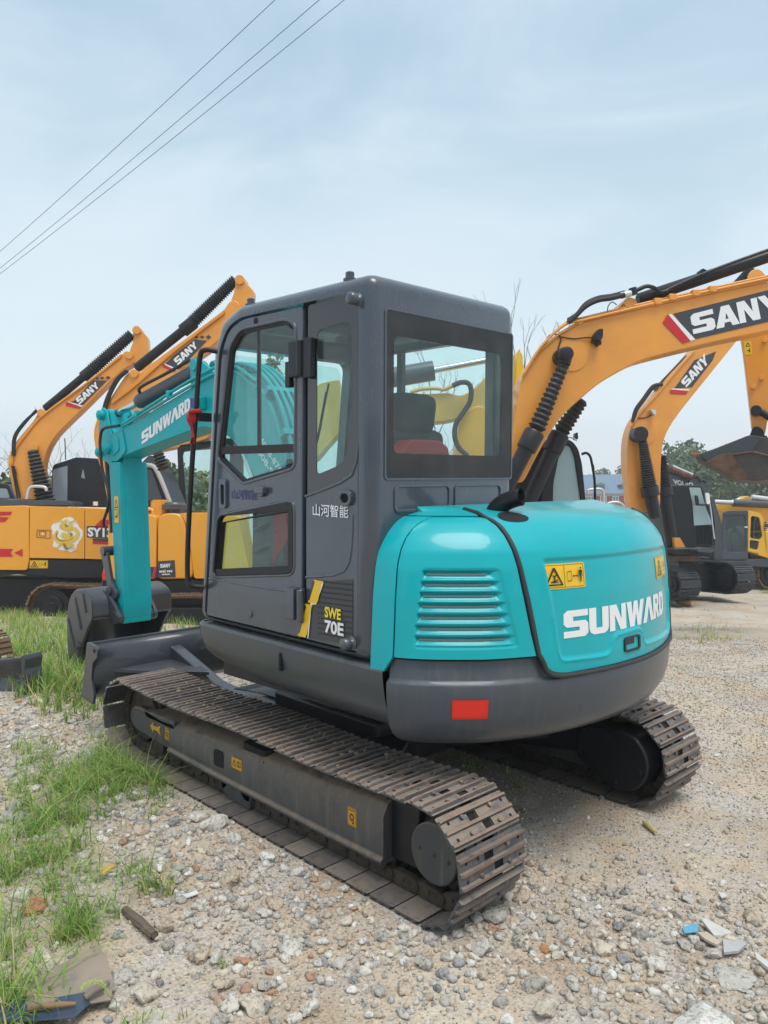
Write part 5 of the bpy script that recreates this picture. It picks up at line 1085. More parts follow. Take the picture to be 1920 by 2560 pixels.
F_.cyl('boom_cylinder', one(Z4, 312, 1250), one(Z4, 60, 1800), .1, M['blackp'], .62, n=20, prof=[(0, .11), (.02, .13), (.22, .125), (.24, .10), (1, .10)])
wl = F_.part('work_lamp', Z4([(535, 608), (560, 575), (592, 572), (590, 630), (575, 652), (528, 640)]), -.16, -.05, M['blackp'], .02, .01); F_.part('lamp_bracket', Z4([(530, 640), (580, 650), (582, 675), (560, 680), (552, 660), (528, 655)]), -.12, .0, M['blackp'], 0, .005, parent=wl)
F_.tube('cable', Z4([(320, 628), (400, 640), (480, 632), (532, 635)]), .008, M['rubber'], -.02, parent=wl); F_.tube('cable', Z4([(215, 680), (240, 620), (290, 612), (318, 640), (300, 700), (305, 728)]), .008, M['rubber'], -.02, parent=bF)
# cab of F
cf = MB(); lo = [F_.p(*q_, 1.0) for q_ in Z4([(170, 1900), (215, 1400), (240, 1290), (270, 1265), (390, 1300), (430, 1350), (455, 1450), (500, 1900)])]; li = [F_.p(*q_, 1.0) for q_ in Z4([(262, 1880), (268, 1580), (300, 1420), (330, 1335), (375, 1330), (405, 1400), (448, 1700), (452, 1880)])]
plate(cf, [uniq(rpoly(lo, .06)), uniq(rpoly(li, .06))], 'y', 1.0, 1.08, .01); cb = cf.build('cab_frame', M['blackp'], F_.o)
F_.part('cab_window', Z4([(262, 1880), (268, 1580), (300, 1420), (330, 1335), (375, 1330), (405, 1400), (448, 1700), (452, 1880)]), 1.03, 1.04, mat('pale rear cab glass', (.30, .42, .44), .12, spec=.8), .04, parent=cb)
F_.part('cab_rear', Z4([(-250, 1900), (-150, 1500), (60, 1330), (240, 1290), (215, 1400), (200, 1900)]), 1.1, 2.0, M['blackp'], .05)
F_.tube('grab_rail', Z4([(452, 1388), (480, 1380), (505, 1400), (518, 1450), (535, 1560), (538, 1700)]), .018, M['blackp'], .9)
F_.tube('grab_rail', Z4([(515, 1440), (528, 1470), (530, 1525)]), .012, M['blackp'], .9)
F_.part('roof_lamp', Z4([(408, 1290), (412, 1250), (426, 1246), (430, 1285), (418, 1295)]), 1.1, 1.2, M['blackp'], .01); F_.tube('roof_rail', Z4([(340, 1285), (380, 1278), (420, 1300)]), .012, SILV, 1.1)
F_.tube('guard_rail', Z5_([(560, 330), (565, 305), (640, 300), (655, 330), (655, 400)]), .022, SILV, 2.2); F_.tube('guard_rail', Z5_([(675, 400), (690, 385), (740, 380), (770, 395), (785, 420)]), .022, SILV, 2.2)
F_.tube('guard_rail', Z5_([(565, 385), (655, 388)]), .018, SILV, 2.2)
F_.part('hood_body', [(1290, 1330), (1600, 1330), (1600, 1560), (1290, 1560)], .8, 2.6, M['yel'], .1, .03)
F_.part('main_frame', [(1300, 1470), (1600, 1470), (1600, 1540), (1300, 1540)], 1.0, 3.4, M['blackp'], 0, .03)
for u_ in (1375, 1560):
    x_ = F_.p(u_, 1600, 1.0)[0]; bgtrack(F_, -3.9, -.42, .42, .40, -.28, .56, 44, sh2_ if False else M['shoe'], rot=radians(-88), at_=(x_, .95, .02))
# ---- G: second amber excavator on the right
G_ = Rig('excavator', 1700, 18.5, 2, 'amber-boomed excavator with a black cab between the large boom and the yellow machine', 'excavator', 'amber excavators parked in the yard')
bG = boom_set(G_, Z4([(775, 1760), (765, 1640), (742, 1420), (748, 1290), (775, 1190), (830, 1110), (900, 1040), (1010, 890), (1130, 765), (1300, 560), (1520, 280), (1540, 200), (1600, 180), (1659, 240), (1640, 420), (1420, 700), (1210, 960), (1090, 1110), (1020, 1210), (980, 1300), (965, 1420), (960, 1760)]), .0, .45, M['orange'], .2)
G_.logo(Z4([(1050, 962), (1075, 930), (1180, 780), (1322, 722), (1300, 780), (1165, 955)]), Z4([(1030, 968), (1040, 962), (1150, 968), (1143, 978)]), Z4([(1022, 975), (1030, 970), (1143, 978), (1125, 1003), (1022, 998)]), Z4([(1130, 955), (1275, 795), (1245, 735), (1090, 920)]), 0, bG)
G_.bellows('cylinder_bellows', one(Z4, 842, 1275), one(Z4, 892, 1600), .11, .19, 22, -.22)
G_.cyl('boom_cylinder', one(Z8, 290, 540), one(Z8, 360, 900), .15, M['blackp'], -.22, prof=[(0, .21), (.3, .21), (.32, .15), (1, .15)])
G_.disc('pivot_pin', one(Z4, 838, 1255), .17, -.36, .0, M['blackp'], bG); G_.disc('boss_plate', one(Z4, 858, 1245), .30, -.02, .0, M['orange'], bG)
G_.bellows('cylinder_bellows', one(Z8, 418, 180), one(Z8, 455, 540), .16, .19, 18, .70)
G_.cyl('boom_cylinder', one(Z8, 455, 545), one(Z8, 560, 1220), .15, M['blackp'], .70, prof=[(0, .21), (.15, .21), (.16, .16), (1, .16)])
G_.cyl('arm_cylinder', one(Z4, 935, 980), one(Z4, 1140, 765), .09, M['blackp'], .2); G_.cyl('arm_cylinder', one(Z4, 1180, 720), one(Z4, 1480, 330), .1, M['blackp'], .2); G_.bellows('cylinder_bellows', one(Z4, 1465, 305), one(Z4, 1560, 200), .17, .17, 8, .2)
for d in (0, 10): G_.tube('hydraulic_hose', Z4([(780, 1180), (800+d, 1100), (850+d, 1030), (900+d, 960), (930, 940), (975, 935)]), .04, M['rubber'], -.03, parent=bG)
G_.tube('steel_pipe', Z4([(770, 1210), (830, 1120), (930, 1010), (1080, 830), (1180, 720)]), .03, M['orange'], -.02, parent=bG)
G_.part('work_lamp', Z4([(905, 1110), (900, 1098), (930, 1100), (935, 1125), (925, 1135)]), -.2, -.02, M['wmetal'], .01); G_.tube('cable', Z4([(820, 1155), (870, 1150), (910, 1130)]), .015, M['rubber'], -.03, parent=bG)
cb = G_.part('cab', Z8([(395, 560), (480, 515), (890, 520), (935, 600), (1010, 830), (1035, 1000), (1035, 1220), (850, 1255), (590, 1320), (500, 1320), (440, 900)]), .9, 2.2, M['blackp'], .06, .03)
G_.part('cab_window', Z8([(750, 545), (880, 550), (950, 800), (1022, 972), (808, 985), (790, 740)]), .885, .898, bpy.data.materials['pale rear cab glass'], .02, parent=cb)
for a in range(9): G_.part('panel_rib', Z8([(845+a*20, 995), (855+a*20, 995), (865+a*20, 1200), (855+a*20, 1200)]), .87, .898, M['blackp'], 0, parent=cb)
G_.part('mirror', Z8([(820, 635), (850, 640), (865, 700), (862, 760), (835, 752)]), .75, .80, M['black'], .02); G_.tube('mirror_arm', Z8([(862, 740), (900, 750), (940, 745)]), .02, M['black'], .8)
G_.part('mirror', Z8([(938, 612), (980, 606), (998, 735), (955, 742)]), .7, .76, M['white'], .03); G_.tube('grab_rail', Z8([(990, 740), (1005, 850), (1020, 980), (1040, 1140)]), .02, SILV, .75)
G_.part('step_plate', Z8([(580, 1125), (645, 1125), (712, 1240), (592, 1245)]), .4, .6, M['orange'], .01)
G_.part('gray_stay', Z8([(1000, 660), (1040, 690), (1115, 920), (1120, 1380), (1040, 1380), (1050, 1000)]), 1.2, 1.5, M['greyd'], .02)
G_.part('main_frame', Z8([(560, 1250), (820, 1240), (1065, 1260), (1000, 1320), (830, 1330), (590, 1335)]), .0, 2.0, M['blackp'], 0, .03)
G_.part('cab_step', Z8([(840, 1262), (960, 1238), (1066, 1262), (1000, 1300), (860, 1290)]), -.5, .0, M['greyd'], .01)
G_.part('swing_ring', Z8([(600, 1330), (880, 1335), (870, 1400), (600, 1400)]), .2, 1.6, M['brown'], 0)
G_.part('undercarriage', Z8([(640, 1400), (1000, 1410), (1350, 1460), (1350, 1720), (900, 1740), (640, 1700)]), 1.3, 2.4, M['blackp'], 0, .03)
sh_ = mat('dark steel shoe', (.05, .055, .065), .45, metal=.4, c2=(.09, .085, .08), nscale=10, dust=(.25, .23, .2), dustamt=.3)
xg, zg = G_.p(*one(Z8, 735, 1868)); xg2, zg2 = G_.p(*one(Z8, 1535, 1815)); rg_ = (G_.p(*one(Z8, 735, 1490))[1]-zg)/2
bgtrack(G_, -3.9, -rg_, rg_, rg_*.93, -.32, .64, 46, sh_, rot=radians(-66), at_=(xg, -.2, zg+.02))
bgtrack(G_, -3.9, -rg_, rg_, rg_*.93, -.32, .64, 46, sh_, rot=radians(-66), at_=(xg2, .5, zg2+.02))
# ---- H: grey boom with white lettering behind
H_ = Rig('excavator', 1700, 24, 0, 'grey excavator boom with white lettering sloping down behind the black cab', 'excavator', None)
bh = H_.part('boom', Z8([(440, 245), (470, 250), (560, 330), (880, 450), (960, 560), (1000, 700), (480, 560), (430, 420)]), 0, .5, M['greyd'], .05, .02)
H_.cyl('piston_rod', one(Z8, 440, 255), one(Z8, 560, 320), .05, M['chrome'], -.1); H_.cyl('arm_cylinder', one(Z8, 500, 310), one(Z8, 780, 425), .11, M['brown'], -.1)
H_.cyl('piston_rod', one(Z8, 560, 300), one(Z8, 790, 400), .04, M['wmetal'], -.15)
for P in ([(765, 430), (765, 400), (790, 395), (800, 430)], [(810, 440), (830, 420), (860, 440), (870, 470)], [(700, 500), (705, 470), (735, 460), (750, 490)], [(880, 500), (885, 470), (915, 465), (930, 490)]): H_.tube('hydraulic_hose', Z8(P), .035, M['rubber'], -.12, parent=bh)
v1_, f1_ = text_mesh('VOLVO', .05); H_.dec('boom_lettering', Z8([(572, 505), (800, 560), (800, 490), (560, 450)]), [(0, v1_, f1_)], [M['white']], 0, bh)
H_.part('hood_body', [(1640, 1255), (1800, 1255), (1800, 1440), (1640, 1440)], .8, 2.6, M['greyd'], .1)
# ---- I: yellow machine at the right edge
I_ = Rig('excavator', 1850, 22.5, 4, 'yellow excavator with an open grey-framed cab at the right edge', 'excavator', None)
bi = I_.part('boom', Z8([(1030, 745), (1200, 730), (1340, 700), (1400, 650), (1440, 640), (1480, 700), (2200, 760), (2200, 980), (1130, 960), (1090, 880)]), 1.6, 2.0, M['lemon'], .05, .02)
for a, b, r, m_ in (((1040, 712), (1260, 722), .07, 'wmetal'), ((1255, 722), (2000, 760), .12, 'greyd'), ((1470, 655), (2000, 720), .07, 'wmetal'), ((1230, 710), (1335, 680), .04, 'wmetal')): I_.cyl('boom_cylinder' if m_ == 'greyd' else 'piston_rod', one(Z8, *a), one(Z8, *b), r, M[m_], 1.4)
cf = MB(); lo = [I_.p(*q_, 0) for q_ in Z8([(1125, 1378), (1150, 830), (1200, 815), (1430, 810), (1428, 1378)])]; li = [I_.p(*q_, 0) for q_ in Z8([(1160, 1290), (1172, 880), (1400, 872), (1412, 1290)])]
plate(cf, [uniq(rpoly(lo, .05)), uniq(rpoly(li, .12))], 'y', 0, .08, .01); cb = cf.build('cab_frame', M['greyd'], I_.o)
I_.part('windscreen', Z8([(1160, 1290), (1172, 880), (1400, 872), (1412, 1290)]), .03, .035, M['glass'], 0, parent=cb)
cf = MB(); lo = [I_.p(*q_, 0) for q_ in Z8([(1428, 1290), (1432, 812), (1560, 840), (1602, 880), (1640, 1100), (1659, 1360)])]; l1 = [I_.p(*q_, 0) for q_ in Z8([(1452, 1130), (1465, 872), (1560, 890), (1598, 1110), (1570, 1150)])]; l2 = [I_.p(*q_, 0) for q_ in Z8([(1450, 1150), (1560, 1165), (1540, 1270), (1448, 1245)])]
plate(cf, [uniq(rpoly(lo, .05)), uniq(rpoly(l1, .08)), uniq(rpoly(l2, .06))], 'y', 0, .1, .01); cs = cf.build('cab_side', M['lemon'], I_.o)
I_.part('side_window', Z8([(1448, 1270), (1465, 872), (1560, 890), (1598, 1110), (1540, 1270)]), .04, .045, M['glassd'], 0, parent=cs)
I_.tube('window_bar', Z8([(1515, 880), (1500, 960), (1490, 1135)]), .02, M['greyd'], .02, parent=cs)
I_.part('cab_interior', Z8([(1128, 1370), (1160, 840), (1560, 850), (1600, 1350)]), .9, 1.0, M['inter'], 0)
I_.part('operator_seat', Z8([(1240, 1290), (1240, 1050), (1340, 1040), (1400, 1200), (1400, 1290)]), .5, .8, M['seat'], .05, .02)
I_.dec('body_lettering', Z8([(1442, 1302), (1552, 1328), (1552, 1305), (1442, 1280)]), [(0, v1_, f1_)], [M['gprint']], 0, cs)
I_.dec('boom_print', Z8([(1610, 1045), (1642, 1045), (1642, 945), (1610, 945)]), [(0,)+poly2([(0, y), (1, y), (1, y+.13), (0, y+.13)]) for y in (0, .2, .42, .64, .86)], [M['black']], -.02, cs)
I_.part('body', Z8([(1600, 1060), (2300, 1000), (2300, 1440), (1650, 1365)]), .0, 2.2, M['lemon'], .05, .03)
I_.part('main_frame', Z8([(1120, 1378), (1440, 1378), (1659, 1360), (2300, 1430), (2300, 1500), (1300, 1450)]), .05, 2.2, M['greyd'], 0, .02)
I_.part('roof_bar', Z8([(1160, 835), (1430, 815), (1432, 850), (1165, 862)]), -.06, .02, M['greyd'], .01)
I_.cyl('cab_mirror', one(Z8, 1390, 1005), one(Z8, 1420, 1005), .02, M['white'], -.05)
bgtrack(I_, 1.2, 5.0, -0.0+.45, .42, .2, .6, 40, bpy.data.materials['rusty shoe'])
# ---- J: arm and muddy bucket hanging in at the right edge
J_ = Rig('excavator', 1900, 11.5, -23, 'orange arm with a muddy brown bucket hanging in from the right edge', 'excavator', None)
ar = J_.part('arm', Z4([(1478, 600), (1495, 690), (1555, 1215), (1590, 1262), (1640, 1262), (1659, 1150), (1800, 1100), (1800, 560), (1659, 560)]), 0, .34, M['orange'], .05, .015)
J_.dec('warning_sticker', Z4([(1508, 745), (1556, 742), (1552, 655), (1503, 658)]), [(0,)+poly2(rrect(0, 0, 1, 1, .05)), (1,)+poly2([(.15, .6), (.46, .9), (.54, .9), (.85, .6)], [(.28, .64), (.72, .64), (.5, .83)]), (1,)+poly2([(.35, .28), (.65, .28), (.65, .34), (.35, .34)]), (1,)+poly2([(.66, .15), (.76, .15), (.76, .45), (.66, .45)])], [M['stick'], M['black']], 0, ar)
J_.cyl('bucket_link', one(Z4, 1580, 1095), one(Z4, 1720, 1180), .05, M['blackp'], -.08); J_.disc('pivot_pin', one(Z4, 1582, 1103), .075, -.16, .0, M['blackp'], ar)
for u, v in ((1638, 648), (1618, 892), (1565, 950)): J_.disc('pipe_stud', one(Z4, u, v), .035, -.05, .0, M['orange'], ar, n=10)
bo = Z4([(1215, 1385), (1305, 1355), (1540, 1262), (1620, 1275), (1900, 1300), (1900, 1500), (1730, 1540), (1600, 1562), (1500, 1552), (1420, 1545), (1340, 1490), (1265, 1445), (1180, 1410)])
bk_ = J_.part('bucket', bo, -.30, .75, mat('worn bucket steel', (.05, .05, .055), .55, c2=(.10, .07, .055), nscale=3, namt=.6, bump=.4, bscale=20, dust=(.2, .17, .14), dustamt=.4, wear=(.22, .12, .08), wearamt=.35), .05, .02)
MB().tube([J_.P(*q_, -.31) for q_ in Z4([(1262, 1443), (1400, 1395), (1560, 1372), (1659, 1400), (1760, 1420)])], .018, 6).build('bucket_seam', M['brown'], bk_)
J_.part('side_plate', Z4([(1265, 1443), (1340, 1390), (1420, 1380), (1540, 1545), (1500, 1553), (1420, 1545)]), -.325, -.29, M['brown'], .02, .006, parent=bk_)
J_.part('side_plate', Z4([(1320, 1355), (1540, 1264), (1600, 1300), (1560, 1370), (1400, 1390), (1270, 1440), (1225, 1395)]), -.32, -.29, M['bucket'], .02, .006, parent=bk_)
for k, y in enumerate((-.28, -.02, .24, .5)): J_.part('bucket_tooth', Z4([(1143+k*8, 1380-k*2), (1215+k*6, 1385), (1215+k*6, 1412), (1180+k*6, 1402)]), y, y+.12, mat('rust', (.28, .09, .04), .8, c2=(.4, .16, .08), nscale=12) if k == 0 else bpy.data.materials['rust'], 0, .006, parent=bk_)
J_.part('bucket_ear', Z4([(1530, 1290), (1560, 1215), (1590, 1205), (1625, 1225), (1650, 1300), (1659, 1420), (1600, 1440), (1560, 1400)]), -.06, .0, M['blackp'], .03, .01, parent=bk_)
J_.tube('hydraulic_hose', Z4([(1640, 1270), (1650, 1330), (1630, 1370), (1600, 1360)]), .025, M['rubber'], -.1, parent=bk_)
# ---- K: pale yellow machine seen through the teal cab's windows
K_ = Rig('excavator', 1150, 12.2, 0, 'pale yellow excavator seen through the rear window of the teal excavator cab', 'excavator', None)
bk = K_.part('arm', ZW([(200, 1060), (390, 1052), (640, 1045), (720, 1035), (870, 1070), (1000, 985), (1120, 860), (1140, 800), (1420, 640), (1440, 900), (1395, 1150), (1140, 1170), (1070, 1200), (900, 1260), (740, 1300), (400, 1330), (200, 1340)]), .1, .5, M['pale'], .1, .015)
K_.part('boom', ZW([(860, 1260), (1000, 1150), (1100, 1180), (1090, 1400), (1070, 1650), (1080, 2100), (780, 2100), (800, 1620), (830, 1380)]), .0, .6, M['lemon'], .1, .015)
K_.cyl('piston_rod', one(ZW, 590, 835), one(ZW, 1200, 720), .05, M['chrome'], .2); K_.cyl('arm_cylinder', one(ZW, 100, 920), one(ZW, 605, 835), .16, M['greyd'], .2)
K_.tube('hydraulic_hose', ZW([(780, 975), (850, 945), (920, 950), (950, 1010), (940, 1120), (880, 1220), (810, 1330), (800, 1450), (840, 1550), (920, 1620)]), .04, M['rubber'], -.1)
K_.tube('steel_pipe', ZW([(390, 1035), (500, 1005), (640, 1000), (700, 1010), (800, 965)]), .03, M['pale'], .05)
K_.part('side_panel', [(548, 1290), (594, 1290), (622, 1420), (640, 1500), (548, 1500)], -.4, .4, M['lemon'], .04, .01)
K_.part('boom_foot', [(770, 985), (800, 958), (850, 948), (850, 1080), (815, 1120), (790, 1150), (770, 1150)], 0, .5, M['pale'], .05, .01)
K_.part('hood_body', [(632, 1270), (900, 1290), (1200, 1290), (1200, 1520), (632, 1520)], .8, 2.4, M['blackp'], .1)
xa_ = K_.p(760, 1500, .9)[0]; xb_ = K_.p(1280, 1500, .9)[0]
bgtrack(K_, xa_, xb_, .40, .38, .8, .5, 34, M['shoe']); bgtrack(K_, xa_, xb_, .40, .38, 2.3, .5, 34, M['shoe'])
K_.part('main_frame', [(740, 1440), (1290, 1440), (1290, 1520), (740, 1520)], .9, 2.8, M['blackp'], 0, .03)
K_.part('wing_plate', [(1290, 960), (1293, 880), (1300, 870), (1308, 930), (1308, 1010), (1300, 1045), (1290, 1060)], -.5, -.3, M['stick'], .03, .01)
# ---- building
KB = Rig('building', 1500, 95, -2, 'brick building with a blue roof and dormers far behind the right booms', 'building', None)
br = mat('far brick', (.40, .12, .09), .9, c2=(.30, .10, .08), nscale=2); bl_ = mat('blue roof sheet', (.15, .22, .30), .6, c2=(.18, .25, .33), nscale=.6)
wz = MB(); KB.poly(wz, Z5_([(500, 325), (900, 322), (900, 470), (500, 470)]), 0, 9); WL = wz.build('wall', br, KB.o)
A0 = [KB.P(*q_, 0) for q_ in Z5_([(490, 325), (905, 320)])]; A1 = [KB.P(*q_, 4) for q_ in Z5_([(490, 213), (905, 206)])]
rf = MB(); rf.add([A0[0]+Vector((0, -.5, -.1)), A0[1]+Vector((0, -.5, -.1)), A1[1], A1[0], A0[0]+Vector((0, 9, -.1)), A0[1]+Vector((0, 9, -.1))], [(0, 1, 2, 3), (3, 2, 5, 4), (0, 3, 4), (1, 5, 2), (0, 4, 5, 1)]); RF = rf.build('roof', bl_, KB.o)
KB.part('eave_band', Z5_([(500, 325), (900, 322), (900, 340), (500, 343)]), -.15, -.01, mat('pale trim', (.55, .5, .48), .8), parent=WL)
for u in (545, 580, 655, 730, 800, 860):
    w_ = KB.part('window', Z5_([(u-20, 342), (u+20, 342), (u+20, 376), (u-20, 376)]), -.08, -.01, M['white'], parent=KB.o)
    KB.part('pane', Z5_([(u-15, 347), (u-2, 347), (u-2, 371), (u-15, 371)]), -.1, -.085, mat('far pane', (.25, .3, .34), .3) if u == 545 else bpy.data.materials['far pane'], parent=w_)
    KB.part('pane', Z5_([(u+2, 347), (u+15, 347), (u+15, 371), (u+2, 371)]), -.1, -.085, bpy.data.materials['far pane'], parent=w_)
for u in (640, 785):
    d_ = KB.part('dormer', Z5_([(u-22, 270), (u+22, 270), (u+22, 295), (u-22, 295)]), .6, 3, bpy.data.materials['far pane'])
    KB.part('dormer_roof', Z5_([(u-32, 272), (u, 258), (u+32, 272), (u+28, 276), (u-28, 276)]), .3, 4, bl_, parent=d_)
# ---- trees
def leafmat(name, c, c2):
    m_ = mat(name, c, .6, c2=c2, nscale=.6, namt=.9); b = m_.node_tree.nodes['Principled BSDF']; b.inputs['Subsurface Weight'].default_value = 0; return m_
LM = [leafmat('leaf dark', (.055, .10, .05), (.09, .14, .06)), leafmat('leaf mid', (.085, .14, .055), (.13, .18, .07)), leafmat('leaf light', (.11, .17, .04), (.17, .22, .07))]
bark = mat('bark', (.10, .08, .065), .9, c2=(.16, .13, .11), nscale=3, bump=.5, bscale=20)
def crown(name, R, c, rx, rz, nl, ls, m_, parent, seed, gaps=.35):
    g = np.random.default_rng(seed); k = 26; cs = []
    while len(cs) < k:
        p_ = g.uniform(-1, 1, 3)
        if (p_**2).sum() < 1: cs.append(p_)
    cs = np.array(cs)*[rx*.8, rx*.8, rz*.82]; sz = g.uniform(.22, .45, k)*min(rx, rz)
    idx = g.integers(0, k, nl); d = g.normal(size=(nl, 3)); d /= np.linalg.norm(d, axis=1)[:, None]; P = cs[idx]+d*(sz[idx]*g.uniform(.45, 1.05, nl)**.6)[:, None]
    P += np.array(c); a = g.normal(size=(nl, 3)); a /= np.linalg.norm(a, axis=1)[:, None]; b = np.cross(a, g.normal(size=(nl, 3))); b /= np.linalg.norm(b, axis=1)[:, None]; s_ = ls*g.uniform(.6, 1.4, nl)[:, None]
    V = np.stack([P-a*s_, P+b*s_*.6, P+a*s_, P-b*s_*.6], 1).reshape(-1, 3); me = bpy.data.meshes.new(name); me.from_pydata(V.tolist(), [], (np.arange(nl*4).reshape(-1, 4)).tolist())
    for q in (m_ if isinstance(m_, list) else [m_]): me.materials.append(q)
    if isinstance(m_, list):
        cm = g.choice(len(m_), k, p=None); me.polygons.foreach_set('material_index', cm[idx].astype(np.int32))
    me.update(); return link(name, me, parent)
def tree(u, vtop, D, w, label, seed, group='trees far behind the yard', ls=.2, nl=6500, mats=None, zfrac=.5):
    P = at(u, 1183, D); P.z = gz(P.x, P.y); top = at(u, vtop, D).z-P.z
    R = tag(empty('tree', loc=P), label, 'tree', group); g = random.Random(seed)
    MB().tube([(0, 0, -.5), (g.uniform(-.2, .2), 0, top*.4), (g.uniform(-.4, .4), 0, top*.8)], [w*.05, w*.04, w*.012], 8).build('trunk', bark, R)
    rz = top*zfrac*.98; crown('crown', R, (0, 0, top-rz*.86), w/2, rz, nl, ls, mats or LM, R, seed)
    return R
k = 0
for u, v, D, w in ((1548, 1150, 125, 9), (1695, 1135, 78, 7), (1690, 1100, 74, 10), (1735, 1115, 70, 10), (1775, 1125, 76, 10), (1815, 1130, 70, 10), (1860, 1135, 74, 10), (1905, 1140, 70, 10), (1950, 1150, 76, 10), (1990, 1150, 73, 10), (1500, 1180, 130, 8), (1620, 1150, 120, 9)):
    lab = {0: 'small tree beside the blue-roofed building', 2: 'tallest tree of the wooded bank left of the muddy bucket', 8: 'tree at the right end of the wooded bank'}.get(k)
    tree(u, v, D, w, lab or 'green tree in the hazy wooded bank behind the machines on the right', 50+k, 'trees of the wooded bank' if not lab else None, mats=[LM[0], LM[1], LM[1], LM[2]] if k % 2 else [LM[0], LM[0], LM[1]]); k += 1
tree(14, 1130, 30, 3.4, 'leafy green tree at the left edge behind the orange boom', 80, None, .16, 2600, [LM[1], LM[2], LM[1]], .6)
tree(60, 1190, 34, 3.0, 'low tree behind the left orange boom foot', 81, None, .16, 1800, [LM[1], LM[2]], .5)
tree(118, 1195, 36, 2.6, 'thin tree beside the left black cab', 84, None, .16, 700, [LM[0], LM[1]], .4)
tree(424, 1158, 32, 2.4, 'dark pointed tree between the wrapped pillar and the tall black cab', 82, None, .13, 2000, [LM[0], LM[0], LM[1]], .6)
tree(475, 1185, 36, 4.4, 'broad tree seen through the tall black cab behind the teal boom', 83, None, .2, 2600, [LM[1], LM[2], LM[1]], .6)
tree(695, 870, 24, 2.0, 'light-leaved tree seen through the door window of the teal cab', 85, None, .075, 2600, [LM[2], LM[1], LM[2]], .42)
def bare(u, vtop, D, label, seed, lean=0, spread=1.0, group=None):
    P = at(u, 1183, D); P.z = gz(P.x, P.y); top = at(u, vtop, D).z-P.z; R = tag(empty('bare_tree', loc=P), label, 'tree', group); g = random.Random(seed); trunk = MB(); br_ = MB()
    def grow(p_, d, L, r, lv):
        q = p_+d*L; m1 = (p_+q)/2+Vector((g.uniform(-1, 1), g.uniform(-1, 1), 0))*L*.06
        (trunk if lv < 2 else br_).tube([p_, m1, q], [r, r*.85, r*.65], 5 if lv > 1 else 7, caps=False)
        if lv > 5: return
        for k_ in range(2 if lv > 0 else 4):
            a = Vector((g.uniform(-1, 1), g.uniform(-1, 1), g.uniform(-.2, .6))).normalized(); nd = (d+a*.62*spread).normalized(); nd.z = max(nd.z, .1); grow(q if k_ < 2 else m1, nd.normalized(), L*g.uniform(.62, .86), r*.62, lv+1)
    grow(Vector((0, 0, -.3)), Vector((lean, 0, 1)).normalized(), top*.34, top*.012, 0)
    trunk.build('trunk', bark, R, smooth=60); br_.build('branches', bark, R, smooth=60)
bare(1338, 900, 27, 'bare tree rising behind the right edge of the teal cab', 3, spread=.55)
bare(1312, 930, 29, 'thin bare tree close behind the right edge of the teal cab', 13, spread=.5)
bare(1150, 930, 25, 'bare tree seen through the rear window of the teal cab', 5)
bare(1060, 1060, 28, 'small bare tree seen low through the rear window of the teal cab', 8)
bare(16, 1060, 34, 'bare tree over the leafy tree at the left edge', 9)
bare(128, 1105, 36, 'bare tree right of the left orange boom foot', 10)
# ---- overhead wires
for k, ((u0, v0), (u1, v1), lab) in enumerate((((0, 622), (726, 0), 'upper left of three thin overhead wires crossing the sky'), ((0, 664), (840, 0), 'middle one of three thin overhead wires crossing the sky'), ((0, 678), (905, 0), 'lowest of three thin overhead wires crossing the sky'))):
    def wp(t):
        u = u0+(u1-u0)*t; v = v0+(v1-v0)*t; D = 42-14*t; return at(u, v, D)
    P = [wp(t) for t in (-.8, 1.8)]; pts = []
    for i in range(25):
        t = i/24; q_ = P[0]*(1-t)+P[1]*t; q_.z -= .9*4*t*(1-t)-.9*4*.31*.69; pts.append(q_)
    tag(MB().tube(pts, .010, 5).build('overhead_wire', M['greyd'], None, smooth=60), lab, 'wire', 'overhead wires')

# ---- unseen trees added behind the camera to put reflections in the glass and paint
for k, (l, d) in enumerate(((-26, -20), (-14, -28), (-3, -30), (9, -27), (20, -24), (32, -16))):
    x = CX+d*cos(YAW)+l*sin(YAW); y = CY+d*sin(YAW)-l*cos(YAW); R = tag(empty('tree', loc=(x, y, -.3)), 'unseen broad green tree added behind the camera for reflections', 'tree', 'unseen trees added behind the camera for reflections')
    MB().tube([(0, 0, -.2), (.1, 0, 2.2), (0, .2, 4)], [.25, .2, .08], 8).build('trunk', bark, R); crown('crown', R, (0, 0, 4.0), 5.5, 2.9, 1500, .42, [LM[0], LM[1]], R, 300+k)
# ---- air
hz = MB().bb((-140, -200, -14), (230, 60, 13)).build('haze', mat('haze air', (1, 1, 1)), None, smooth=0); hm = hz.data.materials[0].node_tree; hm.nodes.clear()
pv = N(hm, 'ShaderNodeVolumePrincipled'); pv.inputs['Color'].default_value = (.95, .98, 1, 1); pv.inputs['Density'].default_value = .0021; pv.inputs['Anisotropy'].default_value = .2; ho = N(hm, 'ShaderNodeOutputMaterial'); hm.links.new(pv.outputs[0], ho.inputs['Volume']); tag(hz, kind='stuff')
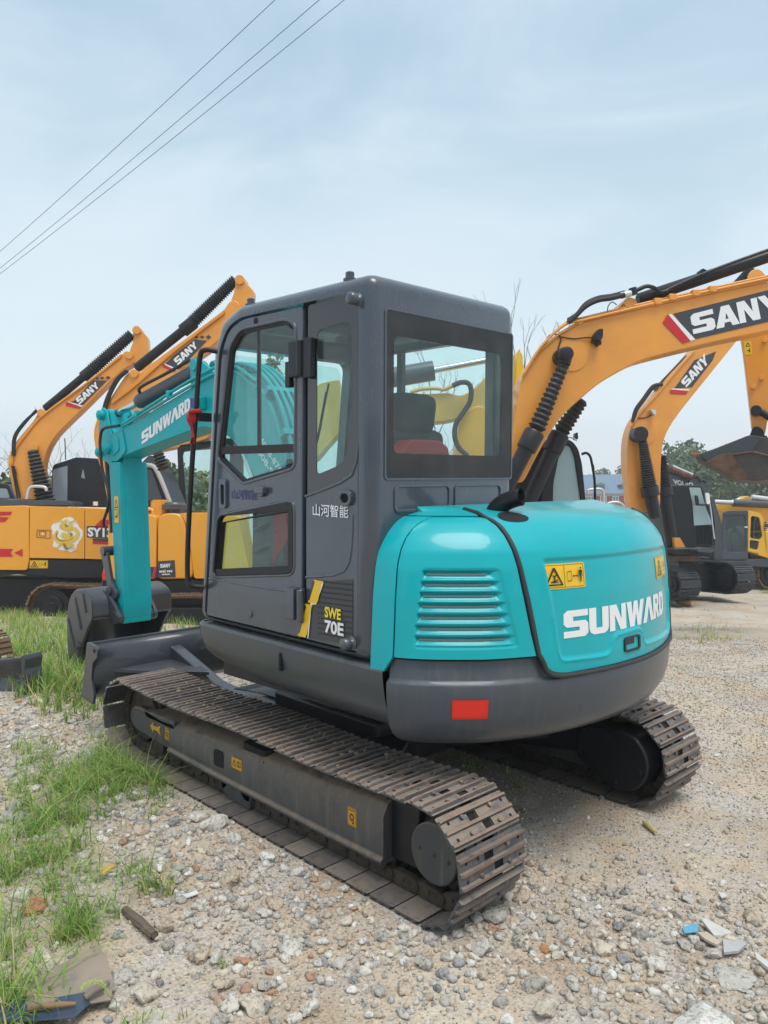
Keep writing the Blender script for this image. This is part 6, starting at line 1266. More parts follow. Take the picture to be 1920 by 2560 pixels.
# ------------------------------------------------------------------ ground
def vnoise(x, y, seed):
    """smooth value noise on a lattice, vectorised"""
    xi = np.floor(x).astype(np.int64); yi = np.floor(y).astype(np.int64); fx = x-xi; fy = y-yi; fx = fx*fx*(3-2*fx); fy = fy*fy*(3-2*fy)
    def h(a, b):
        n = (a*374761393+b*668265263+seed*982451653) & 0x7fffffff; n = (n ^ (n >> 13))*1274126177 & 0x7fffffff; return ((n ^ (n >> 16)) & 0xffff)/65535.0
    return (h(xi, yi)*(1-fx)+h(xi+1, yi)*fx)*(1-fy)+(h(xi, yi+1)*(1-fx)+h(xi+1, yi+1)*fx)*fy
def fbm(x, y, f, oct_, seed):
    o = 0; a = 1; s = 0
    for k in range(oct_): o = o+a*vnoise(x*f, y*f, seed+k); s += a; a *= .5; f *= 2.03
    return o/s
def relief(x, y):
    """height of the soil above the base profile"""
    d = (x-CX)*cos(YAW)+(y-CY)*sin(YAW); near = np.clip(1.6-d/14, .15, 1)
    z = (fbm(x, y, 1.1, 3, 1)-.5)*.10+(fbm(x, y, 6, 3, 5)-.5)*.030+(fbm(x, y, 30, 2, 9)-.5)*.010
    def box(x0, x1, y0, y1, w): return np.clip(np.minimum(np.minimum(x-x0, x1-x), np.minimum(y-y0, y1-y))/w+1, 0, 1)
    f = np.maximum(box(-1.35, 1.4, .55, 1.10, .25), box(-1.35, 1.4, -1.10, -.55, .25))
    z = z-.012; far = np.clip((d-7)/20, 0, 1)*.12*(fbm(x, y, .25, 3, 20)-.5)*2
    return z*(1-f)+.004*f+far
base_d = [0, 7, 9, 16, 20, 60, 400, 2000]; base_z = [0, 0, -.2, -1.15, -1.38, -3.75, -23.6, -117]
def gh(x, y):
    x = np.asarray(x, float); y = np.asarray(y, float); d = (x-CX)*cos(YAW)+(y-CY)*sin(YAW); return np.interp(d, base_d, base_z)+relief(x, y)
ds = np.concatenate([[-600, -200, -60, -20, -8, -3, -1, 0, .8, 1.4], np.geomspace(1.8, 12, 330), np.geomspace(12.2, 60, 90), np.geomspace(64, 1900, 24)])
ts = np.linspace(-1, 1, 380)
DD, TT = np.meshgrid(ds, ts, indexing='ij'); LL = TT*np.maximum(np.abs(DD), 5.0)*.95*(1+.6*np.abs(TT)**6)
X = CX+DD*cos(YAW)+LL*sin(YAW); Y = CY+DD*sin(YAW)-LL*cos(YAW); Zg = gh(X, Y)
nr, nc = X.shape; ii = np.arange(nr*nc).reshape(nr, nc); F4 = np.stack([ii[:-1, :-1], ii[1:, :-1], ii[1:, 1:], ii[:-1, 1:]], -1).reshape(-1, 4)
me = bpy.data.meshes.new('ground'); me.from_pydata(np.stack([X, Y, Zg], -1).reshape(-1, 3).tolist(), [], F4.tolist()); me.polygons.foreach_set('use_smooth', [True]*len(me.polygons))
gm = bpy.data.materials.new('soil and fine gravel'); gm.use_nodes = True; t = gm.node_tree; b = t.nodes['Principled BSDF']; b.inputs['Roughness'].default_value = .95; b.inputs['Specular IOR Level'].default_value = .2
tcn = N(t, 'ShaderNodeTexCoord')
def tn(sc, det, ro=.6):
    n = N(t, 'ShaderNodeTexNoise'); n.inputs['Scale'].default_value = sc; n.inputs['Detail'].default_value = det; n.inputs['Roughness'].default_value = ro; t.links.new(tcn.outputs['Object'], n.inputs['Vector']); return n
def tr_(src, stops):
    r = N(t, 'ShaderNodeValToRGB'); e = r.color_ramp.elements; e[0].position, e[0].color = stops[0][0], stops[0][1]+(1,); e[1].position, e[1].color = stops[-1][0], stops[-1][1]+(1,)
    for p_, c_ in stops[1:-1]: q = e.new(p_); q.color = c_+(1,)
    t.links.new(src, r.inputs[0]); return r
a1 = tr_(tn(1.3, 5).outputs['Fac'], [(.34, (.45, .345, .245)), (.5, (.56, .455, .34)), (.64, (.60, .52, .41))])
a2 = tr_(tn(70, 4, .7).outputs['Fac'], [(.34, (.50, .48, .46)), (.47, (.92, .90, .88)), (.55, (1, 1, 1)), (.68, (1.22, 1.2, 1.18))])
mu = N(t, 'ShaderNodeMix', data_type='RGBA', blend_type='MULTIPLY'); mu.inputs['Factor'].default_value = .85; t.links.new(a1.outputs[0], mu.inputs[6]); t.links.new(a2.outputs[0], mu.inputs[7])
vo = N(t, 'ShaderNodeTexVoronoi'); vo.inputs['Scale'].default_value = 95; t.links.new(tcn.outputs['Object'], vo.inputs['Vector'])
vc = tr_(vo.outputs['Color'], [(.2, (.30, .29, .28)), (.45, (.50, .46, .40)), (.7, (.62, .60, .56)), (.9, (.34, .35, .37))])
gf = tr_(tn(2.1, 5, .7).outputs['Fac'], [(.44, (0, 0, 0)), (.6, (1, 1, 1))])
m2 = N(t, 'ShaderNodeMix', data_type='RGBA'); gk = N(t, 'ShaderNodeMath', operation='MULTIPLY'); gk.inputs[1].default_value = .7; t.links.new(gf.outputs[0], gk.inputs[0]); t.links.new(gk.outputs[0], m2.inputs['Factor']); t.links.new(mu.outputs[2], m2.inputs[6]); t.links.new(vc.outputs[0], m2.inputs[7])
t.links.new(m2.outputs[2], b.inputs['Base Color'])
bn = N(t, 'ShaderNodeBump'); bn.inputs['Strength'].default_value = .55; bn.inputs['Distance'].default_value = .012; ad = N(t, 'ShaderNodeMath', operation='ADD'); t.links.new(tn(90, 6, .7).outputs['Fac'], ad.inputs[0]); t.links.new(vo.outputs['Distance'], ad.inputs[1]); t.links.new(ad.outputs[0], bn.inputs['Height']); t.links.new(bn.outputs[0], b.inputs['Normal'])
me.materials.append(gm); tag(link('ground', me), kind='structure')
# ------------------------------------------------------------------ stones
G = np.random.default_rng(21)
def attr_mat(name, rough=.9, bump=.8, sc=90, pit=True):
    m_ = bpy.data.materials.new(name); m_.use_nodes = True; t = m_.node_tree; b = t.nodes['Principled BSDF']; b.inputs['Roughness'].default_value = rough; b.inputs['Specular IOR Level'].default_value = .25
    a = N(t, 'ShaderNodeAttribute'); a.attribute_name = 'col'; a.attribute_type = 'GEOMETRY'
    tc_ = N(t, 'ShaderNodeTexCoord'); n = N(t, 'ShaderNodeTexNoise'); n.inputs['Scale'].default_value = sc*.6; n.inputs['Detail'].default_value = 6; n.inputs['Roughness'].default_value = .75; t.links.new(tc_.outputs['Object'], n.inputs['Vector'])
    r = N(t, 'ShaderNodeValToRGB'); r.color_ramp.elements[0].position = .38; r.color_ramp.elements[0].color = (.30, .28, .26, 1); r.color_ramp.elements[1].position = .50; r.color_ramp.elements[1].color = (1, 1, 1, 1)
    t.links.new(n.outputs['Fac'], r.inputs[0]); mu = N(t, 'ShaderNodeMix', data_type='RGBA', blend_type='MULTIPLY'); mu.inputs['Factor'].default_value = .8; t.links.new(a.outputs['Color'], mu.inputs[6]); t.links.new(r.outputs[0], mu.inputs[7]); t.links.new(mu.outputs[2], b.inputs['Base Color'])
    bn = N(t, 'ShaderNodeBump'); bn.inputs['Strength'].default_value = bump; bn.inputs['Distance'].default_value = .008; t.links.new(n.outputs['Fac'], bn.inputs['Height']); t.links.new(bn.outputs[0], b.inputs['Normal']); return m_
SM = attr_mat('stone')
def ico(sub):
    bm = bmesh.new(); bmesh.ops.create_icosphere(bm, subdivisions=sub, radius=1); V = np.array([v.co[:] for v in bm.verts]); F = np.array([[v.index for v in f.verts] for f in bm.faces]); bm.free(); return V/np.linalg.norm(V, axis=1)[:, None], F
def rock(sub, g, planes=9, flat=.72, rough=.16):
    V, F = ico(sub); n = g.normal(size=(planes, 3)); n /= np.linalg.norm(n, axis=1)[:, None]; h = g.uniform(.62, 1.0, planes)
    d = V @ n.T; r = np.min(np.where(d > .05, h/np.maximum(d, .05), 9), axis=1); r = np.minimum(r, 1.15)
    if sub > 2: r *= 1+rough*1.5*(fbm(V[:, 0]*3+V[:, 2]*2+20, V[:, 1]*3-V[:, 2]+20, 1.3, 4, int(g.integers(99)))-.5)*2
    return V*r[:, None]*np.array([1, g.uniform(.65, .95), flat*g.uniform(.75, 1.1)]), F
PAL = np.array([(.53, .50, .45), (.64, .60, .53), (.44, .41, .36), (.33, .325, .31), (.52, .43, .33), (.61, .54, .44), (.47, .30, .21), (.72, .69, .64), (.27, .27, .27)])
def scatter(name, P, size, colr, tmpl, mat_, label=None, sink=.25, extra=None):
    n = len(P); T = [tmpl[k] for k in range(len(tmpl))]; which = G.integers(0, len(T), n); Vs, Fs, Cs = [], [], []; base = 0
    for k, (V, F) in enumerate(T):
        m_ = np.where(which == k)[0]
        if len(m_) == 0: continue
        a = G.uniform(0, 2*pi, len(m_)); c, s = np.cos(a), np.sin(a); tl = G.normal(0, .3, (len(m_), 2))
        Rz = np.zeros((len(m_), 3, 3)); Rz[:, 0, 0] = c; Rz[:, 0, 1] = -s; Rz[:, 1, 0] = s; Rz[:, 1, 1] = c; Rz[:, 2, 2] = 1
        Rx = np.zeros((len(m_), 3, 3)); ct, st_ = np.cos(tl[:, 0]), np.sin(tl[:, 0]); Rx[:, 0, 0] = 1; Rx[:, 1, 1] = ct; Rx[:, 1, 2] = -st_; Rx[:, 2, 1] = st_; Rx[:, 2, 2] = ct
        W_ = np.einsum('nij,njk,vk->nvi', Rz, Rx, V)*size[m_][:, None, None]; W_ += P[m_][:, None, :]; W_[:, :, 2] += (size[m_]*(.5-sink))[:, None]
        Vs.append(W_.reshape(-1, 3)); Fs.append((F[None]+(np.arange(len(m_))*len(V))[:, None, None]+base).reshape(-1, F.shape[1])); base += len(m_)*len(V)
        Cs.append(np.repeat(colr[m_], len(V), 0))
    V = np.concatenate(Vs); F = np.concatenate(Fs); C_ = np.concatenate(Cs)
    me = bpy.data.meshes.new(name); me.vertices.add(len(V)); me.vertices.foreach_set('co', V.ravel().astype(np.float32)); me.loops.add(F.size); me.loops.foreach_set('vertex_index', F.ravel().astype(np.int32)); me.polygons.add(len(F)); me.polygons.foreach_set('loop_start', (np.arange(len(F))*F.shape[1]).astype(np.int32)); me.update(calc_edges=True)
    ca = me.color_attributes.new('col', 'FLOAT_COLOR', 'POINT'); ca.data.foreach_set('color', np.concatenate([C_, np.ones((len(C_), 1))], 1).ravel().astype(np.float32))
    me.materials.append(mat_); o = link(name, me); tag(o, label, kind='stuff'); return o
def wedge(n, d0, d1, pw=1.0, lat=.62):
    """random points on the ground in front of the camera position, denser near"""
    u = G.uniform(0, 1, n); d = (d0**pw+(d1**pw-d0**pw)*u)**(1/pw); l = G.uniform(-1, 1, n)*lat*np.maximum(d, 2); return np.stack([CX+d*cos(YAW)+l*sin(YAW), CY+d*sin(YAW)-l*cos(YAW)], 1)
def G2(u, v): p_ = ground_at(u, v); return np.array([p_.x, p_.y])
def gau(P, c, s): return np.exp(-((P-c)**2).sum(1)/(2*s*s))
CEN = {k: G2(*k) for k in ((250, 1880), (450, 2080), (120, 1800), (650, 2180), (330, 2200), (700, 2330), (1100, 2380), (1250, 2290), (1400, 2330), (1780, 2420), (1650, 2350), (1860, 2500), (900, 2320), (1500, 2350), (560, 2400), (60, 2000), (1600, 1900), (1750, 1800), (1000, 2350), (1560, 1720), (1850, 1660), (1300, 2100), (1560, 2250), (200, 1700))}
def field(P, items):
    return sum(a*gau(P, CEN[k], s) for k, s, a in items)
STONY = [((250, 1880), .55, .9), ((450, 2080), .4, 1.0), ((120, 1800), .7, .9), ((650, 2180), .3, .9), ((330, 2200), .35, .5), ((700, 2330), .35, .35), ((1100, 2380), .18, .9), ((1250, 2290), .22, 1.0), ((1400, 2330), .26, .6), ((1780, 2420), .28, 1.2), ((1650, 2350), .25, .9), ((1860, 2500), .2, 1.3), ((900, 2320), .28, .35), ((560, 2400), .3, .15), ((60, 2000), .5, .5), ((1000, 2350), .2, .8)]
def under(P): x, y = P[:, 0], P[:, 1]; return (x > -1.42) & (x < 1.45) & (np.abs(np.abs(y)-GA) < .215)
def z3(P): return np.column_stack([P, gh(P[:, 0], P[:, 1])])
def pal(n, w): w = np.array(w, float); w /= w.sum(); c = PAL[G.choice(len(PAL), n, p=w)]; return np.clip(c*G.uniform(.85, 1.12, (n, 1)), 0, .85)
T0 = [rock(1, G) for k in range(10)]; T1 = [rock(2, G) for k in range(12)]; T2 = [rock(3, G, 13) for k in range(10)]
# fine gravel
P = wedge(90000, 2.0, 11, 1.5); dn = .30+.9*fbm(P[:, 0], P[:, 1], 1.7, 4, 40)**2*1.3+.5*field(P, [((1600, 1900), 1.0, .6), ((1750, 1800), 1.0, .6), ((1560, 2250), .5, .6), ((1560, 1720), 1.0, .5)])+.5*field(P, STONY); P = P[G.uniform(0, 1.25, len(P)) < dn]; P = P[~under(P)]
scatter('fine_gravel', z3(P), .0022+.0055*G.beta(1.2, 4, len(P))+.0006*depth(P[:, 0], P[:, 1]), pal(len(P), [3, 2, 3, 2.4, 4, 3, .5, 1.4, 1.6]), T0, SM, sink=.1)
# pebbles
P = wedge(26000, 2.0, 11, 1.3); dn = .05+field(P, STONY)*1.0+.05*fbm(P[:, 0], P[:, 1], 2.5, 3, 44)+.10*field(P, [((1560, 2250), .5, 1.0)]); P = P[G.uniform(0, 1.0, len(P)) < dn]; P = P[~under(P)]
scatter('pebbles', z3(P), .007+.022*G.beta(1.2, 3.2, len(P)), pal(len(P), [4, 2.6, 3.4, .6, 3, 3.2, .25, .9, .25]), T1, SM, sink=.2)
P = wedge(5200, 2.2, 9, 1.2); dn = field(P, STONY)*fbm(P[:, 0], P[:, 1], 3, 2, 71)*1.6; P = P[G.uniform(0, 1.5, len(P)) < dn]; P = P[~under(P)]
scatter('rubble', z3(P), .014+.020*G.beta(1.3, 3, len(P)), pal(len(P), [4, 3.4, 3, .8, 2.4, 3, .4, 1.6, .3]), T2[:6], SM, sink=.25)
# far scattered rubble
P = wedge(5200, 10, 42, 1.2); P = P[G.uniform(0, 1, len(P)) < .25+.8*fbm(P[:, 0], P[:, 1], .5, 3, 61)]
scatter('rubble', z3(P), .012+.035*G.beta(1.1, 5, len(P)), pal(len(P), [4, 2, 3, 1, 3, 2.6, .8, 1.2, .5]), T0, SM, sink=.2)
# single stones
RK = []
def stone(x, y, r, colr, label, group, tm=None, flat=1, rz=None, sink=.2, name='stone'):
    V, F = tm or T2[int(G.integers(len(T2)))]; key = id(V)
    me = bpy.data.meshes.new(name); rr = G.uniform(0, 2*pi) if rz is None else rz
    me.from_pydata((V*r*np.array([1, 1, flat])).tolist(), [], F.tolist()); me.polygons.foreach_set('use_smooth', [True]*len(F)); me.set_sharp_from_angle(angle=radians(30)); me.materials.append(SM)
    ca = me.color_attributes.new('col', 'FLOAT_COLOR', 'POINT'); g2 = G.uniform(.9, 1.08, (len(V), 1)); c4 = np.concatenate([np.clip(np.array(colr)[None]*g2, 0, .9), np.ones((len(V), 1))], 1); ca.data.foreach_set('color', c4.ravel().astype(np.float32))
    o = link(name, me); o.location = (x, y, float(gh(x, y))+r*flat*(.5-sink)); o.rotation_euler = (G.normal(0, .2), G.normal(0, .2), rr); tag(o, label, 'stone', group); return o
BIG = [(538, 2053, 62, 1, 1, 'largest pale pitted stone beside the middle of the near track'), (89, 2262, 62, (.50, .24, .13), .9, 'orange-brown rounded stone among the grass at the left'), (410, 2308, 52, (.48, .40, .32), .9, 'round grey stone with an orange side beside the broken pipe'), (730, 2350, 66, 1, .6, 'pale flat-topped stone below the rear of the near track'), (670, 2139, 46, 7, 1, 'whitest lumpy stone close to the near track'), (588, 2092, 42, 1, .9, 'pale stone just below the largest stone by the track'), (372, 2452, 78, 5, .7, 'long cream slab-like stone at the lower left'), (605, 2380, 40, (.50, .29, .20), .9, 'reddish-pink stone in the lower middle left'), (550, 2158, 26, 3, 1, 'small blue-grey stone between the grass tuft and track'), (664, 2438, 50, 2, .8, 'grey angular stone with a reddish one against it'), (684, 2462, 30, (.50, .30, .20), .8, 'small reddish stone against a grey angular one'), (309, 2420, 56, 0, .8, 'grey stone above the long cream slab at lower left'), (555, 2436, 58, 4, .7, 'tan wedge-shaped stone in the lower left foreground'), (110, 2395, 120, 5, .35, 'broad thin pale slab beside the plastic sheet at lower left'), (495, 2350, 78, (.50, .40, .28), .35, 'flat sandy brick-like slab lying in the soil'), (357, 2050, 40, 3, .9, 'dark pitted stone left of the largest pale stone'), (497, 2035, 46, 1, .8, 'pale stone just left of the largest one by the track'), (1367, 2498, 92, 5, .75, 'big pale boulder in the bottom foreground right of centre'), (1332, 2449, 64, 2, .8, 'mottled grey stone behind the big bottom boulder'), (1767, 2545, 150, 7, .55, 'large white slab stone at the bottom right edge'), (1752, 2496, 72, 2, .6, 'grey flat stone behind the large white slab'), (1266, 2533, 40, 7, .9, 'small white upright stone at the bottom centre'), (1233, 2285, 58, 2, .9, 'grey stone pressed against the rear end of the near track'), (1303, 2236, 52, 4, .8, 'tan stone right of the near track end'), (1421, 2197, 34, 4, .8, 'tan stone on fine gravel right of the near track'), (1503, 2258, 36, 5, .7, 'cream stone alone on fine gravel right of the near track'), (1545, 2315, 44, 3, .8, 'grey-blue angular stone in the right foreground'), (1604, 2335, 44, 2, .9, 'speckled roundish stone in the right foreground'), (1364, 2367, 28, (.55, .27, .12), .9, 'small orange brick fragment in the right foreground'), (1394, 2386, 34, 5, .8, 'cream chipped stone beside the orange brick fragment'), (1288, 2389, 40, 4, .8, 'tan pitted stone left of the orange brick fragment'), (1840, 2412, 104, 0, .3, 'long grey slab lying on the rubble at the right edge'), (1560, 2345+40, 40, 3, .7, 'dull grey stone below the speckled roundish stone'), (1640, 2560-15, 36, 2, .9, 'dark grey small stone at the bottom edge beside the white slab'), (300, 1930+60, 36, 0, .8, 'grey stone half hidden at the grass edge'), (690, 2290-30, 44, 4, .7, 'pitted tan-grey stone in the middle of the left rubble'), (1060, 2400, 50, 2, .8, 'grey stone below the rear corner of the near track'), (960, 2330, 46, 1, .8, 'pale stone lying below the lowest shoes of the near track')]
for u, v, s, c, fl, lab in BIG:
    p_ = ground_at(u, v+s*.25); d = depth(p_.x, p_.y); r = s*d/FPX*.5*1.08
    stone(p_.x, p_.y, r, PAL[c] if isinstance(c, int) else c, lab, None, flat=fl*1.1)
P = wedge(1500, 2.5, 8.5, 1.2); dn = field(P, STONY); P = P[G.uniform(0, 1.6, len(P)) < dn]; P = P[~under(P)]
bigP = [G2(u, v) for u, v, *_ in BIG]; P = np.array([p_ for p_ in P if min(hypot(*(p_-q)) for q in bigP) > .07])[:262]
LMK = [(G2(u, v), s_) for u, v, s_ in ((538, 2053, 'near the largest pale stone'), (395, 2225, 'beside the lone grass tuft'), (350, 2320, 'beside the broken grey stick'), (372, 2452, 'near the long cream slab'), (495, 2350, 'by the flat sandy slab'), (605, 2382, 'near the reddish-pink stone'), (670, 2139, 'near the whitest lumpy stone'), (730, 2350, 'by the pale flat-topped stone'), (230, 1880, 'at the grass by the track front'), (60, 1850, 'on the pale rubble at the left edge'), (150, 2080, 'behind the grass at the left'), (89, 2262, 'near the orange-brown stone'), (110, 2395, 'by the plastic sheet'), (900, 2320, 'below the lowest near track shoes'), (1060, 2400, 'below the near track rear corner'), (1233, 2285, 'against the near track rear end'), (1364, 2367, 'near the orange brick fragment'), (1545, 2315, 'near the grey-blue angular stone'), (1367, 2498, 'by the big bottom boulder'), (1767, 2540, 'by the large white slab'), (1725, 2337, 'beside the blue scrap'), (1840, 2412, 'near the long grey slab'), (600, 2530, 'at the bottom edge left of centre'), (1000, 2530, 'at the bottom edge in the centre'), (780, 2220, 'beside the near track rear half'))]
for x, y in P:
    lat = (x-CX)*sin(YAW)-(y-CY)*cos(YAW); r = float(.018+.036*G.beta(1.3, 2.6)); c = int(G.choice(len(PAL), p=np.array([5, 3, 3.6, .5, 3, 3.4, .5, .9, .1])/20)); d = float(depth(x, y))
    side = 'left of the near track' if lat < 0 and y > 0 else 'in front of the near track end'; tone = {0: 'grey', 1: 'pale', 2: 'grey', 3: 'dark grey', 4: 'tan', 5: 'cream', 6: 'reddish', 7: 'white', 8: 'dark grey'}[c]
    if lat > .25*d: side = 'in the rubble at the lower right'
    side = min(LMK, key=lambda q: hypot(q[0][0]-x, q[0][1]-y))[1]
    stone(x, y, r, PAL[c], f"{'small' if r < .03 else 'medium' if r < .042 else 'larger'} {tone} stone lying loose {side}", f'loose {tone} stones {side}', tm=T1[int(G.integers(len(T1)))] if r < .028 else None)
# ------------------------------------------------------------------ debris
def flat_thing(name, px, th, m_, label, cat, lift=.01, curl=0, tilt=None):
    P = [ground_at(u, v) for u, v in px]; c = sum(P, Vector())/len(P); q = MB(); n = len(P)
    top = [Vector((p_.x, p_.y, float(gh(p_.x, p_.y))+lift+th+curl*((p_-c).length/.2)**2*(1 if i % 2 else .4))) for i, p_ in enumerate(P)]; bot = [v-Vector((0, 0, th)) for v in top]
    ct = c.copy(); ct.z = float(gh(c.x, c.y))+lift+th; cb = ct-Vector((0, 0, th))
    q.add(top+bot+[ct, cb], [(i, (i+1) % n, 2*n) for i in range(n)]+[((i+1) % n+n, i+n, 2*n+1) for i in range(n)]+[(i, i+n, (i+1) % n+n, (i+1) % n) for i in range(n)])
    return tag(q.build(name, m_, None, smooth=50), label, cat)
Z8L = Z(0, 1900, .4822); ZR = Z(1100, 1900, .4943)
ps = mat('grey-blue plastic sheet', (.10, .12, .16), .35, c2=(.30, .25, .19), nscale=5, namt=.9, bump=.1, dust=(.36, .28, .2), dustamt=.75, dscale=6)
flat_thing('plastic_sheet', Z8L([(110, 1215), (250, 1130), (390, 1060), (490, 1005), (550, 1060), (590, 1180), (575, 1260), (470, 1290), (330, 1300), (150, 1330)]), .004, ps, 'crumpled grey plastic sheet covered in mud at the lower left corner', 'plastic sheet', .03, .02)
flat_thing('plastic_sheet', Z8L([(0, 1290), (140, 1260), (300, 1250), (440, 1240), (470, 1290), (380, 1360), (100, 1380), (-60, 1400)]), .004, mat('dark blue plastic', (.03, .06, .10), .3, c2=(.1, .1, .12), nscale=9), 'dark blue plastic film lying under the grass at the bottom left', 'plastic sheet', .035, .03)
flat_thing('blue_scrap', ZR([(1225, 880), (1262, 868), (1300, 862), (1308, 895), (1270, 905), (1235, 915)]), .003, mat('bright blue paper', (.05, .38, .62), .5, c2=(.3, .35, .4), nscale=40, namt=.5), 'bright blue paper scrap on the rubble at the right', 'scrap', .02, .05)
tile = mat('chipped white tile', (.62, .60, .57), .5, c2=(.5, .46, .4), nscale=20)
flat_thing('broken_tile', ZR([(1320, 835), (1350, 828), (1475, 885), (1465, 910), (1385, 925)]), .010, tile, 'ribbed white tile fragment beside the blue scrap', 'tile', .02, .02)
flat_thing('broken_tile', ZR([(1430, 935), (1510, 918), (1550, 950), (1510, 985), (1435, 998)]), .010, mat('grey tile', (.46, .45, .44), .55, c2=(.4, .38, .35), nscale=20), 'plain grey square tile fragment at the right edge', 'tile', .02)
flat_thing('broken_tile', ZR([(1590, 1000), (1659, 1045), (1659, 1070), (1600, 1030)]), .012, tile, 'narrow white tile strip at the right edge', 'tile', .03)
flat_thing('broken_tile', ZR([(1395, 725), (1425, 725), (1428, 758), (1412, 756)]), .006, tile, 'small white triangular chip above the ribbed tile', 'tile', .012)
flat_thing('broken_tile', ZR([(1405, 675), (1440, 678), (1450, 690), (1425, 700)]), .006, tile, 'small white chip farthest up the right side', 'tile', .012)
flat_thing('wood_board', ZR([(1300, 910), (1350, 900), (1420, 950), (1400, 970), (1340, 950)]), .010, mat('pale board', (.5, .42, .32), .8), 'pale thin board fragment below the ribbed tile', 'board', .02)
flat_thing('paper_scrap', Z8L([(925, 715), (960, 705), (1020, 682), (1030, 698), (975, 728), (930, 738)]), .004, M['white'], 'white paper scrap in the middle of the lower left gravel', 'scrap', .012, .03)
flat_thing('paper_scrap', Z8L([(816, 560), (838, 562), (840, 600), (818, 598)]), .004, M['white'], 'small white square scrap behind the grass tuft', 'scrap', .015, .02)
flat_thing('dry_leaf', Z8L([(520, 650), (540, 610), (575, 588), (600, 600), (570, 625), (535, 660)]), .002, mat('yellow leaf', (.62, .40, .03), .6), 'yellow dry leaf beside the grass tuft', 'leaf', .035, .05)
a, b2_ = ground_at(312, 2288), ground_at(386, 2352); q = MB(); q.tube([a+Vector((0, 0, .02)), (a+b2_)/2+Vector((0, 0, .024)), b2_+Vector((0, 0, .02))], [.018, .021, .018], 8, caps=False); q.tube([a+Vector((0, 0, .02)), b2_+Vector((0, 0, .022))], [.012, .013], 8)
tag(q.build('broken_pipe', mat('muddy grey wood', (.12, .09, .07), .8, c2=(.2, .15, .11), nscale=30, bump=.6), None, smooth=40), 'muddy broken grey stick lying beside the round grey stone', 'stick')
for (u0, v0), (u1, v1), r, m_, nm, lab, ct in (((610, 2510), (672, 2470), .012, None, 'stick', '', ''), ((1609, 2062), (1640, 2092), .014, mat('dry corn cob', (.66, .52, .25), .8, c2=(.5, .38, .16), nscale=120, bump=.8, bscale=200), 'corn_cob', 'dry yellow corn cob on the dirt between the two tracks', 'corn cob'), ((1694, 1508), (1732, 1514), .09, mat('bare log', (.46, .30, .17), .8), 'log', 'bare wooden log lying by the tracks of the black cab', 'log'), ((212, 2522), (272, 2484), .014, mat('grey stick', (.2, .17, .13), .85), 'stick', 'thick grey stick across the plastic sheet at lower left', 'stick'), ((70, 2545), (190, 2532), .010, mat('brown stick', (.26, .16, .09), .85), 'stick', 'brown stick lying along the bottom left edge', 'stick')):
    if not ct: continue
    a, b2_ = ground_at(u0, v0), ground_at(u1, v1); h = Vector((0, 0, r+.004)); a.z = float(gh(a.x, a.y)); b2_.z = float(gh(b2_.x, b2_.y))
    if 'plastic sheet' in lab or 'bottom left' in lab: h = Vector((0, 0, r+.05))
    tag(MB().tube([a+h, a*.7+b2_*.3+h*1.1, a*.3+b2_*.7+h*1.05, b2_+h], [r*.7, r, r, r*.6], 10).build(nm, m_, None, smooth=60), lab, ct)
# ------------------------------------------------------------------ grass
def grass_mat(name):
    m_ = bpy.data.materials.new(name); m_.use_nodes = True; t = m_.node_tree; b = t.nodes['Principled BSDF']; b.inputs['Roughness'].default_value = .55; b.inputs['Specular IOR Level'].default_value = .3
    a = N(t, 'ShaderNodeAttribute'); a.attribute_name = 'col'; t.links.new(a.outputs['Color'], b.inputs['Base Color'])
    tl = N(t, 'ShaderNodeBsdfTranslucent'); t.links.new(a.outputs['Color'], tl.inputs[0]); mx_ = N(t, 'ShaderNodeMixShader'); mx_.inputs[0].default_value = .35; t.links.new(b.outputs[0], mx_.inputs[1]); t.links.new(tl.outputs[0], mx_.inputs[2]); t.links.new(mx_.outputs[0], t.nodes['Material Output'].inputs[0]); return m_
GM = grass_mat('grass blade')
GC = np.array([(.17, .31, .055), (.24, .38, .08), (.33, .45, .11), (.12, .23, .05), (.46, .48, .18), (.55, .46, .25)])
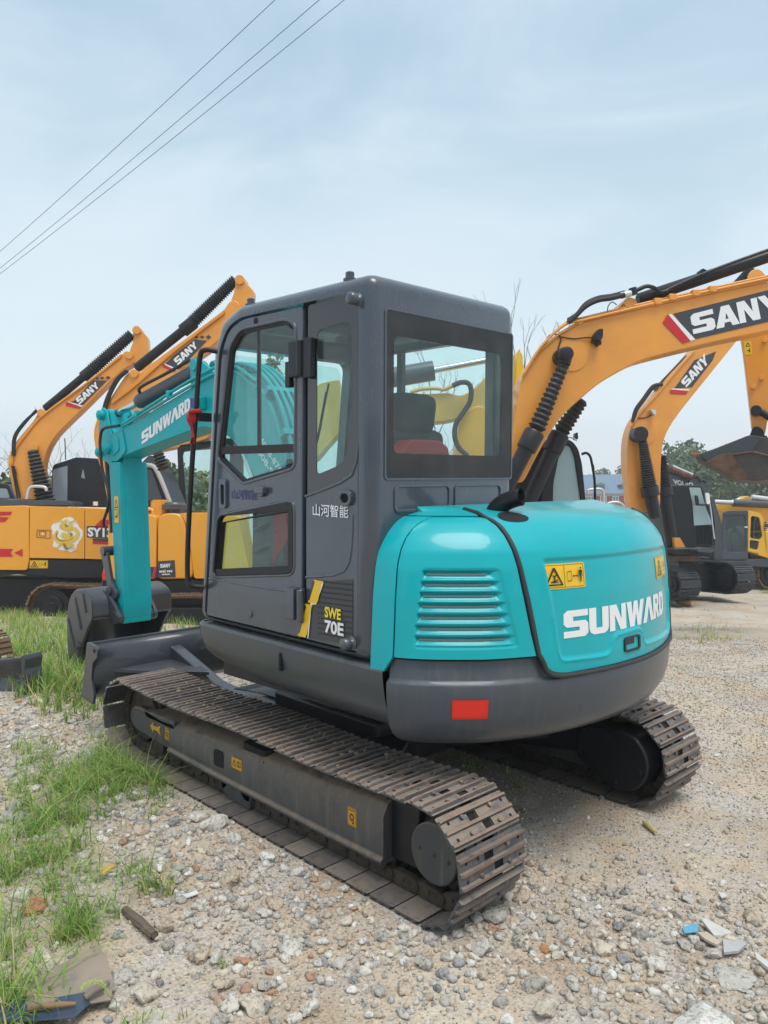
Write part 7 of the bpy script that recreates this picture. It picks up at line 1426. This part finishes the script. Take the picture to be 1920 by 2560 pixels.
def blades(name, P, H, Wd, lean, seg=4, colw=(3, 4, 3, 2, 1.2, .6), label=None, kind='stuff'):
    n = len(P); a = G.uniform(0, 2*pi, n); dx, dy = np.cos(a), np.sin(a); ln = np.abs(G.normal(lean, lean*.5, n)); b = a+pi/2+G.normal(0, .5, n); wx, wy = np.cos(b), np.sin(b)
    V = np.zeros((n, (seg+1)*2, 3)); c = GC[G.choice(len(GC), n, p=np.array(colw)/sum(colw))]*G.uniform(.8, 1.2, (n, 1)); C_ = np.zeros((n, (seg+1)*2, 3))
    for k in range(seg+1):
        t_ = k/seg; w = Wd*(1-t_**1.6)*.5+.0002; h = H*(t_-.35*ln*t_**3*.9); o = H*ln*t_**2
        cx, cy = P[:, 0]+dx*o, P[:, 1]+dy*o
        V[:, 2*k, 0] = cx-wx*w; V[:, 2*k, 1] = cy-wy*w; V[:, 2*k+1, 0] = cx+wx*w; V[:, 2*k+1, 1] = cy+wy*w; V[:, 2*k, 2] = V[:, 2*k+1, 2] = P[:, 2]+h-.01
        C_[:, 2*k] = C_[:, 2*k+1] = c*(1+.15*t_)
    F = np.array([[2*k, 2*k+1, 2*k+3, 2*k+2] for k in range(seg)]); F = (F[None]+(np.arange(n)*(seg+1)*2)[:, None, None]).reshape(-1, 4); V = V.reshape(-1, 3); C_ = C_.reshape(-1, 3)
    me = bpy.data.meshes.new(name); me.vertices.add(len(V)); me.vertices.foreach_set('co', V.ravel().astype(np.float32)); me.loops.add(F.size); me.loops.foreach_set('vertex_index', F.ravel().astype(np.int32)); me.polygons.add(len(F)); me.polygons.foreach_set('loop_start', (np.arange(len(F))*4).astype(np.int32)); me.update(calc_edges=True)
    ca = me.color_attributes.new('col', 'FLOAT_COLOR', 'POINT'); ca.data.foreach_set('color', np.concatenate([C_, np.ones((len(C_), 1))], 1).ravel().astype(np.float32)); me.materials.append(GM)
    return tag(link(name, me), label, kind=kind)
def clumps(spec):
    P = []
    for u, v, su, sv, n in spec:
        c = G2(u, v); k = max(1, n//14)
        for j in range(k):
            uu, vv = u+G.normal()*su, v+G.normal()*sv
            q = ground_at(float(uu), float(max(vv, 1480))); m_ = 14; P.append(np.array([q.x, q.y])+G.normal(0, .018 if q.z > -.3 else .06, (m_, 2)))
    P = np.concatenate(P); P = P[~under(P)]; return z3(P)
P = clumps([(330, 1905, 55, 38, 1500), (230, 1960, 60, 36, 1150), (120, 2010, 65, 45, 850), (40, 2080, 45, 50, 450), (400, 1960, 30, 25, 350), (50, 2200, 50, 40, 260), (180, 2200, 40, 50, 260), (195, 2330, 30, 30, 260), (20, 2420, 30, 60, 220), (100, 1890, 50, 30, 300)])
H = G.uniform(.04, .15, len(P))*np.where(G.uniform(0, 1, len(P)) < .10, 1.8, 1); H *= 1.15; blades('grass', P, H, .003+.0035*G.uniform(0, 1, len(P)), .95)
P = clumps([(150, 1720, 70, 30, 900), (120, 1660, 60, 35, 1100), (200, 1600, 60, 35, 900), (60, 1600, 60, 40, 1100), (330, 1720, 40, 30, 300), (160, 1570, 120, 25, 1400), (30, 1550, 40, 15, 900), (250, 1545, 60, 8, 300), (90, 1530, 60, 8, 500), (430, 1560, 60, 15, 220), (260, 1770, 80, 30, 260), (620, 1655, 20, 8, 120), (590, 1668, 30, 12, 120), (190, 1690, 20, 30, 400)])
blades('grass', P, G.uniform(.08, .26, len(P)), .007+.006*G.uniform(0, 1, len(P)), .5, colw=(3, 4, 3, 1, 2, 1.5))
P = clumps([(1745, 1590, 35, 10, 240), (1800, 1600, 30, 6, 60), (1912, 1445, 8, 6, 120)]); blades('dry_grass', P, G.uniform(.05, .22, len(P)), .006, .9, colw=(1, 1, 2, 1, 3, 4))
P = clumps([(1230, 1930, 40, 30, 60), (1180, 1900, 30, 20, 80), (660, 1690, 20, 10, 60)]); blades('sparse_grass', P, G.uniform(.03, .1, len(P)), .004, .6)
def tuft(name, u, v, n, h, label, spread=.03, lean=.6, w=.006):
    q = ground_at(u, v); P = np.array([[q.x, q.y]])+G.normal(0, spread, (n, 2)); o = blades(name, z3(P), G.uniform(h*.35, h, n), w*G.uniform(.6, 1.2, n), lean, 6); del o['kind']; return tag(o, label, 'grass tuft')
tuft('grass_tuft', 395, 2225, 60, .20, 'green grass tuft standing alone on the gravel in the lower left', .04, .9)
tuft('grass_tuft', 345, 2195, 34, .20, 'yellowish-green grass tuft beside the yellow leaf', .03, .8)
tuft('grass_tuft', 190, 2350, 40, .20, 'bushy weed tuft behind the plastic sheet', .04, .5)
tuft('grass_tuft', 15, 2540, 60, .26, 'tall coarse grass at the bottom left corner', .07, .7, .009)
tuft('grass_tuft', 330, 2550, 30, .10, 'short grass tuft at the bottom edge left of centre', .03, .8)
tuft('grass_tuft', 552, 2395, 12, .07, 'tiny grass tuft in the middle foreground', .015, .8)
tuft('grass_tuft', 455, 2535, 8, .06, 'single thin green blade at the bottom edge', .008, .3)
tuft('grass_tuft', 250, 1850, 40, .34, 'tall thin grass stems at the front end of the near track', .06, .35, .003)
tuft('grass_tuft', 60, 2480, 50, .30, 'long arching grass blades over the plastic sheet at the lower left', .07, 1.1, .006)
tuft('grass_tuft', 30, 2300, 70, .28, 'long thin grass at the left edge above the plastic sheet', .10, 1.0, .005)
tuft('grass_tuft', 120, 2150, 70, .26, 'long thin grass stems rising from the left grass patch', .16, .8, .004)
# foxtail
q0 = ground_at(290, 2545); st_ = [q0, q0+Vector((.0, 0, .06)), at(272, 2490, depth(q0.x, q0.y)-.02), at(255, 2458, depth(q0.x, q0.y)-.03), at(225, 2455, depth(q0.x, q0.y)-.03), at(205, 2472, depth(q0.x, q0.y)-.03)]
sp_ = spline(st_, 8); R_ = MB(); R_.tube(sp_[:30], .0012, 5); ft = R_.build('foxtail', M['stick'] if False else mat('foxtail stem', (.22, .30, .07), .7)); tag(ft, 'curved yellow-green foxtail seed head over the plastic sheet', 'foxtail')
bt = MB(); r5 = random.Random(2); hp = sp_[18:]
for i in range(420):
    p_ = hp[r5.randrange(len(hp))]; d = Vector((r5.gauss(0, 1), r5.gauss(0, 1), r5.gauss(0, 1))).normalized(); e = d.orthogonal().normalized()*.0006; bt.add([p_-e, p_+e, p_+d*.011], [(0, 1, 2)])
tag(bt.build('seed_bristles', mat('foxtail bristle', (.50, .60, .16), .7), ft, smooth=0, fix=False), kind='stuff')
